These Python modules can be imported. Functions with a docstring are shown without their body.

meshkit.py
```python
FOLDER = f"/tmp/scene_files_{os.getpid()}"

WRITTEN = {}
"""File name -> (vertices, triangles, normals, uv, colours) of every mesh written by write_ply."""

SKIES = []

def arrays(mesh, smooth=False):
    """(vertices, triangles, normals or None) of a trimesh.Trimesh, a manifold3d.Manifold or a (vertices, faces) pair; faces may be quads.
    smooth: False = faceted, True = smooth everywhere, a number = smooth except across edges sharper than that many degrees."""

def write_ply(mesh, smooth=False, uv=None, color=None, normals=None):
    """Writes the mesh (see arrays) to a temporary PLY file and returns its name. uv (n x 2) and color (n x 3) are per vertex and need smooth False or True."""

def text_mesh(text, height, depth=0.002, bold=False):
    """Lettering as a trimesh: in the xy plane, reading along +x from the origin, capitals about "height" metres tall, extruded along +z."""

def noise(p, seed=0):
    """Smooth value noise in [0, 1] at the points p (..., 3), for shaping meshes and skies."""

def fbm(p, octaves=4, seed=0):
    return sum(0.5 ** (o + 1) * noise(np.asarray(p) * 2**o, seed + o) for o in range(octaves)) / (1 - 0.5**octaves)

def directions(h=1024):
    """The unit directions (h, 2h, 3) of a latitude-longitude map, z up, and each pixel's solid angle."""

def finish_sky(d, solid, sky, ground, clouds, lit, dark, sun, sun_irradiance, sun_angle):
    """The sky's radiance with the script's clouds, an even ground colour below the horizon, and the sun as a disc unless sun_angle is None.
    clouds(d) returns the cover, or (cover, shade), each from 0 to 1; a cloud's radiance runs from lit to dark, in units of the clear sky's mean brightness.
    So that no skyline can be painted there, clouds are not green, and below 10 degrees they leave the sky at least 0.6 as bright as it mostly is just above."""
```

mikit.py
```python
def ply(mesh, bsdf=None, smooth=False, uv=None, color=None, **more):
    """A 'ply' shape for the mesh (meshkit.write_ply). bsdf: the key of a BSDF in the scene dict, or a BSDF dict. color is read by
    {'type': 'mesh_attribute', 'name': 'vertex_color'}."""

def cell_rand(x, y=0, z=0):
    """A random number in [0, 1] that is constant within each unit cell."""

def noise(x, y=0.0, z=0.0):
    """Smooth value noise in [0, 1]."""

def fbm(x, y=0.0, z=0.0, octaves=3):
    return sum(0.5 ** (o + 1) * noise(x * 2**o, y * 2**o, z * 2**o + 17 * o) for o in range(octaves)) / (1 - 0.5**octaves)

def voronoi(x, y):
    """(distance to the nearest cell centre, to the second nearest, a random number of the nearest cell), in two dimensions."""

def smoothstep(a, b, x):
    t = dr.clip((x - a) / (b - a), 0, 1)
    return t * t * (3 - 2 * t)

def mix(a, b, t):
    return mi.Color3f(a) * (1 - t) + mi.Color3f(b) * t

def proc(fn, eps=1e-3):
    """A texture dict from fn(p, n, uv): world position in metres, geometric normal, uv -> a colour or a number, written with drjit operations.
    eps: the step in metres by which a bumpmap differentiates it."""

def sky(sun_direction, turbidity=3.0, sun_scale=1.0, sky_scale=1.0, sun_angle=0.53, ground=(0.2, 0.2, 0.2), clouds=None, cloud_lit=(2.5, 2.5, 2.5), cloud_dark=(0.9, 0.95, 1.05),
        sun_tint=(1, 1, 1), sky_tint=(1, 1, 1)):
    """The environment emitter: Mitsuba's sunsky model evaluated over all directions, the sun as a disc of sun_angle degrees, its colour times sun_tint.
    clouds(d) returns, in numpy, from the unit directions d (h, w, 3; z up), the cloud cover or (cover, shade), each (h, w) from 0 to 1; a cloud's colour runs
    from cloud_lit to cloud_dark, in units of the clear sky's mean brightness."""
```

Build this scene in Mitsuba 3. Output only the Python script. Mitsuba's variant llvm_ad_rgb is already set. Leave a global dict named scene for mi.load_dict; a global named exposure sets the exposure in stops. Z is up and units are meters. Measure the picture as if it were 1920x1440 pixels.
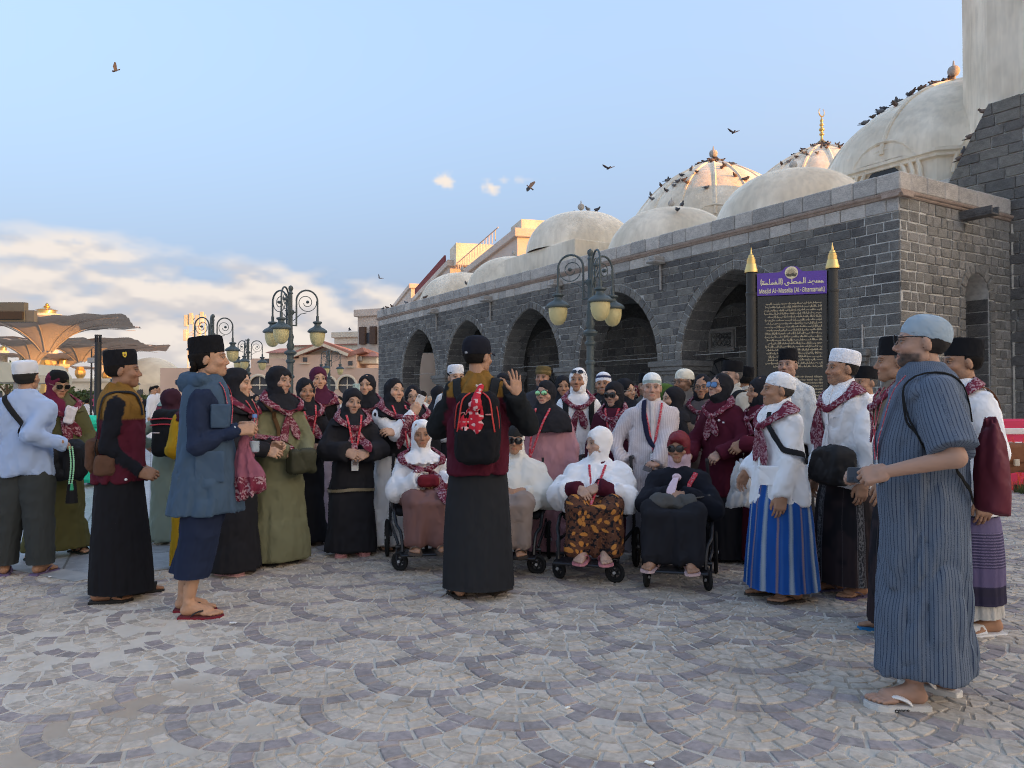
import math, random, numpy as np, trimesh, shapely, drjit as dr, mitsuba as mi, mikit, meshkit
from shapely.geometry import Polygon, LineString, Point, box as sbox
from shapely.ops import unary_union
from scipy.interpolate import PchipInterpolator
from mikit import proc, noise, fbm, voronoi, cell_rand, smoothstep, mix
T = mi.ScalarTransform4f
rng = np.random.default_rng(7)
PI = math.pi
scene, labels = {}, {}

# ------------------------------------------------------------------ camera, sky, sun, exposure
CAM = np.array([0, 0, 1.3]); F = 1440.0; HY = 750.0
PITCH = math.atan(30 / F)
scene['camera'] = {'type': 'perspective', 'fov': 2 * math.degrees(math.atan(960 / F)), 'fov_axis': 'x', 'near_clip': 0.05, 'far_clip': 3000.0,
    'to_world': T().look_at(origin=CAM.tolist(), target=[0, math.cos(PITCH), 1.3 + math.sin(PITCH)], up=[0, 0, 1])}
SUN = np.array([0.86, -0.51, 0.114])
def sky_clouds(d):
    az = np.degrees(np.arctan2(d[..., 0], d[..., 1])); el = np.degrees(np.arcsin(d[..., 2]))
    q = np.stack([d[..., 0] * 9, d[..., 1] * 9, d[..., 2] * 19], -1)
    n = meshkit.fbm(q + 3.3, 5, 3); n2 = meshkit.fbm(q * 2.1 + 9, 5, 8); n3 = meshkit.fbm(q * 2.1 + 9 + np.array([.22, -.1, .55]), 5, 8)
    lim = 11.6 - 0.075 * (az + 34) + 4.5 * (n - 0.5)          # ragged top of the low bank of cloud
    bank = np.clip((lim - el) / 1.6, 0, 1) * np.clip((n2 - 0.26) * 3.2 + np.clip((9 - el) / 7, 0, 1), 0, 1)
    bank *= np.clip((70 - np.abs(az + 30)) / 45, 0, 1)
    thin = 0.05 * np.clip((meshkit.fbm(np.stack([d[..., 0] * 3, d[..., 1] * 3, d[..., 2] * 16], -1), 4, 21) - 0.5) * 4, 0, 1) * np.clip((40 - el) / 30, 0, 1)
    puff = 0; nf_ = meshkit.fbm(d * 95 + 4, 4, 31)
    for (px, py, w, h, k) in ((830, 335, .75, .75, 1.0), (920, 353, .65, .45, 1.0), (985, 335, 2.6, .25, .45), (842, 322, .4, .3, .5)):
        a0 = math.degrees(math.atan((px - 960) / F)); e0 = math.degrees(math.atan((HY - py) / F * math.cos(math.radians(a0))))
        r = ((az - a0) / w) ** 2 + ((el - e0) / h) ** 2
        puff = np.maximum(puff, k * np.clip((1.0 - r + 4.5 * (nf_ - .5)) * .7, 0, 1) * np.clip(2.2 - r, 0, 1))
    haze = 0.78 * np.exp(-np.clip(el, 0, 90) / 4.5)
    cover = np.clip(np.maximum(np.maximum(bank * .92, puff), np.maximum(thin, haze)), 0, 1)
    shade = np.clip(0.62 - (n2 - n3) * 4.2 - (n2 - .45) * 1.2 - (el - 6) * .05, 0, 1) * (bank > 0.03)
    return cover, np.where(puff > .05, 0.0, np.where(haze >= bank, 0.35, shade))
scene['sky'] = mikit.sky(SUN.tolist(), turbidity=10.0, sun_scale=11.0, sky_scale=1.0, ground=(.2, .19, .18), clouds=sky_clouds,
    cloud_lit=(1.20, 1.07, .95), cloud_dark=(.88, .82, .80), sky_tint=(.66, .845, 1.22), sun_tint=(1.0, .97, .60))
exposure = 4.45

# ------------------------------------------------------------------ naming
used = {}
def numbered(name):
    n = used.get(name, 0); used[name] = n + 1
    return name if n == 0 else f'{name}_{n:03d}'
def thing(name, label, cat, group=None, kind=None):
    k = numbered(name); labels[k] = {}
    if label: labels[k]['label'] = label
    if cat: labels[k]['category'] = cat
    if group: labels[k]['group'] = group
    if kind: labels[k]['kind'] = kind
    return k
def part(holder, name, shape, label=None, kind=None):
    k = numbered(holder + '__' + name); scene[k] = shape
    if label or kind: labels[k] = {**({'label': label} if label else {}), **({'kind': kind} if kind else {})}
    return k
def single(name, shape, label, cat, group=None, kind=None):
    k = thing(name, label, cat, group, kind); scene[k] = shape; return k

# ------------------------------------------------------------------ mesh helpers: a mesh is (vertices, triangles)
def cat(ms):
    vs, fs, n = [], [], 0
    for v, f in ms:
        vs.append(np.asarray(v, float)); fs.append(np.asarray(f, int) + n); n += len(v)
    return np.vstack(vs), np.vstack(fs)
def tm(m): return np.array(m.vertices), np.array(m.faces)
def xf(m, M):
    v = m[0] @ np.asarray(M)[:3, :3].T + np.asarray(M)[:3, 3]
    f = m[1] if np.linalg.det(np.asarray(M)[:3, :3]) > 0 else m[1][:, ::-1]
    return v, f
def mat(R=None, t=(0, 0, 0)):
    M = np.eye(4)
    if R is not None: M[:3, :3] = R
    M[:3, 3] = t
    return M
def rz(a): c, s = math.cos(a), math.sin(a); return np.array([[c, -s, 0], [s, c, 0], [0, 0, 1.]])
def rx(a): c, s = math.cos(a), math.sin(a); return np.array([[1, 0, 0], [0, c, -s], [0, s, c]])
def ry(a): c, s = math.cos(a), math.sin(a); return np.array([[c, 0, s], [0, 1, 0], [-s, 0, c]])
def at(m, x=0, y=0, z=0, R=None): return xf(m, mat(R, (x, y, z)))
def bbox(x0, x1, y0, y1, z0, z1, ch=0.0):
    if ch <= 0:
        return tm(trimesh.creation.box(bounds=[[x0, y0, z0], [x1, y1, z1]]))
    pts = []
    for sx in (0, 1):
        for sy in (0, 1):
            for sz in (0, 1):
                c = np.array([(x0, x1)[sx], (y0, y1)[sy], (z0, z1)[sz]], float); s = np.array([1 - 2 * sx, 1 - 2 * sy, 1 - 2 * sz])
                for k in range(3):
                    o = np.full(3, ch); o[k] = 0; pts.append(c + o * s)
    return tm(trimesh.convex.convex_hull(np.array(pts)))
def lathe(prof, n=32, a0=0, flute=None):
    p = np.asarray(prof, float); th = np.linspace(0, 2 * PI, n, endpoint=False) + a0
    r = p[:, :1] * np.ones(n)
    if flute is not None: r = r * flute(th)[None]
    v = np.stack([r * np.cos(th), r * np.sin(th), np.repeat(p[:, 1:2], n, 1)], -1).reshape(-1, 3)
    return v, gridf(len(p), n, True)
def gridf(m, n, wrap):
    i, j = np.meshgrid(np.arange(m - 1), np.arange(n if wrap else n - 1), indexing='ij'); jj = (j + 1) % n
    a, b, c, d = i * n + j, i * n + jj, (i + 1) * n + jj, (i + 1) * n + j
    return np.vstack([np.stack([a, b, c], -1).reshape(-1, 3), np.stack([a, c, d], -1).reshape(-1, 3)])
def tube(pts, r, n=8, cap=True, flat=1.0):
    p = np.asarray(pts, float); r = np.broadcast_to(r, len(p)); t = np.gradient(p, axis=0); t /= np.linalg.norm(t, axis=1, keepdims=True) + 1e-12
    up = np.array([0, 0, 1.]) if abs(t[0][2]) < .9 else np.array([1., 0, 0]); a = np.cross(t[0], up); a /= np.linalg.norm(a); A = []
    for k in range(len(p)):
        a = a - t[k] * (a @ t[k]); a /= np.linalg.norm(a) + 1e-12; A.append(a)
    A = np.array(A); B = np.cross(t, A); th = np.arange(n) * 2 * PI / n
    v = (p[:, None] + r[:, None, None] * (np.cos(th)[None, :, None] * A[:, None] + flat * np.sin(th)[None, :, None] * B[:, None])).reshape(-1, 3)
    f = gridf(len(p), n, True)
    if cap:
        v = np.vstack([v, p[:1], p[-1:]]); m = len(v); e = np.arange(n); l = (len(p) - 1) * n
        f = np.vstack([f, np.stack([(e + 1) % n, e, e * 0 + m - 2], 1), np.stack([l + e, l + (e + 1) % n, e * 0 + m - 1], 1)])
    return v, f
def extrude(poly, d):
    ms = [tm(trimesh.creation.extrude_polygon(g, d, engine='earcut')) for g in getattr(poly, 'geoms', [poly]) if g.area > 1e-9]
    return cat(ms)
def ball(r, c=(0, 0, 0), s=(1, 1, 1), sub=2):
    v, f = tm(trimesh.creation.icosphere(sub, r)); return v * np.asarray(s) + np.asarray(c), f
def bez(pts, n=12):
    p = np.asarray(pts, float); t = np.linspace(0, 1, n)[:, None]
    while len(p.shape) == 2 and len(p) > 1 and True:
        q = [np.repeat(x[None], n, 0) for x in p]; break
    while len(q) > 1: q = [a * (1 - t) + b * t for a, b in zip(q[:-1], q[1:])]
    return q[0]
def spline(pts, n=24):
    p = np.asarray(pts, float); t = np.concatenate([[0], np.cumsum(np.linalg.norm(np.diff(p, axis=0), axis=1))])
    return PchipInterpolator(t, p)(np.linspace(0, t[-1], n))
def world(px, py, Z): return np.array([(px - 960) / F * Z, Z, 1.3 + (HY - py) / F * Z])

# ------------------------------------------------------------------ materials
def rgb(*c): return {'type': 'rgb', 'value': list(map(float, c))}
def princ(col, rough=.8, spec=.3, **k):
    return {'type': 'twosided', 'bsdf': {'type': 'principled', 'base_color': col if isinstance(col, dict) else rgb(*col), 'roughness': rough, 'specular': spec, **k}}
def bumped(b, fn, scale, eps=2e-3):
    return {'type': 'twosided', 'bsdf': {'type': 'bumpmap', 'arbitrary': proc(fn, eps), 'scale': float(scale), 'bsdf': b['bsdf']}}
def pn(c1, c2, fx, oct=4):
    return proc(lambda p, n, uv: mix(c1, c2, smoothstep(.25, .75, fbm(p.x * fx, p.y * fx, p.z * fx, oct))))
VC = {'type': 'mesh_attribute', 'name': 'vertex_color'}
B = scene
def stone_mat(c1, c2, rough=.85, bs=.006):
    def fn(p, n, uv):
        a = fbm(p.x * 9, p.y * 9, p.z * 9, 4); b = fbm(p.x * 55 + 3, p.y * 55, p.z * 55, 3); c = noise(p.x * .7, p.y * .7, p.z * .9)
        m = mix(c1, c2, smoothstep(.25, .75, a * .6 + b * .4))
        return m * ((.62 + .5 * b + .3 * (c - .3)) if bs > .004 else (.72 + .30 * b + .22 * (c - .3)))
    return bumped(princ(proc(fn), rough, .25), lambda p, n, uv: fbm(p.x * 45, p.y * 45, p.z * 45, 3), bs)
for i, (a, b) in enumerate((((0.112, 0.106, 0.100), (0.178, 0.168, 0.154)), ((0.139, 0.131, 0.121), (0.218, 0.204, 0.185)), ((0.090, 0.085, 0.082), (0.152, 0.143, 0.134)), ((0.165, 0.153, 0.136), (0.251, 0.233, 0.203)))):
    B[f'basalt_{i}'] = stone_mat(a, b)
for i, (a, b) in enumerate((((0.185, 0.172, 0.151), (0.272, 0.255, 0.227)), ((0.150, 0.142, 0.127), (0.233, 0.220, 0.200)), ((0.209, 0.195, 0.173), (0.306, 0.285, 0.259)))):
    B[f'tan_basalt_{i}'] = stone_mat(a, b)
B['mortar'] = princ(pn((.50, .46, .38), (.64, .59, .50), 14), .95, .1)
B['mortar_dark'] = princ(pn((.42, .405, .37), (.56, .54, .49), 14), .95, .1)
for i, (a, b) in enumerate((((0.384, 0.353, 0.319), (0.538, 0.496, 0.443)), ((0.320, 0.298, 0.271), (0.461, 0.428, 0.389)), ((0.461, 0.422, 0.372), (0.602, 0.546, 0.484)))):
    B[f'granite_{i}'] = stone_mat(a, b)
B['red_mould'] = stone_mat((.34, .255, .205), (.46, .36, .295))
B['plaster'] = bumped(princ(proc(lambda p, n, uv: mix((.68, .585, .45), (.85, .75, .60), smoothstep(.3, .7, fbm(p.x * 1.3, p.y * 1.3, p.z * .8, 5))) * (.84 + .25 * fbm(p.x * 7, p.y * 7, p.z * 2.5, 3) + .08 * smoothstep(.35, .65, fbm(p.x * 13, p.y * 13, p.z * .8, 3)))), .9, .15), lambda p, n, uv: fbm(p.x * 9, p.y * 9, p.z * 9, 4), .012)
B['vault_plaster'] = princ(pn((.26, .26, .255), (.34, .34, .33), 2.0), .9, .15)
B['gold'] = princ((.75, .52, .20), .32, .5, metallic=.9)
B['gold_paint'] = princ((.62, .43, .17), .45, .5, metallic=.55)
B['lamp_metal'] = bumped(princ(proc(lambda p, n, uv: mix((.055, .075, .080), (.085, .105, .105), fbm(p.x * 30, p.y * 30, p.z * 30, 3))), .48, .5), lambda p, n, uv: fbm(p.x * 90, p.y * 90, p.z * 90, 2), .0015)
B['lamp_glass'] = princ(proc(lambda p, n, uv: mix((.56, .47, .22), (.64, .55, .28), noise(p.x * 8, p.y * 8, p.z * 8))), .28, .5)
B['black_metal'] = princ((.018, .019, .021), .42, .5)
B['sign_black'] = princ(proc(lambda p, n, uv: mix((.034, .032, .028), (.048, .044, .038), fbm(p.x * 5, p.y * 5, p.z * 5, 3))), .5, .4)
B['sign_purple'] = princ((.135, .065, .36), .45, .4)
B['cream_paint'] = princ((.80, .70, .46), .5, .3)
B['gold_text'] = princ((.42, .34, .21), .45, .5)
B['vc_matte'] = princ(VC, .85, .2)
B['vc_gloss'] = princ(VC, .35, .5)
B['glass_dark'] = princ((.03, .035, .04), .1, .6)
def solid(mesh, col, bsdf='vc_matte', smooth=False):
    v = np.asarray(mesh[0])
    c = np.broadcast_to(np.asarray(col, float), v.shape)
    if smooth not in (False, True) and np.asarray(col).ndim > 1: smooth = True
    if smooth not in (False, True):
        m = trimesh.graph.smooth_shade(trimesh.Trimesh(mesh[0], mesh[1], process=False), angle=np.radians(smooth), facet_minarea=None)
        mesh = (np.array(m.vertices), np.array(m.faces)); c = np.broadcast_to(np.asarray(col, float), mesh[0].shape); return mikit.ply(mesh, bsdf, smooth=True, color=np.array(c))
    return mikit.ply(mesh, bsdf, smooth=smooth, color=np.array(c))

# pieces of a surface: a polygon (x, z) becomes a slightly pillowed block standing proud of y = 0
def block(poly, proud=.02, bev=.012, back=-.03, skirt=True):
    c = np.array(poly.exterior.coords)[:-1]
    if len(c) > 12: c = np.array(poly.simplify(.012).exterior.coords)[:-1]
    if Polygon(c).exterior.is_ccw: c = c[::-1]
    n = len(c); ce = c.mean(0); d = c - ce; L = np.linalg.norm(d, axis=1, keepdims=True)
    ins = ce + d * np.maximum(1 - bev * 1.4 / np.maximum(L, 1e-6), .3)
    pr = proud * (1 + (rng.random(n) - .5) * (.4 if skirt else .15))
    v = np.vstack([np.c_[c[:, 0], np.full(n, back), c[:, 1]], np.c_[c[:, 0], np.full(n, proud * .35 if skirt else back), c[:, 1]], np.c_[ins[:, 0], pr, ins[:, 1]], [[ce[0], pr.mean() * 1.02, ce[1]]]])
    i = np.arange(n); j = (i + 1) % n; f = []
    for k in ((0, n) if skirt else (n,)):
        f += [np.stack([i + k, j + k, j + k + n], 1), np.stack([i + k, j + k + n, i + k + n], 1)]
    f.append(np.stack([i + 2 * n, j + 2 * n, i * 0 + 3 * n], 1))
    return v, np.vstack(f)[:, ::-1]
def biggest(g):
    gs = [x for x in getattr(g, 'geoms', [g]) if x.geom_type == 'Polygon']
    return max(gs, key=lambda x: x.area) if gs else Polygon()
def courses(x0, x1, z0, z1, ch, lo, hi, joint=.012, cut=None, area=None, wob=.006, seed=1):
    R = np.random.default_rng(seed); out = []; z = z0
    while z < z1 - .05:
        h = ch * (1 + (R.random() - .5) * .22)
        if z1 - z - h < ch * .5: h = z1 - z
        x = x0 - R.random() * lo
        while x < x1 - .03:
            w = lo + (hi - lo) * R.random()
            if x1 - x - w < lo * .5: w = x1 - x
            a, b = max(x, x0) + joint / 2, min(x + w, x1) - joint / 2
            if b - a > .05:
                j = (R.random((4, 2)) - .5) * wob * 2
                p = Polygon(np.array([[a, z + joint / 2], [b, z + joint / 2], [b, z + h - joint / 2], [a, z + h - joint / 2]]) + j)
                if cut is not None: p = p.difference(cut)
                if area is not None: p = p.intersection(area)
                p = biggest(p)
                if p.area > .006: out.append(p)
            x += w
        z += h
    return out
def lay(holder, name, polys, M, mats, proud=.02, bev=.012, limit=300, cam=CAM, weights=None, back=-.03):
    """Blocks under holder: the ones that show largest as parts, the rest as one part of kind stuff."""
    blocks = []
    for p in polys:
        m = xf(block(p, proud * (.7 + .6 * rng.random()), bev, back), M); c = m[0].mean(0)
        blocks.append((p.area / max(np.sum((c - cam) ** 2), .1), m, int(rng.choice(len(mats), p=weights))))
    blocks.sort(key=lambda b: -b[0])
    for s, m, k in blocks[:limit]: part(holder, name, mikit.ply(m, mats[k]))
    rest = blocks[limit:]
    for k in range(len(mats)):
        ms = [m for s, m, kk in rest if kk == k]
        if ms: scene[f'{holder}__{name}_field' + ('' if k == 0 else f'__{k:03d}')] = mikit.ply(cat(ms), mats[k])
    if rest: labels[f'{holder}__{name}_field'] = {'kind': 'stuff'}
# ------------------------------------------------------------------ the ground
for i, (a, b) in enumerate((((0.399, 0.343, 0.280), (0.545, 0.474, 0.392)), ((0.432, 0.369, 0.296), (0.584, 0.504, 0.415)), ((0.366, 0.318, 0.263), (0.504, 0.442, 0.368)))):
    B[f'paver_light_{i}'] = stone_mat(a, b, .75, .0025)
for i, (a, b) in enumerate((((0.273, 0.229, 0.217), (0.382, 0.325, 0.306)), ((0.301, 0.254, 0.232), (0.411, 0.351, 0.322)), ((0.242, 0.209, 0.194), (0.345, 0.300, 0.277)))):
    B[f'paver_dark_{i}'] = stone_mat(a, b, .7, .0025)
def joint_col(p, n, uv):
    a = fbm(p.x * 1.1, p.y * 1.1, 0, 4); b = fbm(p.x * 30, p.y * 30, 0, 3); dirt = smoothstep(.52, .7, fbm(p.x * .9 + 7, p.y * .9, 3, 4))
    return mix(mix((.46, .415, .35), (.58, .525, .45), a * .6 + b * .4), (.33, .25, .18), dirt * .7)
B['joint_sand'] = bumped(princ(proc(joint_col), .95, .1), lambda p, n, uv: fbm(p.x * 40, p.y * 40, 0, 3), .008)
def slab_col(p, n, uv):
    u = p.x * .905 + p.y * .425; v = -p.x * .425 + p.y * .905
    u2 = u / .6; v2 = v / 1.2 + .5 * dr.floor(u2) * .66
    e = dr.minimum(dr.minimum(u2 - dr.floor(u2), 1 - u2 + dr.floor(u2)) * .6, dr.minimum(v2 - dr.floor(v2), 1 - v2 + dr.floor(v2)) * 1.2)
    c = mix((.25, .25, .255), (.36, .36, .365), cell_rand(u2, v2) * .6 + .4 * fbm(p.x * 3, p.y * 3, 0, 4)) * (.8 + .4 * fbm(p.x * 22, p.y * 22, 0, 3))
    return mix((.14, .135, .13), c, smoothstep(.004, .014, e))
B['slab'] = princ(proc(slab_col), .42, .4)
B['concrete_strip'] = bumped(princ(pn((.27, .265, .255), (.37, .36, .345), 6), .85, .2), lambda p, n, uv: fbm(p.x * 30, p.y * 30, 0, 3), .004)

plaza = thing('plaza', None, None, None, 'structure')
g = 900.0
scene[plaza] = mikit.ply((np.array([[-g, -60, 0], [g, -60, 0], [g, g, 0], [-g, g, 0.]]), np.array([[0, 1, 2], [0, 2, 3]])), 'joint_sand')
# far granite slabs on the left and beyond
slab_poly = Polygon([(-60, 6.3), (-3.75, 6.03), (-3.03, 5.62), (-2.62, 6.0), (-2.15, 7.0), (-2.2, 9.0), (-3.0, 16), (-14, 40), (-80, 40)])
part(plaza, 'slab_paving', mikit.ply(at(extrude(slab_poly, .006), 0, 0, 0), 'slab'))
sp = LineString([(-60, 6.22), (-3.75, 5.96), (-3.06, 5.58)]).buffer(.10, cap_style=2).union(LineString([(-3.06, 5.58), (-2.62, 5.97)]).buffer(.035, cap_style=2))
part(plaza, 'concrete_strip', mikit.ply(at(extrude(sp, .010), 0, 0, 0), 'concrete_strip'))
# the fan paving: centres on the measured lattice; farther fans lie over nearer ones, right over left
LA, LB = np.array([.522, .090]), np.array([.137, .437]); C0 = np.array([.02, 3.43]); RF = .395
fans = []
for j in range(-5, 26):
    for i in range(-26, 30):
        c = C0 + i * LA + j * LB; j2 = j
        if c[1] < 1.75 or c[1] > 12.5: continue
        lim = .70 * c[1] + .5
        if abs(c[0]) > lim: continue
        if c[1] > 7.7 and c[0] < 3.3: continue
        fans.append((j, i, c))
cmap = {(j, i): c for j, i, c in fans}
def centre(j, i): return C0 + i * LA + j * LB
light, dark = [], []
notslab = unary_union([slab_poly, sp])
for j, i, c in fans:
    Rr = np.random.default_rng((j + 50) * 1000 + i + 500)
    over = [Point(*centre(jj, ii)).buffer(RF + .004, 32) for jj in (j, j + 1, j + 2) for ii in range(i - 3, i + 4)
            if ((jj > j) or (jj == j and ii > i)) and np.linalg.norm(centre(jj, ii) - c) < 2 * RF]
    over = unary_union(over)
    worn = meshkit.fbm(np.array([[c[0] * .9 + 7, c[1] * .9, 3.]]), 4)[0]
    damage = np.clip((-c[0] - .9) / 1.2, 0, 1) * np.clip((5.6 - c[1]) / 1.0, 0, 1)
    rings = [(RF - .082, RF, .105, True), (RF - .158, RF - .088, .10, False), (RF - .232, RF - .164, .095, False), (RF - .305, RF - .238, .085, False), (.012, RF - .311, .07, False)]
    for r0, r1, pitch, isd in rings:
        m = max(4, int(round(2 * PI * (r0 + r1) / 2 / pitch))); a0 = Rr.random() * 6.28
        for k in range(m):
            t0, t1 = a0 + k * 2 * PI / m, a0 + (k + 1) * 2 * PI / m; tm_ = (t0 + t1) / 2
            if math.sin(tm_) > .72: continue
            gp = .0055 / ((r0 + r1) / 2); ts = np.linspace(t0 + gp, t1 - gp, 3); jit = (Rr.random(6) - .5) * .007
            ring = [(c[0] + (r1 + jit[q]) * math.cos(t), c[1] + (r1 + jit[q]) * math.sin(t)) for q, t in enumerate(ts)] + [(c[0] + (r0 + jit[3 + q]) * math.cos(t), c[1] + (r0 + jit[3 + q]) * math.sin(t)) for q, t in enumerate(ts[::-1])]
            p = Polygon(ring)
            if not p.is_valid: continue
            p = biggest(p.difference(over).difference(notslab))
            if p.area < .0009: continue
            if damage > 0 and Rr.random() < damage * .30: continue      # lifted stones, filled with sand
            (dark if isd else light).append((p, Rr))
MG = np.eye(4); MG[:3, :3] = np.array([[1, 0, 0], [0, 0, 1], [0, 1, 0.]])   # (x, proud, z) -> (x, y=z, z=proud)
def pave(lst, name, mats):
    bl = []
    for p, Rr in lst:
        cc = np.array(p.centroid.coords[0]); dam = np.clip((-cc[0] - .6) / 1.5, 0, 1) * np.clip((5.8 - cc[1]), 0, 1)
        v, f = block(p, .006 * (.6 + .8 * Rr.random()) * (1 - .6 * dam), .0045, -.003, False)
        tilt = (Rr.random(2) - .5) * .03; v[:, 1] += (v[:, 0] - cc[0]) * tilt[0] + (v[:, 2] - cc[1]) * tilt[1]
        bl.append((p.area / (cc[0] ** 2 + cc[1] ** 2 + 1.7), xf((v, f), MG), int(Rr.integers(3))))
    bl.sort(key=lambda b: -b[0])
    for s, m, k in bl[:300]: part(plaza, name, mikit.ply(m, f'{mats}_{k}'))
    for k in range(3):
        ms = [m for s, m, kk in bl[300:] if kk == k]
        if ms: scene[f'{plaza}__{name}_field' + ('' if k == 0 else f'__{k:03d}')] = mikit.ply(cat(ms), f'{mats}_{k}')
    labels[f'{plaza}__{name}_field'] = {'kind': 'stuff'}
pave(light, 'paving_stone', 'paver_light'); pave(dark, 'border_stone', 'paver_dark')
# litter
for k, (px, py, w, col) in enumerate(((440, 1168, .02, (.75, .75, .72)), (98, 1082, .012, (.8, .78, .74)), (1215, 1428, .016, (.8, .78, .7)), (1063, 1326, .012, (.8, .78, .7)), (1200, 1205, .012, (.7, .68, .6)))):
    Z = 1.3 * F / (py - HY); x = (px - 960) / F * Z
    single('paper_scrap', solid(at(bbox(-w, w, -w * .5, w * .5, 0, .004), x, Z, .008, rz(k * 1.3)), col), 'small pale scrap of litter lying on the fan-patterned paving', 'litter', 'scraps of litter on the paving')
single('dry_leaf', solid(at(ball(.03, s=(1, .35, .12)), *(np.array([(97 - 960) / F, 1, 0]) * 1.3 * F / (1050 - HY)), R=rz(.3)) if False else at(ball(.035, s=(1, .3, .15)), (97 - 960) / F * 6.2, 6.2, .012), (.30, .12, .08)), 'small reddish brown scrap lying on the slabs by green sandals', 'litter')

# ------------------------------------------------------------------ the mosque
D2 = np.array([-.518, .855]); D2 /= np.linalg.norm(D2); N2 = np.array([-D2[1], D2[0]]); E2 = -N2
CC = np.array([7.15, 14.1])
def frame(t=0, n=0, z=0, ang=0):       # local x along the arcade (leftwards), y outwards from it
    M = np.eye(4); M[:2, 0], M[:2, 1] = D2, N2; M[:2, 3] = CC + t * D2 + n * N2; M[2, 3] = z
    return M @ mat(rz(ang))
FM = frame()
SM = np.eye(4); SM[:2, 0], SM[:2, 1] = E2, -D2; SM[:2, 3] = CC; SM[:3, :3] = np.c_[SM[:3, 0], SM[:3, 1], [0, 0, 1]]   # side wall: x along depth, y outwards (mirrored)
mosque = thing('mosque', 'dark stone mosque with an arcade of pointed arches and pale domes', 'mosque')
TOP, ZS, ZA, HA = 5.06, 2.27, 4.30, 1.72
AC = [4.02, 8.30, 12.72, 17.1, 21.45]
AR = ((ZA - ZS) ** 2 + HA ** 2) / (2 * HA)
def arch_poly(tc, ex=0.0, z0=-1.0):
    r = AR + ex; pts = []
    am = math.acos((AR - HA) / r)
    for k in range(17): a = am * k / 16; pts.append((tc - (AR - HA) + r * math.cos(a), ZS + r * math.sin(a)))
    L = [(2 * tc - x, z) for x, z in pts[::-1]]
    return Polygon([(tc + HA + ex, z0)] + pts + L[1:] + [(tc - HA - ex, z0)])
holes = unary_union([arch_poly(t) for t in AC]); rings = unary_union([arch_poly(t, .22) for t in AC])
def up(poly, y0, y1):                  # polygon in (x, z) extruded from y0 to y1
    v, f = extrude(poly, y1 - y0); return np.c_[v[:, 0], y0 + v[:, 2], v[:, 1]], f[:, ::-1]
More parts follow.
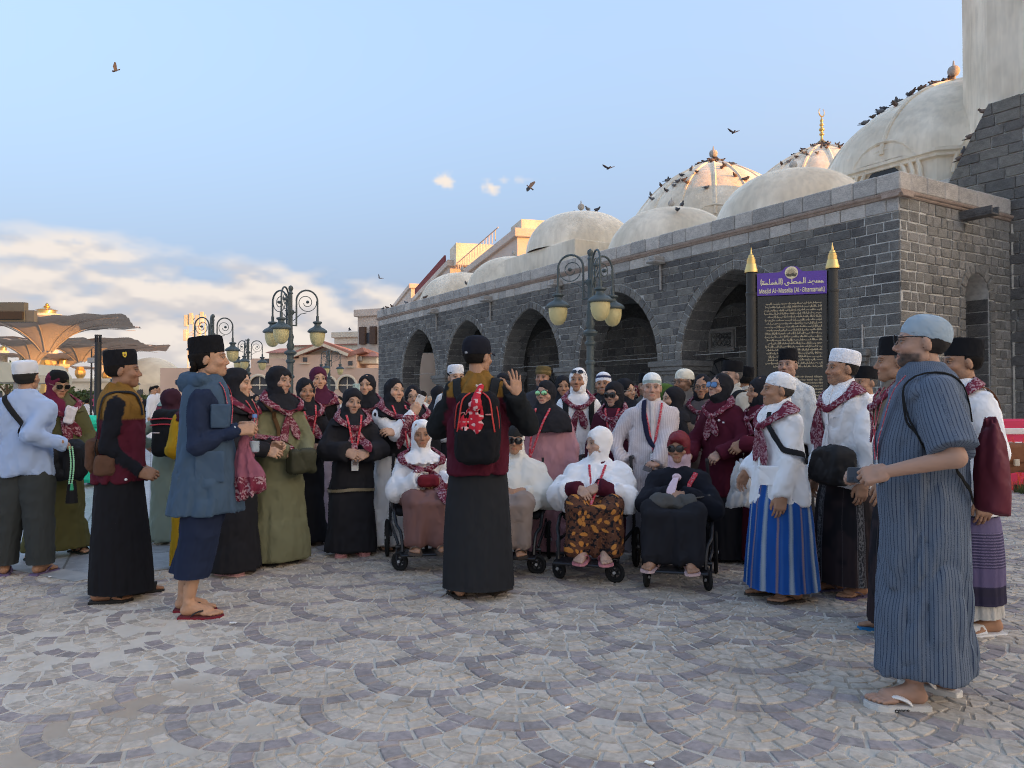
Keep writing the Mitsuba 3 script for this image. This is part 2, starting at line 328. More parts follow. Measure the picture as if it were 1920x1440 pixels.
wallp = sbox(0, 0, 26, TOP).difference(holes)
wall = mosque + '__arcade_wall'
scene[wall] = mikit.ply(xf(up(wallp, -.85, -.012), FM), 'mortar_dark')
st = courses(0, 26, 0, TOP - .26, .197, .26, .58, .020, cut=rings, seed=3)
bm = ['basalt_0', 'basalt_1', 'basalt_2', 'basalt_3']; bw = [.4, .3, .2, .1]
lay(wall, 'stone', st, FM, bm, .010, .014, weights=bw)
lay(wall, 'light_stone', courses(0, 26, TOP - .26, TOP, .26, .35, .7, .010, seed=5), FM, ['granite_0', 'granite_1', 'granite_2'], .022, .012)
vs = []
for tc in AC:
    for sgn in (1, -1):
        am = math.acos((AR - HA) / AR); am2 = math.acos((AR - HA) / (AR + .21)); m = 13
        for k in range(m):
            a0, a1 = am * k / m + .003, am * (k + 1) / m - .003; b0, b1 = am2 * k / m + .003, am2 * (k + 1) / m - .003
            P = lambda r, a: (tc + sgn * (-(AR - HA) + r * math.cos(a)), ZS + r * math.sin(a))
            vs.append(Polygon([P(AR + .002, a0 + .004), P(AR + .198, b0 + .004), P(AR + .198, b1 - .004), P(AR + .002, a1 - .004)]))
        for k in range(10):            # the jambs under the springing
            z0 = ZS - .22 * (k + 1); x0, x1 = sorted((tc + sgn * (HA + .004), tc + sgn * (HA + .20)))
            if z0 > 0: vs.append(sbox(x0, z0 + .006, x1, z0 + .214))
lay(wall, 'voussoir', vs, FM, ['basalt_1', 'basalt_3', 'basalt_0'], .014, .012)
# soffit stones lining each arch
sof = []
for tc in AC:
    for sgn in (1, -1):
        am = math.acos((AR - HA) / AR); m = 11; prof = [(ZS - .22 * (10 - k), None) for k in range(10)] + [(None, am * k / m) for k in range(m + 1)]
        P = [(sgn * HA, z) if a is None else (sgn * (-(AR - HA) + AR * math.cos(a)), ZS + AR * math.sin(a)) for z, a in prof]
        for k in range(len(P) - 1):
            p0, p1 = np.array(P[k]), np.array(P[k + 1]); d = p1 - p0; Ld = np.linalg.norm(d); d /= Ld; nn = np.array([-p0[0] * .0 - d[1] * sgn, d[0] * sgn])
            if nn @ (np.array([0, 1.5]) - p0) < 0: nn = -nn
            off = rng.random() * .2
            for y0, y1 in ((-.84, -.50 - off), (-.49 - off, -.02)):
                bx = bbox(.006, Ld - .006, y0, y1, -.05, .010 + .008 * rng.random(), .008)
                M = np.eye(4); M[:3, 0] = [d[0], 0, d[1]]; M[:3, 1] = [0, 1, 0]; M[:3, 2] = [nn[0], 0, nn[1]]; M[:3, 3] = [tc + p0[0], 0, p0[1]]
                sof.append((xf(xf(bx, M), FM), int(rng.integers(3))))
for k in range(3): scene[f'{wall}__soffit_stones' + ('' if k == 0 else f'__{k:03d}')] = mikit.ply(cat([m for m, kk in sof if kk == k]), f'basalt_{k}')
labels[f'{wall}__soffit_stones'] = {'kind': 'stuff'}
# pier capitals
for tc in [0.95 + .2] + [(a + b) / 2 for a, b in zip(AC[:-1], AC[1:])] + [24.3]:
    w = .50 if 1.5 < tc < 24 else .42
    cap = [bbox(tc - w - o, tc + w + o, -.86 - o * .5, .02 + o, z0, z1, .01) for o, z0, z1 in ((.13, ZS - .13, ZS + .01), (.09, ZS - .24, ZS - .13), (.045, ZS - .33, ZS - .24), (.02, ZS - .62, ZS - .56))]
    part(mosque, 'capital', mikit.ply(xf(cat(cap), FM), 'basalt_1'))
# mouldings and parapet
def moulding(prof, x0, x1, M): # prof: (y, z) closed outline swept along x
    pz = Polygon(prof); v, f = extrude(pz, x1 - x0); return xf((np.c_[x0 + v[:, 2], v[:, 0], v[:, 1]], f), M)
mp = [(-.30, TOP), (.03, TOP), (.05, TOP + .02), (.05, TOP + .04), (.085, TOP + .055), (.10, TOP + .085), (.10, TOP + .10), (.06, TOP + .115), (-.30, TOP + .115)]
part(mosque, 'cornice_moulding', mikit.ply(moulding(mp, -.10, 26.1, FM), 'red_mould', smooth=25))
part(mosque, 'cornice_moulding', mikit.ply(moulding([(y - .002, z + .001) for y, z in mp], -.095, 3.9, SM), 'red_mould', smooth=25))
PZ0, PZ1 = TOP + .115, 5.52
def parapet(x0, x1, M, seed):
    R = np.random.default_rng(seed); x = x0
    while x < x1 - .05:
        w = .42 + .5 * R.random(); w = x1 - x if x1 - x - w < .3 else w
        h = PZ1 + (R.random() - .5) * .012
        part(mosque, 'parapet_stone', mikit.ply(xf(bbox(x + .004, x + w - .004, -.30, .055 + R.random() * .01, PZ0 + .002, h, .022), M), f'granite_{R.integers(3)}'))
        x += w
parapet(-.055, 26.05, FM, 11); parapet(.26, 3.86, SM, 12)
# the side wall of the porch with its narrow arched recess
niche = Polygon([(2.16, -1), (2.16, 3.35)] + [(2.62 + .46 * -math.cos(a), 3.35 + .50 * math.sin(a)) for a in np.linspace(0, PI, 15)][1:-1] + [(3.08, 3.35), (3.08, -1)])
nring = niche.buffer(.19, join_style=2).intersection(sbox(1, .2, 4, 5))
side = mosque + '__side_wall'
scene[side] = mikit.ply(xf(up(sbox(.0, 0, 3.9, TOP).difference(niche), -.8, -.013), SM), 'mortar_dark')
lay(side, 'stone', courses(0, 3.9, 0, TOP, .195, .17, .38, .026, cut=nring, wob=.012, seed=9), SM, ['tan_basalt_0', 'tan_basalt_1', 'tan_basalt_2'], .013, .018)
nv = []
for k in range(9):
    a0, a1 = PI * k / 9 + .02, PI * (k + 1) / 9 - .02
    P = lambda r, a: (2.62 - r * .92 * math.cos(a), 3.35 + r * math.sin(a))
    nv.append(Polygon([P(.51, a0), P(.70, a0), P(.70, a1), P(.51, a1)]))
for k in range(14):
    for x0, x1 in ((1.975, 2.155), (3.085, 3.265)): nv.append(sbox(x0, 3.34 - .22 * (k + 1), x1, 3.34 - .22 * k - .014))
lay(side, 'arch_stone', nv, SM, ['tan_basalt_0', 'tan_basalt_1'], .026, .014)
scene[side + '__recess_back'] = mikit.ply(xf(bbox(2.1, 3.15, -.90, -.81, 0, 3.9), SM), 'mortar_dark')
lay(side, 'recess_stone', courses(2.17, 3.07, 0, 3.85, .26, .3, .55, .014, seed=14), SM @ mat(t=(0, -.81, 0)), bm, .015)
jm = []
for xj, dx in ((2.16, .014), (3.08, -.014)):
    for k in range(13):
        for y0, y1 in ((-.80, -.46 - .2 * (k % 2)), (-.445 - .2 * (k % 2), -.03)): jm.append((bbox(min(xj - dx, xj + dx), max(xj - dx, xj + dx), y0, y1, .26 * k + .01, .26 * k + .252, .006), k % 3))
for m_, k in jm: part(side, 'jamb_stone', mikit.ply(xf(m_, SM), f'basalt_{k}'))
# water spout, drain stubs
part(mosque, 'water_spout', mikit.ply(xf(cat([bbox(1.98, 2.26, 0, .62, 4.86, 4.90, .008), bbox(1.98, 2.02, 0, .62, 4.90, 5.03, .008), bbox(2.22, 2.26, 0, .62, 4.90, 5.03, .008)]), SM), 'basalt_2'))
for tt in (6.4, 10.9, 15.2, 19.6):
    part(mosque, 'drain_spout', mikit.ply(xf(cat([bbox(tt - .16, tt + .16, 0, .42, TOP - .30, TOP - .22, .03), bbox(tt - .11, tt + .11, 0, .36, TOP - .22, TOP - .10, .02)]), FM), 'granite_1'))
    part(mosque, 'drain_pipe', mikit.ply(xf(tube([(tt, .06, TOP - .3), (tt, .05, TOP - .55), (tt, .05, TOP - .95)], .028), FM), 'granite_1', smooth=40))
part(mosque, 'wall_pipe', mikit.ply(xf(cat([tube([(.75, .04, 1.9), (.75, .04, 2.75)], .016), bbox(.66, .82, .02, .05, 2.06, 2.10)]), FM), 'granite_2', smooth=40))
# inside the porch: floor, back wall, vaults
part(mosque, 'porch_floor', mikit.ply(xf(bbox(.6, 26, -3.9, -.1, 0, .14), FM), 'granite_1'))
bwall = mosque + '__back_wall'
scene[bwall] = mikit.ply(xf(bbox(-.0, 26, -4.6, -3.93, 0, 6.3), FM), 'mortar_dark')
doorcut = unary_union([sbox(a - .62, 0, a + .62, 1.9).union(Point(a, 1.9).buffer(.62)) for a in (8.1, 16.9)] + [sbox(8.1 - .55, 2.75, 8.1 + .55, 3.45)])
lay(bwall, 'stone', courses(.8, 26, .14, 5.0, .30, .4, .8, .016, cut=doorcut, seed=21), frame(0, -3.93), bm, .016, limit=120)
for a in (8.1, 16.9):
    am = [tube([(a + .62 * math.cos(q), 0, 1.9 + .62 * math.sin(q)) for q in np.linspace(0, PI, 20)], .05, 6)] + [tube([(a, 0, 1.9), (a + .60 * math.cos(q), 0, 1.9 + .60 * math.sin(q))], .022, 6) for q in np.linspace(0, PI, 7)[1:-1]] + [bbox(a - .62, a + .62, -.06, .04, 1.86, 1.94)]
    k = part(mosque, 'arched_door', mikit.ply(xf(bbox(a - .6, a + .6, -.05, .015, .14, 1.86), frame(0, -3.93)), 'black_metal'))
    part(k, 'grille', mikit.ply(xf(cat(am), frame(0, -3.93)), 'black_metal', smooth=40))
    part(k, 'pane', mikit.ply(xf(up(Point(a, 1.9).buffer(.6).intersection(sbox(a - 1, 1.9, a + 1, 3)), -.05, .008), frame(0, -3.93)), 'basalt_2'))
pl = part(mosque, 'inscription_panel', mikit.ply(xf(cat([bbox(7.6, 8.6, -.05, .05, 2.8, 2.88, .01), bbox(7.6, 8.6, -.05, .05, 3.32, 3.40, .01), bbox(7.6, 7.7, -.05, .05, 2.88, 3.32, .01), bbox(8.5, 8.6, -.05, .05, 2.88, 3.32, .01)]), frame(0, -3.93)), 'granite_1'))
ins = [tube(np.c_[7.75 + .7 * (np.linspace(0, 1, 30)), np.full(30, .02), 3.10 + zz + .05 * np.sin(np.linspace(0, 25, 30) + zz * 40)], .008, 5) for zz in (-.13, -.03, .07, .15)]
part(pl, 'panel_face', mikit.ply(xf(bbox(7.68, 8.52, -.04, 0, 2.86, 3.34), frame(0, -3.93)), 'black_metal')); part(pl, 'relief', mikit.ply(xf(cat(ins), frame(0, -3.93)), 'basalt_2'))
edges = [1.2] + [(a + b) / 2 for a, b in zip(AC[:-1], AC[1:])] + [25.2]
for a, b in zip(edges[:-1], edges[1:]):
    m = (a + b) / 2; hx = (b - a) / 2 + .02; hy = 1.53; Rv = math.hypot(hx, hy) + .01; gx, gy = np.meshgrid(np.linspace(-hx, hx, 33), np.linspace(-hy, hy, 25), indexing='ij')
    v = np.stack([m + gx, -2.37 + gy, 2.45 + np.sqrt(Rv ** 2 - gx ** 2 - gy ** 2)], -1).reshape(-1, 3)
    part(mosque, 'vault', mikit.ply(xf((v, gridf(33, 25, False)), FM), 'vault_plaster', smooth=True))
for tt in edges[1:-1]:                 # transverse arches between the bays
    hp = Polygon([(-1.38, -1), (-1.38, 2.27)] + [(1.38 * -math.cos(q), 2.27 + 1.62 * math.sin(q) ** .85) for q in np.linspace(0, PI, 25)][1:-1] + [(1.38, 2.27), (1.38, -1)])
    v, f = up(sbox(-1.54, .1, 1.54, 4.6).difference(hp), -.26, .26)
    part(mosque, 'transverse_arch', mikit.ply(xf((np.c_[tt + v[:, 1], -2.37 + v[:, 0], v[:, 2]], f), FM), 'basalt_0'))
part(mosque, 'porch_roof', mikit.ply(xf(bbox(.02, 25.98, -3.9, -.05, 5.12, 5.22), FM), 'plaster'))
part(mosque, 'near_end_wall', mikit.ply(xf(bbox(1.0, 1.2, -3.9, -.86, 0, 5.0), FM), 'basalt_0'))
ew = mosque + '__end_wall'
scene[ew] = mikit.ply(xf(cat([bbox(25.2, 25.98, -1.5, -.86, 0, 5.1), bbox(25.2, 25.98, -3.9, -3.3, 0, 5.1), bbox(25.2, 25.98, -3.3, -1.5, 3.6, 5.1)]), FM), 'basalt_0')
part(mosque, 'tie_rod', mikit.ply(xf(tube([(1, -.42, 2.42), (25.5, -.42, 2.42)], .008, 6), FM), 'granite_1'))
# domes of the porch
def dome_prof(r, h, base=0.0, k=1.0, n=22):
    a = np.linspace(0, PI / 2, n); return [(r * math.cos(q) ** k, base + h * math.sin(q)) for q in a[:-1]] + [(.0005, base + h)]
domes_info = []
def finial(holder, M, z, s=1.0, matn='granite_0', spheres=1):
    prof = [(.10, 0), (.06, .08), (.05, .16), (.045, .2)] + [(.045 + .11 * math.sin(q), .2 + .14 * (1 - math.cos(q))) for q in np.linspace(.2, PI - .3, 9)] + [(.03, .50), (.02, .60), (.001, .64)]
    part(holder, 'finial', mikit.ply(xf(lathe(np.array(prof) * s, 14), M @ mat(t=(0, 0, z))), matn, smooth=True))
for i, tt in enumerate(AC):
    zb, h, r = (5.22, 1.62, 1.92) if i != 2 else (6.25, 1.40, 1.88)
    M = frame(tt, -2.1)
    k = part(mosque, 'porch_dome', mikit.ply(xf(lathe(dome_prof(r, h, zb, .80), 48), M), 'plaster', smooth=50))
    finial(k, M, zb + h - .02, .62 if i != 2 else .75)
    domes_info.append((M, r, h, zb, .80))
part(mosque, 'dome_plinth', mikit.ply(xf(bbox(10.65, 14.88, -4.1, -.34, 5.2, 6.25, .02), FM), 'plaster'))
for t0, t1 in ((1.0, 10.6), (14.9, 25.0)):
    part(mosque, 'roof_step', mikit.ply(xf(bbox(t0, t1, -4.0, -.36, 5.2, 5.3), FM), 'plaster'))
# prayer hall behind: roof, drums and ribbed domes
part(mosque, 'hall', mikit.ply(xf(bbox(-1.2, 27, -19.5, -4.62, 0, 6.45), FM), 'basalt_0'))
hall_domes = []
RP = [(3.30, 0), (3.27, .35), (3.05, .9), (2.62, 1.5), (2.05, 2.05), (1.35, 2.52), (.75, 2.82), (.34, 2.98), (.14, 3.06), (.001, 3.10)]
def hall_dome(t, n, drum0, drum1, top, rs, gold, nr=16, win=True):
    M = frame(t, n); hs = (top - drum1) / 3.10; q = np.array(RP) * [rs, hs] + [0, drum1]
    zz = np.linspace(0, 1, 30); pp = PchipInterpolator(np.linspace(0, 1, len(q)), q)(zz)
    fl = lambda th: 1 + .022 * np.abs(np.sin(nr * th / 2)) ** .6
    k = part(mosque, 'ribbed_dome', mikit.ply(xf(lathe(pp, nr * 10, 0, fl), M), 'plaster', smooth=50))
    part(k, 'drum', mikit.ply(xf(lathe([(3.45 * rs, drum0), (3.45 * rs, drum1 - .22), (3.55 * rs, drum1 - .2), (3.55 * rs, drum1 - .12), (3.62 * rs, drum1 - .1), (3.62 * rs, drum1 - .02), (3.3 * rs, drum1 + .02)], 8, PI / 8), M), 'plaster'))
    for r_ in range(nr):
        th = 2 * PI * r_ / nr; pts = [(p[0] * math.cos(th), p[0] * math.sin(th), p[1]) for p in pp[2:-1]]
        part(k, 'rib', mikit.ply(xf(tube(pts, .055 * rs + .01, 6), M), 'plaster', smooth=50))
    if win:
        for r_ in range(8):
            th = PI / 4 * r_; o = [at(tube([(w * math.cos(a), 0, w * 1.15 * math.sin(a)) for a in np.linspace(0, PI, 14)], .05, 6), 0, 0, 0) for w in (.62, .80, .98)]
            v, f = cat(o); v = v + [0, 3.25 * rs, drum1 - .62]; part(k, 'window_hood', mikit.ply(xf((v, f), M @ mat(rz(th))), 'plaster', smooth=50))
            wv, wf = up(sbox(-.5, -.5, .5, .05).union(Point(0, 0).buffer(.5)), 0, .04); wv = wv + [0, 3.20 * rs, drum1 - .62]; part(k, 'window', mikit.ply(xf((wv, wf), M @ mat(rz(th))), 'black_metal'))
    if gold:
        pr = [(.62, 0), (.60, .12), (.42, .32), (.16, .52), (.10, .62), (.08, .8)]
        for zc, r0 in ((.98, .17), (1.32, .19), (1.66, .15), (1.96, .12)): pr += [(.06 + (r0 - .06) * math.sin(a), zc + r0 * -math.cos(a) * .7) for a in np.linspace(.25, PI - .25, 7)]
        pr += [(.05, 2.1), (.03, 2.25), (.001, 2.27)]
        cres = tube([(0, .30 * math.cos(a), 2.55 + .30 * math.sin(a)) for a in np.linspace(PI * .5 + .5, PI * 2.5 - .5, 26)], [.012 + .035 * math.sin(x) for x in np.linspace(0.05, PI - .05, 26)], 6)
        part(k, 'gold_finial', mikit.ply(xf(cat([lathe(np.array(pr) * .58, 18), (cres[0] * .58, cres[1])]), M @ mat(t=(0, 0, top - .12))), 'gold', smooth=50))
    else: finial(k, M, top - .05, 1.0)
    hall_domes.append((M, pp, k))
hall_dome(3.17, -7.65, 6.45, 7.25, 9.98, 1.0, False, 8)
hall_dome(12.0, -7.65, 6.45, 7.3, 10.15, .93, False)
hall_dome(12.0, -13.9, 6.45, 8.3, 11.85, 1.12, True)
hall_dome(20.8, -7.65, 6.3, 6.9, 9.0, .9, False, win=False)
part(mosque, 'floodlight', solid(xf(cat([at(bbox(-.32, .32, -.12, .12, 0, .10, .02), 1.05, -.75, 5.62, rx(.5)), bbox(1.0, 1.1, -.8, -.7, 5.2, 5.66)]), FM), (.02, .02, .02)))
am = [tube([(0, 0, 0), (0, 0, 2.2)], .02, 6)] + [tube([(-w, 0, z), (w, 0, z)], .012, 5) for w, z in ((.3, 1.3), (.24, 1.55), (.18, 1.8), (.12, 2.0))]
part(mosque, 'antenna', solid(xf(cat(am), frame(11.2, -14.5, 8.9)), (.3, .3, .3)))
# minaret: stone base with chamfered shoulders, plaster shaft
mn = thing('minaret', 'minaret with a dark stone base and pale plastered shaft at the right edge', 'minaret')
bp = Polygon([(1.27, 0), (1.27, 6.2), (.39, 7.7), (-2.2, 7.7), (-3.0, 6.2), (-3.0, 0)])
nb = mn + '__base'
scene[nb] = mikit.ply(xf(cat([up(bp, -8.0, -3.92 - .012)]), FM), 'mortar_dark')
wn = sbox(-.62, 6.2, -.28, 7.0)
lay(nb, 'stone', courses(-3.0, 1.27, 0, 7.7, .24, .34, .75, .016, area=bp.difference(wn), wob=.01, seed=31), frame(0, -3.92), ['basalt_1', 'basalt_3', 'basalt_0'], .022, .016)
part(mn, 'slit_window', mikit.ply(xf(bbox(-.6, -.3, -3.95, -3.915, 6.22, 6.98), FM), 'black_metal'))
part(mn, 'shaft', mikit.ply(xf(lathe([(2.1, 6.0), (2.1, 16.0), (2.4, 16.4), (2.4, 17.4), (1.6, 17.5), (1.6, 21)], 8, PI / 8), frame(-.3, -6.05)), 'plaster'))
part(mn, 'corner_pipe', mikit.ply(xf(tube([(.03 + 3.9, .05, 0), (3.93, .05, 5.0)], .035, 6), SM), 'mortar'))
# ------------------------------------------------------------------ information sign
ZS_ = 9.8
sg = thing('information_sign', 'tall black information sign with purple header and gold lettering before the mosque', 'sign')
a_, b_ = world(1410, 750, 9.75), world(1563, 750, 9.45); a_[2] = b_[2] = 0
ux = (b_ - a_)[:2]; Ls = np.linalg.norm(ux); ux /= Ls; SG = np.eye(4); SG[:2, 0] = ux; SG[:2, 1] = [-ux[1], ux[0]]; SG[:3, 3] = a_      # x along the sign, -y towards the camera
for x in (0, Ls):
    p = part(sg, 'post', mikit.ply(xf(lathe([(.001, 0), (.066, 0), (.066, 2.62), (.074, 2.63), (.074, 2.66), (.064, 2.67), (.064, 2.93), (.001, 2.93)], 28), SG @ mat(t=(x, 0, 0))), 'sign_black', smooth=40))
    part(p, 'gold_cap', mikit.ply(xf(lathe([(.082, 2.92), (.082, 2.955), (.075, 2.965), (.062, 3.03), (.055, 3.035), (.055, 3.085), (.046, 3.09), (.046, 3.11), (.035, 3.12), (.033, 3.14), (.016, 3.155), (.013, 3.18), (.001, 3.25)], 24), SG @ mat(t=(x, 0, 0))), 'gold', smooth=35))
pw0, pw1 = .07, Ls - .07
board = part(sg, 'board', mikit.ply(xf(bbox(pw0, pw1, -.035, .035, .25, 2.61, .006), SG), 'sign_black'))
hd = [(pw0, 2.615), (pw1, 2.615), (pw1, 2.90)] + [(Ls * .5 + .17, 2.90), (Ls * .5 + .13, 2.905), (Ls * .5 + .10, 2.93), (Ls * .5 + .07, 2.962), (Ls * .5, 2.975), (Ls * .5 - .07, 2.962), (Ls * .5 - .10, 2.93), (Ls * .5 - .13, 2.905), (Ls * .5 - .17, 2.90)] + [(pw0, 2.90)]
head = part(sg, 'header', mikit.ply(xf(up(Polygon(hd), -.04, .04), SG), 'sign_purple'))
em = lathe([(.001, .006), (.074, .006), (.078, .003), (.078, 0)], 32); em = (np.c_[em[0][:, 0], -em[0][:, 2], em[0][:, 1]], em[1])
part(head, 'emblem', mikit.ply(xf(em, SG @ mat(t=(Ls / 2, -.041, 2.89))), 'cream_paint'))
sunp = [Point(0, -.004).buffer(.040).intersection(sbox(-1, -.004, 1, 1))] + [LineString([(.044 * math.cos(a), -.004 + .044 * math.sin(a)), (.058 * math.cos(a), -.004 + .058 * math.sin(a))]).buffer(.003) for a in np.linspace(.15, PI - .15, 9)]
part(head, 'emblem_sun', mikit.ply(xf(up(unary_union(sunp), -.052, -.047), SG @ mat(t=(Ls / 2, 0, 2.89))), 'gold_text'))
part(head, 'emblem_waves', mikit.ply(xf(up(unary_union([LineString([(-.06 + .012 * k, -.016 - .013 * r + .003 * math.sin(k * 1.3)) for k in range(11)]).buffer(.0045) for r in range(3)]).intersection(Point(0, 0).buffer(.068)), -.052, -.047), SG @ mat(t=(Ls / 2, 0, 2.89))), 'sign_black'))
def put_text(holder, name, poly_or_mesh, x, z, m, y=-.0415):
    v, f = poly_or_mesh; part(holder, name, mikit.ply(xf((np.c_[x + v[:, 0], y - v[:, 2], z + v[:, 1]], f[:, ::-1]), SG), m))
def fit(m, w): v = m[0].copy(); v[:, 0] -= v[:, 0].min(); v[:, 0] *= w / v[:, 0].max(); return v, m[1]
put_text(head, 'english_title', fit(tm(meshkit.text_mesh('Masjid Al-Musalla (Al-Ghamamah)', .055, .003, True)), .80 * Ls), .10 * Ls, 2.645, 'cream_paint')
def arabic(word, u=1.0):
    """Letter skeletons of the title, drawn right to left along a baseline; returns (shape, width)."""
    sh, x = [], 0.0
    L = lambda p: sh.append(LineString([(x + a * u, b * u) for a, b in p]).buffer(.085 * u))
    dot = lambda a, b: sh.append(Point(x + a * u, b * u).buffer(.105 * u))
    for ch in word:
        if ch == 'm': L([(0, 0), (-.12, .02), (-.22, .22), (-.42, .28), (-.52, .1), (-.4, -.05), (-.2, -.02)]); L([(-.4, -.02), (-.72, 0)]); x -= .70 * u
        elif ch == 's': L([(0, 0), (-.05, .34), (-.1, 0), (-.3, 0), (-.34, .32), (-.4, 0), (-.6, 0), (-.65, .34), (-.7, 0), (-.85, 0)]); x -= .85 * u
        elif ch == 'j': L([(0, 0), (-.2, .3), (-.5, .28), (-.75, .02), (-.95, 0)]); L([(-.2, .3), (-.5, .3)]); dot(-.45, -.3); x -= .92 * u
        elif ch == 'd': L([(0, 0), (-.15, 0), (-.45, .0)]); L([(-.15, .48), (-.05, .2), (-.1, 0)]); x -= .62 * u
        elif ch == 'a': L([(0, 0), (0, 1.05)]); x -= .30 * u
        elif ch == 'A': L([(0, 0), (-.2, 0), (-.22, 1.05)]); x -= .45 * u
        elif ch == 'l': L([(0, 0), (0, 1.1)]); L([(0, 0), (-.35, 0)]); x -= .33 * u
        elif ch == 'S': L([(0, 0), (-.15, .05), (-.4, .36), (-.72, .36), (-.84, .12), (-.7, 0), (-.1, 0)]); L([(-.7, 0), (-.95, .0), (-.98, .28), (-1.04, 0), (-1.2, 0)]); x -= 1.18 * u
        elif ch == 'Y': L([(0, 0), (-.15, .1), (-.35, .28), (-.5, .22), (-.45, .05), (-.3, -.15), (-.4, -.35), (-.7, -.38), (-.95, -.2), (-.98, .05)]); x -= 1.1 * u
        elif ch == 'g': L([(0, 0), (-.15, 0), (-.2, .32), (-.48, .32), (-.5, .25), (-.3, 0)]); L([(-.15, 0), (-.62, 0)]); dot(-.34, .62); x -= .60 * u
        elif ch == 't': L([(0, 0), (-.12, .05), (-.2, .36), (-.42, .3), (-.48, .08), (-.3, 0), (-.1, 0)]); dot(-.16, .66); dot(-.4, .66); x -= .62 * u
        elif ch == '(': L([(0, 1.05), (-.1, .8), (-.1, .1), (0, -.2)][::1]); x -= .3 * u
        elif ch == ')': L([(-.1, 1.05), (0, .8), (0, .1), (-.1, -.2)]); x -= .3 * u
        elif ch == ' ': x -= .38 * u
    return unary_union(sh), -x
sh, wid = arabic('msjd almSlY )algmAmt(')
v, f = extrude(sh, .003); v[:, 0] += wid; v[:, :2] *= (.78 * Ls) / wid
put_text(head, 'arabic_title', (v, f), .11 * Ls, 2.755, 'cream_paint')
R_ = np.random.default_rng(4)
def body_lines(n, z0, dz, x0, x1, arab):
    for k in range(n):
        x, parts_ = x1, []
        end = x0 + (0.10 if (arab and k == n - 1) else 0)
        while x > end + .03:
            w = (.03 + .07 * R_.random()); w = min(w, x - end)
            m = max(4, int(w / .0065)); xs = np.linspace(x, x - w, m)
            if arab:
                zs = .009 * R_.random(m) * (R_.random(m) > .35); parts_.append(LineString(np.c_[xs, zs]).buffer(.0033, 2))
                for q in np.nonzero(R_.random(m) < .22)[0]: parts_.append(LineString([(xs[q], 0), (xs[q], .021)]).buffer(.003, 2))
                for q in np.nonzero(R_.random(m) < .2)[0]: parts_.append(sbox(xs[q] - .003, -.011, xs[q] + .003, -.006))
            else:
                for q in range(m - 1):
                    h = .012 + .008 * (R_.random() > .7); parts_.append(LineString([(xs[q], 0), (xs[q], h), (xs[q] - .004, h * .8)]).buffer(.0022, 1))
            x -= w + .012
        put_text(board, 'text_line', extrude(unary_union(parts_), .002), 0, z0 - k * dz, 'gold_text', -.0355)
body_lines(20, 2.50, .0415, .16, Ls - .13, True)
body_lines(22, 1.58, .0385, .16, Ls - .13, False)

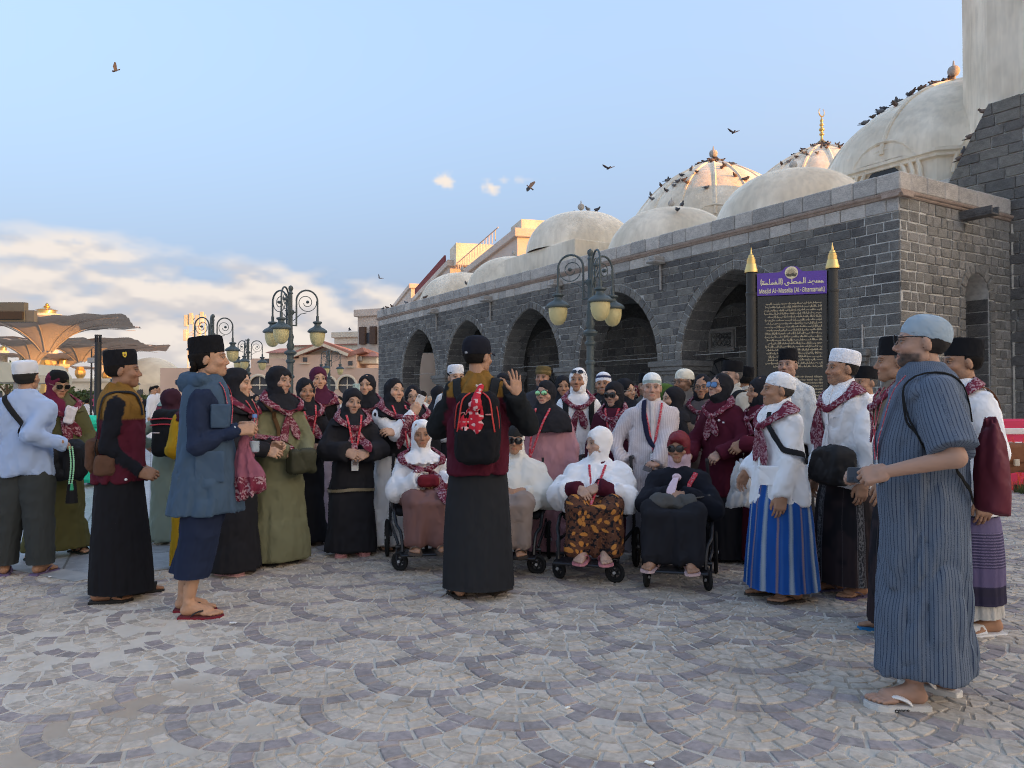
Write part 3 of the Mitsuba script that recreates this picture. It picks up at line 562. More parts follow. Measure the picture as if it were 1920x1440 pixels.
# ------------------------------------------------------------------ street lamps
def lamp_post(x, y, H, yaw, label, group, arms=4, s=1.0):
    k = thing('street_lamp', label, 'street lamp', group); M0 = mat(rz(yaw), (x, y, 0))
    zt = H
    pr = [(.20, 0), (.20, .12), (.15, .16), (.13, .5), (.15, .53), (.15, .58), (.10, .64), (.075, .9), (.075, zt - 2.62 * s), (.10, zt - 2.60 * s), (.10, zt - 2.55 * s), (.075, zt - 2.52 * s), (.075, zt - 2.20 * s), (.11, zt - 2.16 * s), (.11, zt - 2.12 * s),
          (.075, zt - 2.08 * s), (.08, zt - 1.98 * s), (.15, zt - 1.92 * s), (.15, zt - 1.88 * s), (.07, zt - 1.82 * s), (.095, zt - 1.70 * s), (.06, zt - 1.60 * s), (.085, zt - 1.45 * s), (.055, zt - 1.36 * s), (.05, zt - .85 * s), (.085, zt - .80 * s), (.085, zt - .72 * s), (.045, zt - .68 * s),
          (.042, zt - .25 * s), (.06, zt - .24 * s), (.045, zt - .2 * s), (.035, zt - .17 * s), (.062, zt - .10 * s), (.05, zt - .04 * s), (.001, zt)]
    part(k, 'post', mikit.ply(xf(lathe(pr, 18), M0), 'lamp_metal', smooth=40))
    for i in range(arms):
        M = M0 @ mat(rz(2 * PI * i / arms)); q = lambda *p: np.array(p, float) * s
        arcp = [(.16, 0, -1.15), (.16, 0, -.52)] + [(.455 - .295 * math.cos(a), 0, -.42 + .30 * math.sin(a)) for a in np.linspace(0, PI, 16)] + [(.75, 0, -.55), (.75, 0, -.86)]
        a3 = [(x_ * s, y_, zt + z_ * s) for x_, y_, z_ in arcp]
        sc = [(.445 + (.27 - .018 * t) * math.cos(PI - t), 0, -.47 - (.27 - .018 * t) * math.sin(t - PI + PI)) for t in np.linspace(PI * 1.0, PI * 3.6, 34)]
        spir = [(.44 + (.285 - .205 * u) * math.cos(a), 0, -.47 + (.285 - .205 * u) * math.sin(a)) for u, a in zip(np.linspace(0, 1, 40), np.linspace(.2, .2 - PI * 3.0, 40))]
        s3 = [(x_ * s, y_, zt + z_ * s) for x_, y_, z_ in spir]
        br = [(x_ * s, 0, zt + z_ * s) for x_, z_ in ((.07, -1.0), (.16, -.92), (.28, -.80), (.44, -.76))]
        am = [tube(a3, .022 * s + .003, 8), tube(s3, .012 * s, 6), tube(br, .012 * s, 6), ball(.045 * s, (.47 * s, 0, zt - .45 * s), (1, 1.6, 1)), tube([(.05 * s, 0, zt - .76 * s), (.18 * s, 0, zt - .76 * s)], .022 * s, 8), tube([(.05 * s, 0, zt - 1.13 * s), (.18 * s, 0, zt - 1.13 * s)], .02 * s, 8)]
        a_k = part(k, 'arm', mikit.ply(xf(cat(am), M), 'lamp_metal', smooth=50))
        lx, lz = .75 * s, zt - .86 * s
        hood = [(.001, .02), (.035, .02), (.035, -.10), (.11, -.12), (.115, -.15), (.075, -.185), (.075, -.215), (.10, -.25), (.19, -.30), (.235, -.345), (.24, -.365), (.235, -.385), (.19, -.40), (.001, -.40)]
        part(k, 'lantern_hood', mikit.ply(xf(lathe(np.array(hood) * s * 1.15, 26), M @ mat(t=(lx, 0, lz))), 'lamp_metal', smooth=40))
        gl = [(.185, -.395), (.185, -.44)] + [(.185 * math.cos(a) ** .8, -.44 - .30 * math.sin(a)) for a in np.linspace(.1, PI / 2 - .05, 12)] + [(.001, -.745)]
        part(k, 'lantern_globe', mikit.ply(xf(lathe(np.array(gl) * s * 1.15, 24), M @ mat(t=(lx, 0, lz))), 'lamp_glass', smooth=50))
    return k
def lamp_at(px, ptop, Z, yaw, label, group=None, arms=4, s=1.0):
    p = world(px, ptop, Z); lamp_post(p[0], p[1], p[2], yaw, label, group, arms, s)
lamp_at(1107, 465, 15.0, -1.38 + PI * 2 / 3 * 0, 'dark green street lamp with yellow globes standing close before the arcade', arms=3, s=.87)
lamp_at(544, 534, 18.7, -1.62, 'dark green street lamp with three yellow globes against the cloudy sky above a black headscarf', arms=3, s=.87)
lamp_at(398, 588, 24.0, -1.3, 'dark street lamp partly hidden behind the head of the young man in blue', arms=3, s=.87)
lamp_at(465, 634, 36.0, -1.5, 'dark street lamp between the blue young man and the pink building', arms=3, s=.87)
lamp_at(617, 655, 45.0, -1.6, 'distant street lamp standing before the pink building, right of the pediment', arms=3, s=.87)
lamp_at(228, 680, 40.0, -1.4, 'distant street lamp seen behind the neck of the boy in the brown jacket', arms=3, s=.87)
# ------------------------------------------------------------------ far buildings
B['pink_wall'] = bumped(princ(proc(lambda p, n, uv: mix((.52, .365, .28), (.62, .46, .365), fbm(p.x * .8, p.y * .8, p.z * .8, 4))), .9, .1), lambda p, n, uv: fbm(p.x * 6, p.y * 6, p.z * 6, 3), .01)
B['cream_wall'] = princ(pn((.60, .53, .42), (.72, .65, .52), .6), .9, .1)
B['hotel_wall'] = princ(pn((.52, .44, .37), (.62, .53, .45), .3), .9, .1)
B['red_roof'] = princ(pn((.32, .15, .115), (.40, .20, .16), 1.5), .85, .2)
B['window_dark'] = princ((.055, .06, .07), .18, .5)
B['screen_wood'] = princ((.10, .065, .05), .7, .2)
def mb(*bs): return cat(list(bs))
# pink building with arched windows and red roofs
Zp = 52.0; X = lambda px, Z=Zp: (px - 960) / F * Z; Hh = lambda py, Z=Zp: 1.3 + (HY - py) / F * Z
pk = thing('pink_building', 'long pink building with arched windows, cream gable and red roofs', 'building')
aw = [(485, 722, 19), (614, 722, 17), (650, 722, 18), (392, 722, 18), (430, 722, 16)]
wp = sbox(X(300), 0, X(712), Hh(690)); wp = wp.union(sbox(X(470), 0, X(560), Hh(672))).union(sbox(X(560), 0, X(668), Hh(665)))
hol = unary_union([sbox(X(a - r), Hh(b + 8), X(a + r), Hh(b)).union(Point(X(a), Hh(b)).buffer((X(a + r) - X(a)))) for a, b, r in aw])
part(pk, 'wall', mikit.ply(at(up(wp.difference(hol), 0, 14), 0, Zp, 0), 'pink_wall'))
for a, b, r in aw:
    rr = X(a + r) - X(a); w = part(pk, 'arched_window', mikit.ply(at(up(sbox(X(a) - rr, Hh(b + 8), X(a) + rr, Hh(b)).union(Point(X(a), Hh(b)).buffer(rr)), .25, .35), 0, Zp, 0), 'window_dark'))
    fr = [tube([(X(a) - rr, 0, Hh(b + 8)), (X(a) - rr, 0, Hh(b))] + [(X(a) - rr * math.cos(q), 0, Hh(b) + rr * math.sin(q)) for q in np.linspace(0, PI, 14)] + [(X(a) + rr, 0, Hh(b + 8))], .09, 6), tube([(X(a), .2, Hh(b + 8)), (X(a), .2, Hh(b) + rr)], .04, 5), bbox(X(a) - rr, X(a) + rr, .18, .26, Hh(b) - .04, Hh(b) + .04)]
    part(w, 'frame', mikit.ply(at(cat(fr), 0, Zp, 0), 'cream_wall'))
for a, b in ((572, 674), (657, 681), (500, 677)):
    w = part(pk, 'window', mikit.ply(at(bbox(X(a - 4), X(a + 4), -.06, .02, Hh(b + 4), Hh(b - 4)), 0, Zp, 0), 'window_dark')); part(w, 'sill', mikit.ply(at(bbox(X(a - 8), X(a + 8), -.2, 0, Hh(b + 8), Hh(b + 7)), 0, Zp, 0), 'cream_wall'))
gx0, gx1, gm = 545, 655, 606
gab = Polygon([(X(548), Hh(668)), (X(650), Hh(668)), (X(gm), Hh(646))])
part(pk, 'gable', mikit.ply(at(up(Polygon([(X(552), Hh(668)), (X(648), Hh(668)), (X(648), Hh(664)), (X(gm), Hh(648)), (X(552), Hh(664))]), .6, 10), 0, Zp, 0), 'cream_wall'))
def slope(p0, p1, w=.18, d0=-.3, d1=11): return at(up(LineString([p0, p1]).buffer(w, cap_style=2), d0, d1), 0, Zp, 0)
part(pk, 'gable_roof', mikit.ply(cat([slope((X(544), Hh(668)), (X(gm), Hh(644))), slope((X(gm), Hh(644)), (X(656), Hh(664)))]), 'red_roof'))
part(pk, 'gable_trim', mikit.ply(cat([slope((X(546), Hh(669.5)), (X(gm), Hh(646.5)), .10, -.42, -.28), slope((X(gm), Hh(646.5)), (X(654), Hh(666)), .10, -.42, -.28)]), 'cream_wall'))
for c, t, w in ((513, 648, 22), (685, 655, 20)):
    z0, z1 = Hh(t + 12), Hh(t + 22)
    part(pk, 'tower', mikit.ply(bbox(X(c - w * .8), X(c + w * .8), Zp + 1, Zp + 3.3, Hh(680), z0), 'cream_wall'))
    hip = trimesh.convex.convex_hull(np.array([[X(c - w), Zp + .6, z0], [X(c + w), Zp + .6, z0], [X(c - w), Zp + 3.8, z0], [X(c + w), Zp + 3.8, z0], [X(c - w * .3), Zp + 2.2, Hh(t + 1)], [X(c + w * .3), Zp + 2.2, Hh(t + 1)]])); part(pk, 'tower_roof', mikit.ply(tm(hip), 'red_roof'))
part(pk, 'side_roof', mikit.ply(slope((X(648), Hh(667)), (X(682), Hh(655)), .14, -.2, 6), 'red_roof'))
# roof-top plant
for a in (548, 668, 555): part(pk, 'roof_plant', solid(bbox(X(a), X(a + 7), Zp + .3, Zp + 1.2, Hh(676), Hh(667), .05), (.25, .24, .23)))

def tower_block(name, label, fx, fy, ang, w, dpt, h, rows, cols, wallm, cat_='building', winw=.55, winh=.55, z0=0.0, sides=True, group=None):
    """A block of storeys: its front face centred on (fx, fy), turned by ang; each window a part with a sill."""
    k = thing(name, label, cat_, group); M = mat(rz(ang), (fx, fy, 0))
    part(k, 'wall', mikit.ply(xf(bbox(-w / 2, w / 2, 0, dpt, z0, h), M), wallm))
    part(k, 'roof_edge', mikit.ply(xf(bbox(-w / 2 - .3, w / 2 + .3, -.3, dpt + .3, h, h + .7, .05), M), wallm))
    dz = (h - z0 - 2) / rows
    for f_ in ((0, 1) if sides else (0,)):
        W = w if f_ == 0 else dpt; MM = M if f_ == 0 else M @ mat(rz(-PI / 2), (-w / 2, dpt, 0)); n = cols if f_ == 0 else max(2, int(cols * dpt / w))
        if f_ == 1: MM = M @ mat(rz(-PI / 2), (-w / 2, dpt, 0))
        dx = W / n
        for r in range(rows):
            for c in range(n):
                x, z = -W / 2 + (c + .5) * dx if f_ == 0 else (c + .5) * dx, z0 + 1.2 + r * dz
                part(k, 'window', mikit.ply(xf(bbox(x - dx * winw / 2, x + dx * winw / 2, -.05, .05, z, z + dz * winh), MM), 'window_dark'))
    return k, M
# tall beige block beyond the left end of the arcade, with wooden window screens
k, M = tower_block('beige_hotel', 'beige tower with dark wooden window screens at the left end of the arcade', X(703, 75), 75, -.45, 4.2, 18, Hh(592, 75), 4, 2, 'hotel_wall', sides=True)
for i in range(3):
    part(k, 'window_screen', mikit.ply(xf(bbox(-1.7 + i * 1.25, -1.0 + i * 1.25, -.35, 0, Hh(645, 75), Hh(612, 75), .03), M), 'screen_wood'))
k, M = tower_block('yellow_block', 'sunlit yellow stepped block behind the red roofs of the pink building', X(672, 95), 95, -.35, 7, 12, Hh(632, 95), 3, 3, 'cream_wall')
part(k, 'stair_tower', mikit.ply(xf(bbox(-3.4, -.4, 2, 6, Hh(632, 95), Hh(626, 95)), M), 'cream_wall'))
part(k, 'low_wing', mikit.ply(xf(bbox(-9, 1, -1.5, 8, 0, Hh(648, 95)), M), 'cream_wall')); part(k, 'wing_roof', mikit.ply(xf(bbox(-9.3, 1.3, -1.8, 8.3, Hh(648, 95), Hh(646, 95)), M), 'red_roof'))
# hotels whose roofs show above the parapet: their long fronts run beside the mosque
def long_hotel(label, x0, y0, z0, x1, y1, z1, Z0, Z1, wall='hotel_wall', rows=3, cols=9, dep=9):
    p0, p1 = world(x0, y0, Z0), world(x1, y1, Z1); d = p1[:2] - p0[:2]; L = np.linalg.norm(d); ang = math.atan2(d[1], d[0]); h = (p0[2] + p1[2]) / 2
    c = (p0 + p1) / 2
    return tower_block('hotel', label, c[0], c[1], ang, L, dep, h, rows, cols, wall)
k, M = long_hotel('large hotel with railed roof terrace and golden end wall behind the arcade domes', 850, 512, 0, 970, 474, 0, 88, 62, cols=10, dep=3.5)
hz = world(985, 462, 60)[2] * .5 + world(850, 505, 88)[2] * .5
part(k, 'roof_house', mikit.ply(xf(bbox(10, 13.2, .4, 3.2, hz, hz + 1.3, .04), M), 'cream_wall'))
part(k, 'terrace_rail', mikit.ply(xf(cat([tube([(-17, -.2, hz + 1.7), (8, -.2, hz + 1.7)], .06, 5)] + [tube([(x, -.2, hz + .7), (x, -.2, hz + 1.7)], .05, 5) for x in np.arange(-17, 8.1, 1.2)]), M), 'hotel_wall'))
k, M = long_hotel('lower hotel with a dark red roof sign, beyond the leftmost porch dome', 772, 553, 0, 842, 522, 0, 120, 86, cols=8, dep=4)
hz = (world(772, 553, 120)[2] + world(842, 522, 86)[2]) / 2
part(k, 'roof_sign', solid(xf(bbox(-14, 14, 0, .2, hz + .9, hz + 1.9), M), (.22, .06, .06)))
part(k, 'roof_house', mikit.ply(xf(bbox(15, 19, .5, 5, hz, hz + 2.4), M), 'cream_wall'))
long_hotel('farthest beige hotel whose roof just shows over the arcade end', 733, 572, 0, 770, 556, 0, 150, 118, cols=6)
# the hotels across the street to the right: out of the picture, they shade the square
for i, (x, y, ang, w, h) in enumerate(((60, -56, 0, 0, 17.5), (75, -31, 0, 0, 16.5), (90, -6, 0, 0, 16.6), (104, 20, 0, 0, 16.2))):
    tower_block('street_hotel', None, x, y, PI - 1.02 - PI + PI / 2 + 0, 28, 12, h, 4, 7, 'hotel_wall', sides=False)
for kk in list(labels):
    if kk.startswith('street_hotel'): labels[kk] = {'label': 'beige hotel across the street to the right of the square', 'category': 'building', 'group': 'hotels across the street'}

# ------------------------------------------------------------------ giant sunshades, far minarets and the rest on the left
B['shade_cloth'] = princ(proc(lambda p, n, uv: mix((.33, .31, .30), (.41, .385, .37), fbm(p.x * .4, p.y * .4, p.z * 1.5, 4))), .85, .15)
def sunshade(px, py, Z, half, label, rot=.35):
    p = world(px, py, Z); k = thing('sunshade', label, 'sunshade', 'giant sunshades of the square'); M = mat(rz(rot), (p[0], p[1], 0)); zt = p[2]
    n, m = 16, 96; th = np.linspace(0, 2 * PI, m, endpoint=False); sq = 1 / np.maximum(np.abs(np.cos(th)), np.abs(np.sin(th))); sq = np.minimum(sq, 1.36)
    u = np.linspace(.06, 1, n); V = []
    for a in u:
        r = half * a * (1 + (sq - 1) * a); z = zt - 5.6 * (1 - a) ** 3.4 + .25 * a ** 6 * np.cos(th * 24) * .5 - .35 * np.cos(4 * th) * a ** 3
        V.append(np.stack([r * np.cos(th), r * np.sin(th), z * np.ones(m)], -1))
    part(k, 'canopy', mikit.ply(xf((np.vstack(V), gridf(n, m, True)), M), 'shade_cloth', smooth=True))
    part(k, 'pole', mikit.ply(xf(lathe([(.9, 0), (.9, 3), (.75, 3.4), (.75, zt - 8.6), (.95, zt - 8.4), (1.25, zt - 7.8), (1.25, zt - 6.9), (.95, zt - 6.6), (.7, zt - 5.9)], 8), M), 'gold_paint'))
    for r_ in range(8):
        a = PI / 4 * r_; pts = [(half * q * (1.36 if r_ % 2 else 1) ** q * math.cos(a), half * q * (1.36 if r_ % 2 else 1) ** q * math.sin(a), zt - 5.7 * (1 - q) ** 3.4 - .12) for q in np.linspace(.06, .96, 12)]
        part(k, 'arm', mikit.ply(xf(tube(pts, np.linspace(.10, .04, 12), 6), M), 'shade_cloth'))
    return k
sunshade(86, 603, 118, 12.2, 'largest and nearest giant sunshade, over the white-capped man at far left')
sunshade(60, 641, 166, 12.0, 'giant sunshade just under the nearest one, seen behind its gilded pole')
sunshade(150, 643, 190, 15.5, 'giant sunshade behind the black bollard, its tip ending left of the boy in black cap', .2)
sunshade(200, 652, 205, 14.5, 'giant sunshade whose tip shows between the boy in black cap and the blue young man', .5)
sunshade(110, 668, 245, 18, 'farther giant sunshade low behind the head of the woman in olive', .1)
sunshade(230, 692, 300, 16, 'distant small giant sunshade level with the chin of the boy in black cap', .3)
def far_minaret(px, ptop, pbase, Z, w, label):
    p = world(px, ptop, Z); k = thing('far_minaret', label, 'minaret', 'distant gilded minarets'); h = p[2]; b = 1.3; hb = h - (pbase - ptop) / F * Z
    part(k, 'shaft', mikit.ply(at(lathe([(w, 0), (w, hb), (w * 1.3, hb + .5), (w * 1.3, hb + 1.2), (w * .8, hb + 1.3)], 12), p[0], p[1], 0), 'cream_wall', smooth=30))
    H_ = h - hb - 1.2
    part(k, 'gilded_top', mikit.ply(at(lathe([(w * .8, hb + 1.2), (w * .8, hb + 1.2 + .3 * H_), (w * 1.0, hb + 1.2 + .33 * H_), (w * .5, hb + 1.2 + .5 * H_), (w * .25, hb + 1.2 + .6 * H_), (w * .3, hb + 1.2 + .68 * H_), (w * .12, hb + 1.2 + .78 * H_), (w * .18, hb + 1.2 + .84 * H_), (.02, h)], 12), p[0], p[1], 0), 'gold', smooth=40))
far_minaret(86, 567, 596, 240, 3.2, 'gilded minaret top rising straight over the largest sunshade')
far_minaret(46, 640, 672, 240, 1.6, 'gilded minaret between the two leftmost sunshades')
far_minaret(5, 640, 665, 240, 1.2, 'gilded minaret tip at the left edge of the view')
far_minaret(118, 660, 690, 240, 1.4, 'gilded minaret right of the largest sunshade pole')
far_minaret(197, 647, 668, 240, 1.6, 'gilded minaret tip just left of the black cap of the boy')
# big golden domed building far left, long low buildings
gb = thing('golden_hall', 'far sunlit yellow hall with a low dome behind the boy in the brown jacket', 'building'); p = world(285, 705, 130)
part(gb, 'dome', mikit.ply(at(lathe([(5.2 * math.cos(a), 5.2 + 4.8 * math.sin(a)) for a in np.linspace(0, PI / 2 - .001, 14)], 28), p[0], 130, -1.5), 'cream_wall', smooth=60))
part(gb, 'wall', mikit.ply(bbox(p[0] - 6.5, p[0] + 6.5, 124, 137, 0, 4.0, .05), 'cream_wall'))
for i in range(6): part(gb, 'window', mikit.ply(bbox(p[0] - 5.6 + 2.0 * i, p[0] - 4.6 + 2.0 * i, 123.9, 124.1, 1.2, 3.0), 'window_dark'))
lw = thing('far_colonnade', 'long far yellow colonnade low on the horizon at left', 'building')
x0, x1 = (-40 - 960) / F * 150, (210 - 960) / F * 150
part(lw, 'wall', mikit.ply(bbox(x0, x1, 150, 158, 0, 1.3 + 40 / F * 150, .05), 'cream_wall')); part(lw, 'roof_edge', mikit.ply(bbox(x0, x1, 149.5, 150, 4.9, 5.5), 'cream_wall'))
for i in range(16): part(lw, 'arch_opening', mikit.ply(at(up(sbox(-.55, 0, .55, 2.4).union(Point(0, 2.4).buffer(.55)), -.06, .06), x0 + 2.6 + i * 1.55, 149.95, .2), 'window_dark'))
dg = thing('grey_screen', 'dark grey screen board high at the left edge above the largest sunshade', 'screen')
a = world(0, 596, 60); b = world(44, 566, 60); c = world(62, 581, 60)
part(dg, 'panel', solid(bbox(a[0] - 3, b[0], 60, 60.5, a[2] - .3, b[2], .03), (.07, .09, .10))); part(dg, 'side_panel', solid(bbox(b[0], c[0], 60.05, 60.45, a[2] - .3, c[2], .03), (.09, .11, .12))); part(dg, 'soffit', solid(bbox(a[0] - 3, b[0] - .05, 59.8, 60, a[2] - .1, a[2] + .5), (.03, .03, .03))); part(dg, 'mast', mikit.ply(bbox(a[0] - 3.4, a[0] - 2.8, 59.9, 60.4, 0, b[2]), 'black_metal'))
kk = thing('market_kiosk', 'cream awning of a kiosk behind the white-capped man at the left edge', 'kiosk'); a = world(-10, 680, 24); b = world(22, 716, 24)
aw_ = Polygon([(a[0] - 2, b[2]), (b[0] + .15, b[2]), (b[0] + .15, b[2] + .25), (b[0] - .15, b[2] + .62), (a[0] - 2, b[2] + .75)])
part(kk, 'awning', solid(at(up(aw_, 0, 3), 0, 24, 0), (.55, .52, .40))); part(kk, 'counter', solid(bbox(a[0] - 2, b[0] - .1, 24.3, 26, 0, 1.05, .02), (.35, .28, .2))); part(kk, 'post', solid(bbox(b[0] - .02, b[0] + .06, 24.1, 24.2, 0, b[2]), (.3, .3, .3)))
# bollard column and banner pole
p = world(183, 630, 12.0); k = thing('light_column', 'black cylindrical light column behind the boy in the brown jacket', 'light column')
part(k, 'column', mikit.ply(at(lathe([(.13, 0), (.13, .05), (.05, .06), (.05, p[2] - .10), (.001, p[2] - .10)], 20), p[0], p[1], 0), 'black_metal', smooth=40))
part(k, 'slatted_head', mikit.ply(at(cat([bbox(.042 * math.cos(q) - .006, .042 * math.cos(q) + .006, .042 * math.sin(q) - .006, .042 * math.sin(q) + .006, -.10, 0) for q in np.linspace(0, 2 * PI, 9)[:-1]] + [lathe([(.001, 0), (.052, 0), (.052, .02), (.001, .02)], 20)]), p[0], p[1], p[2]), 'black_metal'))
p = world(171, 655, 30.0); k = thing('flag_pole', 'thin dark pole with a small fitting left of the black light column', 'pole')
part(k, 'shaft', mikit.ply(at(lathe([(.05, 0), (.04, p[2] * .6), (.02, p[2])], 10), p[0], p[1], 0), 'black_metal')); part(k, 'fitting', solid(bbox(p[0] - .12, p[0] + .12, 29.9, 30.1, 3.0 - .25, 2.95, .02), (.35, .35, .35)))
# telecom mast, sunlit
p = world(368, 590, 75); k = thing('telecom_mast', 'sunlit lattice telecom mast behind the head of the blue young man', 'mast'); mm = []
for sx in (-.6, .6):
    for sy in (-.6, .6): mm.append(tube([(p[0] + sx, 75 + sy, 0), (p[0] + sx, 75 + sy, p[2])], .06, 5))
for z in np.arange(1, p[2], 1.1): mm += [tube([(p[0] - .6, 74.4, z), (p[0] + .6, 74.4, z + 1.0)], .04, 4), tube([(p[0] + .6, 74.4, z), (p[0] + .6, 75.6, z + 1.0)], .04, 4), tube([(p[0] - .6, 74.4, z), (p[0] + .6, 74.4, z)], .04, 4)]
part(k, 'lattice', mikit.ply(cat(mm), 'cream_wall'))
for i, (dx, z) in enumerate(((-.75, 1.2), (-.25, 1.0), (.35, 1.2), (.8, .9), (-.8, 2.6), (.5, 2.4))): part(k, 'antenna_panel', mikit.ply(bbox(p[0] + dx - .16, p[0] + dx + .16, 74.1, 74.35, p[2] - z, p[2] - z + 1.1, .03), 'cream_wall'))
# barriers, hoarding, green bins
bg = thing('pink_hoarding', 'far bright pink hoarding board with white blurred lettering at left', 'hoarding'); a = world(146, 756, 55); b = world(176, 742, 55)
part(bg, 'board', solid(bbox(a[0], b[0], 55, 55.1, .3, b[2], .01), (.65, .06, .22))); part(bg, 'lettering', solid(bbox(a[0] + .2, a[0] + .75, 54.97, 55, b[2] - .32, b[2] - .15), (.8, .7, .7)))
part(bg, 'foot', solid(bbox(a[0], b[0], 54.9, 55.2, 0, .3), (.5, .5, .5)))
for i, (px, c_) in enumerate(((157, (.02, .42, .27)), (181, (.03, .45, .33)))):
    p = world(px, 772, 11.5 + i * .4); k = thing('green_bin', ('turquoise green plastic bin with rounded lid, left of the boy in brown', 'second turquoise green plastic bin, partly hidden by the boy in brown')[i], 'bin')
    part(k, 'body', solid(xf(bbox(-.20, .20, -.24, .24, .08, .88, .05), mat(rz(.2), (p[0], p[1], 0))), c_, smooth=20)); part(k, 'lid', solid(xf(bbox(-.22, .22, -.27, .27, .885, 1.06, .06), mat(rz(.2), (p[0], p[1], 0))), np.array(c_) * 1.25, smooth=20))
    for s in (-1, 1): part(k, 'wheel', solid(at(tube([(-.03, 0, 0), (.03, 0, 0)], .08, 12), p[0] + .18 * s, p[1] + .2, .08), (.02, .02, .02)))
def barrier(px, py0, py1, pb, label, Z, ang):
    k = thing('plastic_barrier', label, 'barrier', None); p = world(px, pb, Z); M = mat(rz(ang), (p[0], p[1], 0)); L = 2.4; h = 1.02
    sec = Polygon([(-.27, 0), (.27, 0), (.27, .10), (.17, .26), (.13, .55), (.10, h - .03), (.07, h), (-.07, h), (-.10, h - .03), (-.13, .55), (-.17, .26), (-.27, .10)])
    sl = unary_union([sbox(-9, z, -.085, z + .10) for z in (.60, .78)])
    v, f = extrude(sec, L); part(k, 'body', solid(xf((np.c_[v[:, 2] - L / 2, v[:, 0], v[:, 1]], f), M), (.60, .055, .11)))
    for z in (.60, .80): part(k, 'white_band', solid(xf(bbox(-L / 2 + .12, L / 2 - .12, -.155 + (z - .6) * .12, -.09, z, z + .09, .01), M), (.75, .70, .66)))
    for x in (-.6, .6): part(k, 'fork_slot', solid(xf(bbox(x - .2, x + .2, -.285, -.2, .0, .085), M), (.05, .01, .02)))
barrier(1968, 0, 0, 912, 'red plastic road barrier with white bands at the right edge', 11.4, .1)
rn = []
for i in range(26):
    u = np.linspace(0, 1, 9); a = np.c_[world(1868 + i * 4, 0, 10.9)[0] + .25 * u * np.sin(i) , 10.85 + .1 * np.sin(u * 5 + i), .05 + .75 * (1 - u) * (.5 + .5 * abs(math.sin(i * 1.7))) + .03 * np.sin(9 * u + i)]; rn.append(tube(a, .006, 4))
for i in range(7): rn.append(tube(np.c_[np.linspace(world(1868, 0, 10.9)[0], world(1975, 0, 10.9)[0], 14), 10.82 + .06 * np.sin(np.arange(14) + i), .06 + .11 * i + .05 * np.sin(np.arange(14) * 1.3 + i * 2)], .006, 4))
single('safety_net', solid(cat(rn), (.75, .10, .05)), 'crumpled orange safety netting hanging over the red barrier', 'net')
# trees and shrubs far left
B['leaf'] = princ(proc(lambda p, n, uv: mix((.045, .07, .025), (.10, .13, .05), noise(p.x * 3, p.y * 3, p.z * 3))), .7, .2)
B['bark'] = princ((.12, .09, .06), .9, .1)
def tree(px, ptop, Z, w, label, dense=900):
    p = world(px, ptop, Z); k = thing('tree', label, 'tree'); h = p[2]; R = np.random.default_rng(px); lim = [tube([(p[0], Z, 0), (p[0] + .05, Z, h * .45), (p[0], Z, h * .7)], [.14, .1, .05], 8)]
    for i in range(6): a = i * 1.05; lim.append(tube([(p[0], Z, h * .42), (p[0] + w * .3 * math.cos(a), Z + w * .3 * math.sin(a), h * .62), (p[0] + w * .6 * math.cos(a), Z + w * .6 * math.sin(a), h * .8)], [.06, .04, .015], 5))
    part(k, 'trunk', mikit.ply(cat(lim), 'bark'))
    cl = R.normal(size=(14, 3)); cl /= np.linalg.norm(cl, axis=1, keepdims=True); cl = cl * [w * .6, w * .6, h * .22] + [p[0], Z, h * .72]
    c = cl[R.integers(14, size=dense)] + R.normal(size=(dense, 3)) * [w * .2, w * .2, h * .07]; s = .09 + .08 * R.random((dense, 1, 1))
    q = R.normal(size=(dense, 2, 3)); q /= np.linalg.norm(q, axis=-1, keepdims=True); a, b = q[:, 0], q[:, 1]
    V = np.stack([c - a * s[:, 0], c + b * s[:, 0] * .5, c + a * s[:, 0], c - b * s[:, 0] * .5], 1).reshape(-1, 3); i = np.arange(dense)[:, None] * 4
    part(k, 'crown', mikit.ply((V, np.vstack([i + [0, 1, 2], i + [0, 2, 3]])), 'leaf'), kind='stuff')
tree(136, 728, 42, 1.2, 'small green tree at left beside the far pink hoarding')
tree(268, 742, 40, 1.5, 'small green tree behind the far man in a white robe')
tree(12, 672, 52, 2.2, 'green tree top over the kiosk awning at the left edge')
gs = []
for i in range(160):
    x, y = world(1916 + 9 * rng.random(), 0, 10.6)[0], 10.3 + .5 * rng.random(); a = rng.random() * 6.28; hh = .08 + .14 * rng.random()
    gs.append((np.array([[x - .006, y, 0], [x + .006, y, 0], [x + .05 * math.cos(a), y + .05 * math.sin(a), hh]]), np.array([[0, 1, 2]])))
single('weeds', mikit.ply(cat(gs), 'leaf'), 'tuft of green weeds on the paving at the right edge', 'grass', kind='stuff')

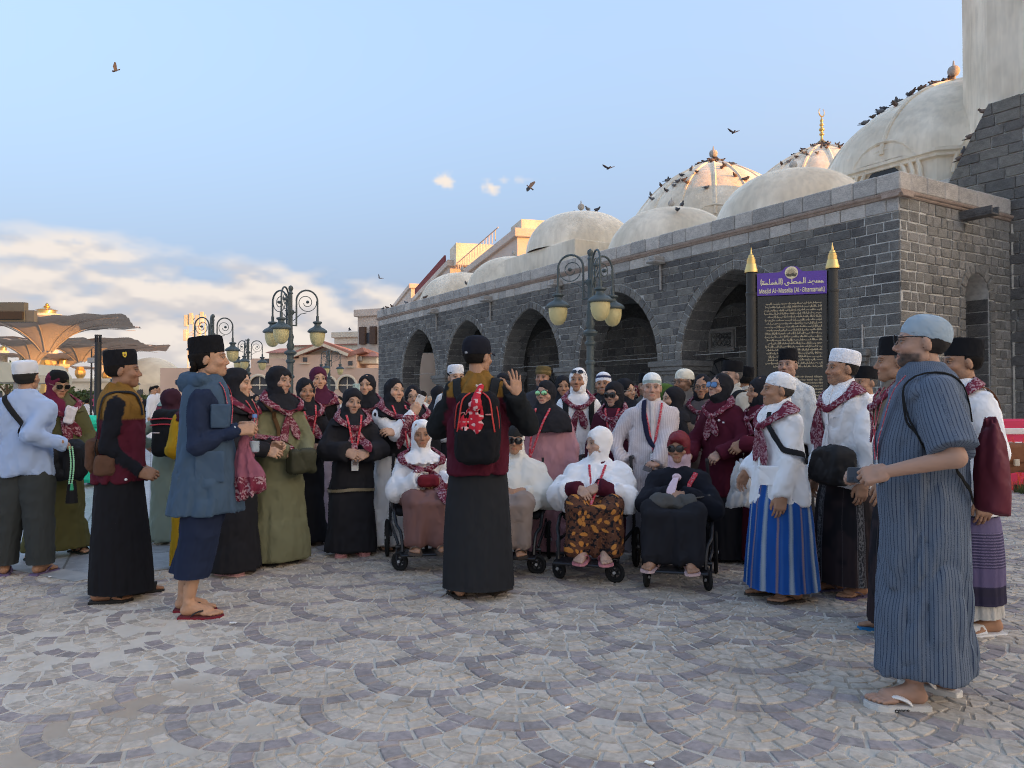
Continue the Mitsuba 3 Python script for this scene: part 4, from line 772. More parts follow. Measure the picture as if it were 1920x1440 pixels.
# ------------------------------------------------------------------ pigeons
def pigeon(fly=False, seed=0):
    R = np.random.default_rng(seed)
    if not fly:
        body = ball(.075, (0, 0, .10), (.78, 1.75, .88), 2); v = body[0]; v[:, 2] += np.clip(v[:, 1], -1, 1) * .30
        m = [body, ball(.034, (0, .135, .185), (1, 1.1, 1), 1), tube([(0, .165, .182), (0, .195, .176)], [.010, .002], 5), tube([(0, .085, .14), (0, .12, .175)], [.045, .03], 8), at(bbox(-.035, .035, -.27, -.08, .045, .06, .006), 0, 0, 0)]
        wings = [ball(.06, (s * .052, -.03, .11), (.35, 2.0, .75), 1) for s in (-1, 1)]; legs = [tube([(s * .025, .01, .06), (s * .025, .02, -.02)], .006, 5) for s in (-1, 1)]
        return cat(m), wings, cat(legs)
    up_ = .35 + .5 * R.random(); m = [ball(.06, (0, 0, 0), (.8, 2.0, .8)), ball(.032, (0, .14, .02)), tube([(0, .165, .02), (0, .19, .015)], [.009, .002], 5), at(bbox(-.045, .045, -.24, -.08, -.006, .006, .004), 0, 0, 0)]
    wings = []
    for s in (-1, 1):
        o = np.array([[.03, .07, 0], [.20, .09, up_ * .16], [.40, -.03, up_ * .30], [.36, -.09, up_ * .26], [.22, -.10, up_ * .15], [.04, -.08, 0]]); o[:, 0] *= s
        f = [[0, 1, 4], [0, 4, 5], [1, 2, 3], [1, 3, 4]]; w = np.vstack([o + [0, 0, .006], o - [0, 0, .006]]); ff = f + [[c + 6, b + 6, a + 6] for a, b, c in f] + [x for q in range(6) for x in ([q, (q + 1) % 6, q + 6], [(q + 1) % 6, (q + 1) % 6 + 6, q + 6])]
        wings.append((w, np.array(ff)))
    return cat(m), wings, None
PB = pigeon(); pcol = [((.10, .105, .12), (.16, .165, .18)), ((.06, .062, .07), (.10, .10, .115)), ((.14, .14, .15), (.22, .22, .225)), ((.11, .075, .06), (.17, .13, .11))]
PS = [(solid(PB[0], a, smooth=True), [solid(w, b, smooth=True) for w in PB[1]], solid(PB[2], (.35, .12, .1))) for a, b in pcol]
def perch(pos, ang, label, group, sc=.75, detail=True):
    k = thing('pigeon', label, 'pigeon', group); c = PS[int(rng.integers(4))]; M = T(mat(rz(ang) * sc, pos))
    part(k, 'body', {**c[0], 'to_world': M})
    for w in c[1]: part(k, 'wing', {**w, 'to_world': M})
    part(k, 'legs', {**c[2], 'to_world': M})
def dome_birds(i, n, spread, label, group, lo=.45, hi=.93, side=None):
    M, pp, _ = hall_domes[i]; th0 = math.atan2(*(np.linalg.inv(M) @ np.array([0, 0, 1.3, 1]))[[1, 0]])
    for q in range(n):
        th = th0 + side[0] + (side[1] - side[0]) * rng.random(); u = lo + (hi - lo) * rng.random(); x = int(u * (len(pp) - 1)); r, z = pp[x]
        P = M @ np.array([r * 1.02 * math.cos(th), r * 1.02 * math.sin(th), z + .01, 1]); perch(P[:3], rng.random() * 6.28, label, group, .72)
dome_birds(0, 44, 1, 'grey pigeon perched on the left flank of the big pale dome by the minaret', 'pigeons on the big dome by the minaret', .42, .96, (-1.45, -.55))
dome_birds(1, 40, 1, 'grey pigeon perched on the ribs of the half sunlit dome with stone finial', 'pigeons on the dome with a stone finial', .25, .97, (-1.3, .9))
dome_birds(2, 48, 1, 'grey pigeon perched on the golden dome under the gilded finial', 'pigeons on the golden dome', .45, .95, (-1.4, 1.3))
for px, py, Z in ((1675 + 0, 0, 0),):
    pass
for tt, n, z in ((17.6, -2.0, 5.22 + 1.5), (18.3, -1.6, 6.55), (18.9, -1.4, 6.3), (19.4, -1.2, 6.0), (22.2, -1.8, 6.65), (22.9, -1.5, 6.3), (23.6, -1.4, 5.95)): perch((frame(tt, n) @ np.array([0, 0, z, 1]))[:3], rng.random() * 6, 'grey pigeon perched on the far left low domes of the arcade', 'pigeons on the far low domes')
for tt in (24.6, 25.2, 25.7, 21.0, 23.0): perch((frame(tt, -.1) @ np.array([0, 0, 5.53, 1]))[:3], rng.random() * 6, 'grey pigeon perched on the parapet near the far end of the arcade', 'pigeons on the far parapet')
for dt, dn in ((.3, 0), (-.5, .1), (.6, .2), (-.9, 0), (1.1, .1)): perch((frame(12.72 + dt, -2.1 + dn) @ np.array([0, 0, 7.66 - .16 * dt * dt, 1]))[:3], rng.random() * 6, 'pigeon perched beside the finial of the raised middle porch dome', 'pigeons on the raised porch dome')
for dt, dn in ((.55, .1), (-.55, .1), (1.5, .2), (-1.2, .9)): perch((frame(8.3 + dt, -2.1 + dn) @ np.array([0, 0, 6.86 - .20 * (dt * dt + dn * dn), 1]))[:3], rng.random() * 6, 'pigeon perched on the low porch dome behind the bracketed lamp', 'pigeons on the second porch dome')
for t_, z in ((1.02, 6.62), (.78, 7.04), (.95, 6.75), (.5, 7.5)): perch((frame(t_, -3.95) @ np.array([0, 0, z, 1]))[:3], rng.random() * 6, 'pigeon perched on the sloping shoulder of the minaret base', 'pigeons on the minaret base')
fl_lab = {(210, 127): 'lone bird gliding high in the blue sky at upper left', (1378, 245): 'bird flying in the sky left of the gilded dome finial', (1142, 313): 'dark bird flying above the raised porch dome', (993, 349): 'pigeon with half raised wings flying right of the small round cloud', (711, 521): 'small reddish bird flying low in the haze left of the arcade', (655, 619): 'tiny bird flying left of the far end of the arcade'}
for i, ((px, py), lab) in enumerate(fl_lab.items()):
    Z = (38, 46, 42, 38, 70, 80)[i]; m, ws, _ = pigeon(True, i); P = world(px, py, Z); M = mat(rz((2.3, .2, .4, 1.9, .9, 1.6)[i]) @ rx((-.5, -.25, -.2, .5, .3, 0)[i]) @ ry((.35, .1, 0, .5, .4, .1)[i]), P); k = thing('bird', lab, 'bird'); c = pcol[(1, 1, 1, 0, 3, 1)[i]]
    part(k, 'body', solid(xf(m, M), c[0], smooth=True))
    for w in ws: part(k, 'wing', solid(xf(w, M), c[1]))
# ------------------------------------------------------------------ distance-field tools for bodies and cloth
def rc(P, a, b, ra, rb):
    a, b = np.asarray(a, float), np.asarray(b, float); ba = b - a; h = np.clip((P - a) @ ba / max(ba @ ba, 1e-9), 0, 1)
    return np.linalg.norm(P - a - h[:, None] * ba, axis=1) - (ra + (rb - ra) * h)
def ell(P, c, r):
    q = (P - np.asarray(c)) / np.asarray(r); k0 = np.linalg.norm(q, axis=1); k1 = np.linalg.norm(q / np.asarray(r), axis=1)
    return k0 * (k0 - 1) / np.maximum(k1, 1e-9)
def rbox(P, c, h, r, R=None):
    q = P - np.asarray(c)
    if R is not None: q = q @ R
    q = np.abs(q) - (np.asarray(h) - r); return np.linalg.norm(np.maximum(q, 0), axis=1) + np.minimum(q.max(1), 0) - r
def smin(a, b, k):
    h = np.clip(.5 + .5 * (b - a) / k, 0, 1); return b * (1 - h) + a * h - k * h * (1 - h)
def smax(a, b, k): return -smin(-a, -b, k)
_EDGES = [(a, b) for a in range(8) for b in range(8) if a < b and bin(a ^ b).count('1') == 1]
def nets(fn, lo, hi, h):
    """Surface nets: the zero set of fn as a mesh."""
    lo, hi = np.asarray(lo, float), np.asarray(hi, float); n = np.maximum(np.ceil((hi - lo) / h).astype(int) + 1, 3)
    ax = [lo[k] + np.arange(n[k]) * h for k in range(3)]
    P = np.stack(np.meshgrid(*ax, indexing='ij'), -1).reshape(-1, 3); D = fn(P).reshape(n)
    inside = D < 0; c = np.zeros(n - 1, int); sl = [slice(None, -1), slice(1, None)]
    for i in range(8): c += inside[sl[i >> 2 & 1], sl[i >> 1 & 1], sl[i & 1]].astype(int)
    I = np.argwhere((c > 0) & (c < 8)); idx = -np.ones(n - 1, int); idx[tuple(I.T)] = np.arange(len(I))
    acc, cnt = np.zeros((len(I), 3)), np.zeros((len(I), 1))
    off = np.array([[i >> 2 & 1, i >> 1 & 1, i & 1] for i in range(8)]); val = np.stack([D[tuple((I + o).T)] for o in off], 1)
    for a, b in _EDGES:
        va, vb = val[:, a], val[:, b]; m = (va < 0) != (vb < 0); t = np.where(m, va / np.where(m, va - vb, 1), 0)[:, None]
        acc += np.where(m[:, None], off[a] + t * (off[b] - off[a]), 0); cnt += m[:, None]
    V = lo + (I + acc / cnt) * h; F = []
    for k in range(3):
        u, v = (k + 1) % 3, (k + 2) % 3; s0 = [slice(None)] * 3; s1 = [slice(None)] * 3; s0[k], s1[k] = slice(None, -1), slice(1, None)
        s0[u] = s1[u] = slice(1, -1); s0[v] = s1[v] = slice(1, -1); A, Bv = inside[tuple(s0)], inside[tuple(s1)]
        E = np.argwhere(A != Bv); o = np.zeros(3, int); o[u] = o[v] = 1; E = E + o; fl = inside[tuple(E.T)]
        du, dv = np.eye(3, dtype=int)[u], np.eye(3, dtype=int)[v]; q = [idx[tuple((E - a * du - b * dv).T)] for a, b in ((0, 0), (1, 0), (1, 1), (0, 1))]
        q = np.stack(q, 1); q = np.where(fl[:, None], q, q[:, ::-1]); F += [q[:, [0, 1, 2]], q[:, [0, 2, 3]]]
    return V, np.vstack(F)
def grad(fn, P, e=2e-3):
    g = np.stack([fn(P + e * d) - fn(P - e * d) for d in np.eye(3)], 1); return g / (np.linalg.norm(g, axis=1, keepdims=True) + 1e-9)
def hug(fn, O, Dr, L=.8):
    """The first points of fn's surface along the rays."""
    O, Dr = np.atleast_2d(np.asarray(O, float)), np.atleast_2d(np.asarray(Dr, float)); Dr = Dr / np.linalg.norm(Dr, axis=1, keepdims=True); t = np.zeros(len(O))
    for _ in range(60): t = np.minimum(t + np.clip(fn(O + t[:, None] * Dr) * .6, -.02, .05), L)
    return O + t[:, None] * Dr
def stack(tab, fold=0.0, nf=(7, 11), seed=0, power=2.3, grow=None):
    """A body of elliptical sections: rows (z, half width, half depth, y offset, x offset), with folds hanging down it."""
    t = np.array([list(r) + [0] * (5 - len(r)) for r in sorted(tab)], float); I = PchipInterpolator(t[:, 0], t[:, 1:]); R = np.random.default_rng(seed); ph = R.random(6) * 6.28
    z0, z1 = t[0, 0], t[-1, 0]
    def foldf(th, z):
        if fold == 0: return 0
        g = np.clip((z1 - z) / (z1 - z0), 0, 1) ** 1.3 if grow is None else np.clip(grow(z), 0, 1)
        return fold * g * (.55 * np.sin(nf[0] * th + ph[0] + .8 * np.sin(z * 3 + ph[1])) + .55 * (2 * np.abs(np.sin(nf[1] * th / 2 * 2 + ph[2] + .8 * np.sin(z * 3.2 + ph[3]))) ** .7 - 1.2) + .30 * (2 * np.abs(np.sin((nf[0] + nf[1]) * th + ph[4] + z * 1.2)) ** .7 - 1.2))
    def sec(z): return I(np.clip(z, z0, z1))
    def fn(P):
        a, b, y0, x0 = sec(P[:, 2]).T; X, Y = P[:, 0] - x0, P[:, 1] - y0; th = np.arctan2(X / a, Y / b); s = 1 + foldf(th, P[:, 2])
        k = (np.abs(X / (a * s)) ** power + np.abs(Y / (b * s)) ** power) ** (1 / power)
        d = (k - 1) * np.minimum(a, b); return np.maximum(d, np.maximum(z0 - P[:, 2], P[:, 2] - z1))
    fn.fold, fn.sec, fn.z = foldf, sec, (z0, z1)
    return fn
def loft(st, n=150, m=60, power=2.3, z0=None, z1=None, inner=True):
    """The stack as a hanging sheet with uv (metres round, metres up)."""
    a0, a1 = st.z; z = np.linspace(a0 if z0 is None else z0, a1 if z1 is None else z1, m); th = np.linspace(0, 2 * PI, n) + PI
    Z, TH = np.meshgrid(z, th, indexing='ij'); a, b, y0, x0 = np.moveaxis(st.sec(Z.ravel()), 1, 0); t = TH.ravel(); s = 1 + st.fold(t, Z.ravel())
    k = (np.abs(np.sin(t)) ** power + np.abs(np.cos(t)) ** power) ** (-1 / power)
    v = np.stack([x0 + a * s * k * np.sin(t), y0 + b * s * k * np.cos(t), Z.ravel()], -1); w = float(np.mean(a[:n] + b[:n]) / 2)
    return v, gridf(m, n, False)[:, ::-1], np.stack([(t - PI) * w, Z.ravel()], -1)
def wrinkle(fn, amp, fx, seed, aniso=(1, 1, .45), band=.04):
    R = np.random.default_rng(seed); o = R.random(3) * 50
    def g(P):
        d = fn(P); m = np.abs(d) < band
        if m.any():
            q = P[m] * np.asarray(aniso) * fx + o; q = q + 1.5 * meshkit.noise(q[:, [1, 2, 0]] * .7)[:, None]; w = meshkit.fbm(q, 2, seed % 97); r = 1 - np.abs(2 * meshkit.noise(q * .8 + 7, seed % 89) - 1); r2 = 1 - np.abs(2 * meshkit.noise(q * 1.9 + 3, seed % 83) - 1)
            d[m] += 1.3 * amp * ((w - .5) * 1.2 + 1.5 * (r ** 4 - .2) + .6 * (r2 ** 4 - .2))
        return d
    return g

# ------------------------------------------------------------------ heads, hands, feet
def face_sdf(o):
    nw, jw, age, ear = o.get('nose', 1), o.get('jaw', 1), o.get('age', 0), o.get('ear', 1)
    def fn(P):
        A = np.abs(P[:, :1]); M = np.c_[A, P[:, 1:]]
        d = ell(P, (0, -.014, .026), (.075, .097, .090))
        d = smin(d, ell(P, (0, .026, -.034), (.060 * jw, .062, .084)), .022)
        d = smin(d, ell(P, (0, .058, -.092), (.030 * jw, .031, .024)), .02)
        d = smin(d, ell(M, (.050 * jw, .005, -.070), (.016, .034, .028)), .02)
        d = smin(d, ell(M, (.040, .054, -.032), (.026, .028, .022 - .003 * age)), .016)
        d = smin(d, ell(M, (.026, .074, .021), (.030, .014, .009)), .012)
        d = smax(d, -ell(M, (.032, .100, -.001), (.020, .024, .012 + .002 * age)), .012)
        d = smin(d, ell(M, (.0315, .0745, -.001), (.0135, .0135, .0125)), .003)
        d = smin(d, ell(M, (.0315, .079, .0065), (.017, .010, .0042)), .004)          # lids
        d = smin(d, rc(P, (0, .080, .012), (0, .1015, -.032), .0070, .0105 * nw), .011)
        d = smin(d, ell(M, (.0125 * nw, .090, -.039), (.0088 * nw, .012, .0075)), .006)
        d = smin(d, ell(P, (0, .074, -.064), (.030, .014, .020)), .014)
        d = smin(d, ell(P, (0, .0835, -.0635), (.022, .008, .0045)), .004)
        d = smin(d, ell(P, (0, .0825, -.0745), (.019, .008, .0055)), .004)
        d = smax(d, -ell(P, (0, .0925, -.0688), (.021, .007, .0014)), .003)
        if age: d = smax(d, -rc(M, (.019, .098, -.040), (.034, .080, -.070), .0035 * age, .003 * age), .008)
        if ear: d = smin(d, ell(np.c_[M[:, 0], M[:, 1] - .25 * (M[:, 2] + .01), M[:, 2]], (.077, -.012, -.012), (.011, .019, .032)), .005)
        return d
    return fn
def nlon(nl): return 116 if nl > 100 else int(nl * 1.2)
def head_grid(nl):
    u = np.linspace(0, 2 * PI, nlon(nl) + 1)[:-1]; TH, LO = np.meshgrid(np.linspace(0, PI, nl), u - .55 * np.sin(u), indexing='ij')
    return np.stack([np.sin(TH) * np.sin(LO), np.sin(TH) * np.cos(LO), np.cos(TH)], -1).reshape(-1, 3)
_heads = {}
def head_mesh(o, nl=92):
    key = (repr(sorted(o.items())), nl)
    if key not in _heads:
        fn = face_sdf(o); D = head_grid(nl); O = np.array([0, .0, -.012]); r = np.full(len(D), .19)
        for _ in range(34): r = np.maximum(r - np.clip(fn(O + r[:, None] * D) * .85, -.01, .03), .03)
        _heads[key] = (O + r[:, None] * D, gridf(nl, nlon(nl), True)[:, ::-1])
    return _heads[key]
def face_colour(v, tone, o):
    c = np.tile(np.asarray(tone, float), (len(v), 1)); x, y, z = v.T; ax = np.abs(x); f = y > .05
    n = meshkit.fbm(v * 60, 3); c *= (.88 + .24 * n)[:, None]
    red = np.exp(-((ax - .04) / .02) ** 2 - ((z + .035) / .02) ** 2) * f + .8 * np.exp(-((ax) / .016) ** 2 - ((z + .036) / .014) ** 2) * f; c *= 1 + red[:, None] * np.array([.10, -.05, -.06])
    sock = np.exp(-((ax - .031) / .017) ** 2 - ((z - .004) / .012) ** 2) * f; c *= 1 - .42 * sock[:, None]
    lip = f * np.clip(1.3 - ((ax / .0245) ** 2 + ((z + .069) / (.0105 * (1 - .3 * (ax / .024) ** 2))) ** 2), 0, .3) / .3
    lc = np.asarray(tone) * np.array(o.get('lip', (1.0, .62, .60))); c = c * (1 - .75 * lip[:, None]) + lc * .75 * lip[:, None]
    mouth = f * (np.abs(z + .0688) < .0016) * (ax < .021); c[mouth > 0] *= .45
    bz = .0215 + .004 * np.clip(1 - ((ax - .034) / .018) ** 2, -1, 1); br = f * np.exp(-((z - bz) / .0042) ** 2) * np.clip((ax - .011) / .004, 0, 1) * np.clip((.054 - ax) / .008, 0, 1) * (.85 if not o.get('grey') else .55)
    c = c * (1 - br[:, None]) + np.array([.022, .017, .014]) * br[:, None]
    ex, ez = (ax - .0315) / .0125, (z + .0012) / .0048; e = f * (ex ** 2 + ez ** 2 < 1); iris = f * ((ax - .0315 - o.get('gaze', 0) * np.sign(x)) ** 2 + (z + .0005) ** 2 < .0056 ** 2) * e
    c[e > 0] = (.30, .27, .25); c[iris > 0] = (.018, .012, .009); lid = f * (np.abs(z - .0042 + .002 * ex ** 2) < .0017) * (np.abs(ex) < 1.15); c[lid > 0] = (.02, .015, .012)
    nos = f * (np.abs(z + .0475) < .0028) * (np.abs(ax - .007) < .0042); c[nos > 0] *= .35
    if o.get('beard'): b = o['beard'] * np.clip((y - .0) / .02, 0, 1) * np.clip((-.048 - z) / .012, 0, 1) * (1 - lip) * (.6 + .6 * n); b = np.where((z > -.098) & (ax < .03) & (z < -.052) & (z > -.085), b * (.9 if o.get('tache') else .35), b); b = np.clip(b, 0, 1); c = c * (1 - b[:, None]) + np.array([.03, .026, .024]) * b[:, None]
    if o.get('tache'): t = o['tache'] * f * np.exp(-((z + .056) / .005) ** 2) * (ax < .027); c = c * (1 - t[:, None]) + (np.array([.03, .026, .024]) if not o.get('grey') else np.array([.3, .29, .28])) * t[:, None]
    if o.get('stubble'): s = o['stubble'] * np.clip((.03 + y) / .04, 0, 1) * np.clip((-.035 - z - .2 * (.08 - y)) / .015, 0, 1); c *= 1 - .35 * s[:, None] * np.array([1, .9, .8])
    return c
_hands = {}
def hand_mesh(pose, h=.005):
    """A right hand, wrist at the origin, fingers along +y, back of the hand +z, thumb towards -x."""
    key = (pose, h)
    if key in _hands: return _hands[key]
    curl = {'relaxed': (14, 26, 18), 'grip': (48, 62, 34), 'half': (30, 44, 26), 'open': (2, 6, 4), 'lap': (20, 34, 20)}[pose]; spread = 9 if pose == 'open' else 2.5
    cap = []
    for i, (x, y, L, r) in enumerate(((-.030, .086, .070, .0088), (-.010, .092, .078, .0090), (.010, .089, .072, .0085), (.029, .080, .056, .0076))):
        p = np.array([x, y, .002]); a = 0; sp_ = math.radians((i - 1.5) * spread); cap.append((np.array([x * .75, .02, 0]), p, .0125, .0105))
        for q, (fr, cu) in enumerate(zip((.44, .32, .24), curl)):
            a += math.radians(cu * (1 + .10 * i)); d = np.array([math.sin(sp_) * math.cos(a), math.cos(sp_) * math.cos(a), -math.sin(a)]); p2 = p + d * L * fr * 1.02; cap.append((p, p2, r * (1 - .08 * q), r * (.92 - .10 * q))); p = p2
    if pose == 'open': th = [(-.030, .028, -.004), (-.058, .052, -.008), (-.076, .078, -.008), (-.086, .100, -.006)]
    elif pose in ('grip', 'half'): th = [(-.026, .026, -.008), (-.046, .050, -.022), (-.040, .076, -.034), (-.026, .094, -.040)]
    else: th = [(-.028, .026, -.006), (-.050, .052, -.014), (-.054, .080, -.018), (-.050, .102, -.020)]
    for q in range(3): cap.append((np.array(th[q]), np.array(th[q + 1]), (.015, .0115, .0098)[q], (.0115, .0098, .0082)[q]))
    def fn(P):
        d = rbox(P, (0, .048, 0), (.040, .046, .013), .012); d = smin(d, rc(P, (0, -.05, 0), (0, .03, 0), .024, .022), .02)
        for i, (a, b, ra, rb) in enumerate(cap): d = smin(d, rc(P, a, b, ra, rb), .009 if i % 4 == 0 else .004)
        return d
    _hands[key] = nets(fn, (-.11, -.07, -.10), (.07, .195, .035), h); return _hands[key]
_feet = {}
def foot_mesh(h=.0062):
    """A right foot, heel at y = -.07, toes forward, sole at z = 0, big toe at -x."""
    if h not in _feet:
        def fn(P):
            d = rc(P, (0, -.045, .030), (-.006, .09, .024), .030, .026); d = smin(d, rc(P, (0, -.01, .055), (-.004, .08, .028), .032, .022), .02)
            d = smin(d, rc(P, (-.016, .09, .020), (.026, .075, .018), .021, .018), .02); d = smin(d, rc(P, (0, -.028, .045), (0, -.022, .17), .032, .034), .02); d = smin(d, ell(np.c_[np.abs(P[:, 0]), P[:, 1:]], (.030, -.02, .078), (.010, .013, .013)), .012)
            for i, (x, y, L, r) in enumerate(((-.026, .118, .040, .0125), (-.004, .118, .038, .0095), (.012, .110, .034, .009), (.026, .100, .030, .0085), (.039, .088, .026, .008))): d = smin(d, smin(rc(P, (x * .9, y - .03, .018), (x, y + L * .4, .014), r, r), rc(P, (x, y + L * .4, .014), (x, y + L, .010), r, r * .95), .004), .0025)
            return np.maximum(d, -P[:, 2])
        _feet[h] = nets(fn, (-.06, -.09, -.008), (.065, .175, .185), h)
    return _feet[h]
def mirror(m): v = m[0].copy(); v[:, 0] *= -1; return v, m[1][:, ::-1]
def basis(f, d):
    f = np.asarray(f, float); f = f / np.linalg.norm(f); d = np.asarray(d, float); d = d - f * (d @ f); d /= np.linalg.norm(d); return np.c_[np.cross(f, d), f, d]
def elbow(S, W, pole, l1, l2):
    S, W = np.asarray(S, float), np.asarray(W, float); v = W - S; L = np.linalg.norm(v); 
    if L > (l1 + l2) * .995: W = S + v / L * (l1 + l2) * .995; v = W - S; L = np.linalg.norm(v)
    u = v / L; a = (l1 ** 2 - l2 ** 2 + L ** 2) / (2 * L); h = math.sqrt(max(l1 ** 2 - a * a, 1e-6)); p = np.asarray(pole, float); p = p - u * (p @ u); p /= np.linalg.norm(p) + 1e-9
    return S + u * a + p * h, W
def section_loop(C, U, N, w, t, n=10):
    """A flat band: centres C, width direction U, normal N, half width w, half thickness t, as a closed mesh."""
    a = np.linspace(0, 2 * PI, n, endpoint=False); w, t = np.broadcast_to(w, len(C)), np.broadcast_to(t, len(C))
    v = (C[:, None] + w[:, None, None] * np.cos(a)[None, :, None] * U[:, None] + t[:, None, None] * np.sin(a)[None, :, None] * N[:, None]).reshape(-1, 3)
    return v, gridf(len(C), n, True)
def ribbon(fn, pts, w, off=.004, t=.0018, view=None):
    """A band laid on the surface fn along the points (its closest surface seen from outside)."""
    P = np.asarray(pts, float); g = grad(fn, P)
    for _ in range(4): P = P - g * (fn(P) - off)[:, None] * .8; g = grad(fn, P)
    tg = np.gradient(P, axis=0); tg /= np.linalg.norm(tg, axis=1, keepdims=True) + 1e-9; U = np.cross(tg, g); U /= np.linalg.norm(U, axis=1, keepdims=True) + 1e-9
    return section_loop(P, U, g, w, t, 8), P, g

# ------------------------------------------------------------------ cloth
B['skin'] = bumped(princ(VC, .5, .35), lambda p, n, uv: fbm(p.x * 240, p.y * 240, p.z * 240, 2), .0006, 6e-4)
B['cloth'] = bumped(princ(VC, .92, .12, sheen=.25), lambda p, n, uv: fbm(p.x * 26, p.y * 26, p.z * 15, 4) + .05 * noise(p.x * 600, p.y * 600, p.z * 600), .020, 1.5e-3)
B['cloth_smooth'] = bumped(princ(VC, .62, .3), lambda p, n, uv: fbm(p.x * 22, p.y * 22, p.z * 16, 3), .008, 1.5e-3)
def scarf_col(p, n, uv):
    wx = fbm(p.x * 22, p.y * 22, p.z * 22, 2) * .06; a = noise((p.x + wx) * 120, (p.y + wx) * 120, (p.z - wx) * 80); b = noise(p.x * 22 + 9, p.y * 22, p.z * 22)
    w = smoothstep(.50, .60, a) * smoothstep(.22, .5, b); return mix((.15, .018, .038), (.46, .31, .33), w * .8)
B['scarf'] = bumped(princ(proc(scarf_col), .75, .2), lambda p, n, uv: fbm(p.x * 40, p.y * 40, p.z * 40, 3), .012, 1.5e-3)
def batik_col(p, n, uv):
    f1, f2, r = voronoi((p.x + .4 * p.y) * 21 + 1.5 * noise(p.x * 9, p.y * 9, p.z * 9), p.z * 18); g1, g2, r2 = voronoi((p.x - .3 * p.y) * 34, p.z * 34)
    c = mix((.012, .011, .014), (.11, .045, .025), smoothstep(.35, .5, fbm(p.x * 50, p.y * 50, p.z * 50, 2))); c = mix(c, (.22, .10, .05), smoothstep(.16, .10, g1) * .8)
    st = smoothstep(.34, .27, f1 + .12 * dr.sin(p.x * 60 + r * 30) * .6); return mix(c, (.50, .20, .045), st * smoothstep(.38, .42, r))
B['batik'] = princ(proc(batik_col), .8, .2)
def thobe_col(p, n, uv):
    s = dr.abs(uv.x / .0185 - dr.floor(uv.x / .0185) - .5) * 2; s2 = dr.abs(uv.x / .0046 - dr.floor(uv.x / .0046) - .5) * 2; k = fbm(p.x * 60, p.y * 60, p.z * 9, 3)
    return mix(mix((.105, .13, .175), (.135, .165, .205), s2 * .7 + .3 * k), (.036, .048, .085), smoothstep(.30, .16, s) * (.55 + .6 * k))
B['thobe_stripe'] = bumped(princ(proc(thobe_col), .9, .12, sheen=.2), lambda p, n, uv: fbm(p.x * 30, p.y * 30, p.z * 18, 3), .008, 1.5e-3)
def bands(u, spec, base, soft=.004):
    c = mi.Color3f(base)
    for x0, x1, col in spec: c = mix(c, col, smoothstep(x0 - soft, x0 + soft, u) * (1 - smoothstep(x1 - soft, x1 + soft, u)))
    return c
def blue_col(p, n, uv):
    u = uv.x / .185; f = (u - dr.floor(u)) * .185; k = .85 + .3 * fbm(p.x * 40, p.y * 40, p.z * 6, 2)
    return bands(f, ((.030, .062, (.20, .27, .36)), (.040, .052, (.33, .37, .42)), (.105, .120, (.03, .10, .30)), (.132, .146, (.23, .17, .19))), (.012, .075, .30), .007) * k
B['sarong_blue'] = princ(proc(blue_col), .8, .2)
def dark_col(p, n, uv):
    u = uv.x / .30; f = (u - dr.floor(u)) * .30; pat = smoothstep(.45, .6, noise(uv.x * 160, uv.y * 120)); k = smoothstep(.4, .65, fbm(uv.x * 8, uv.y * 8, 2, 3))
    return bands(f, ((.05, .058, (.10, .10, .11)), (.062, .10, mix((.035, .036, .040), (.15, .15, .155), pat)), (.104, .110, (.10, .10, .11)), (.20, .204, (.06, .05, .05))), mix((.012, .011, .014), (.030, .020, .022), k), .0015)
B['sarong_dark'] = princ(proc(dark_col), .8, .2)
def purple_col(p, n, uv):
    z = uv.y; f = z / .016 - dr.floor(z / .016); l = smoothstep(.25, .35, dr.abs(f - .5))
    return bands(z, ((.24, .28, (.030, .025, .045)), (.29, .39, (.115, .09, .17)), (.39, .58, mix((.05, .042, .085), (.16, .13, .22), l)), (.58, .66, (.13, .105, .19)), (.66, .95, (.022, .018, .036)), (.95, 1.0, (.10, .08, .15))), (.03, .025, .05), .003)
B['sarong_purple'] = princ(proc(purple_col), .8, .2)
def pale_stripe(p, n, uv):
    f = uv.x / .022 - dr.floor(uv.x / .022); return mix((.52, .46, .47), (.66, .60, .60), smoothstep(.2, .4, dr.abs(f - .5)) * .8 + .2 * fbm(p.x * 30, p.y * 30, p.z * 6, 2))
B['pale_tunic'] = bumped(princ(proc(pale_stripe), .88, .15), lambda p, n, uv: fbm(p.x * 30, p.y * 30, p.z * 18, 3), .010, 1.5e-3)
def lanyard_col(p, n, uv):
    return mix((.50, .025, .045), (.62, .42, .42), smoothstep(.62, .68, noise(p.x * 150, p.y * 150, p.z * 190)) * .7)
B['lanyard'] = princ(proc(lanyard_col), .6, .3)
def red_cloth(p, n, uv): return mix((.48, .018, .035), (.62, .40, .40), smoothstep(.60, .66, noise(p.x * 55, p.y * 55, p.z * 55)))
B['red_print'] = princ(proc(red_cloth), .7, .25)
B['lens_mirror'] = princ((.35, .62, .30), .06, .8, metallic=.9); B['lens_blue'] = princ((.10, .18, .32), .08, .8, metallic=.6); B['lens_dark'] = princ((.012, .010, .010), .08, .7)
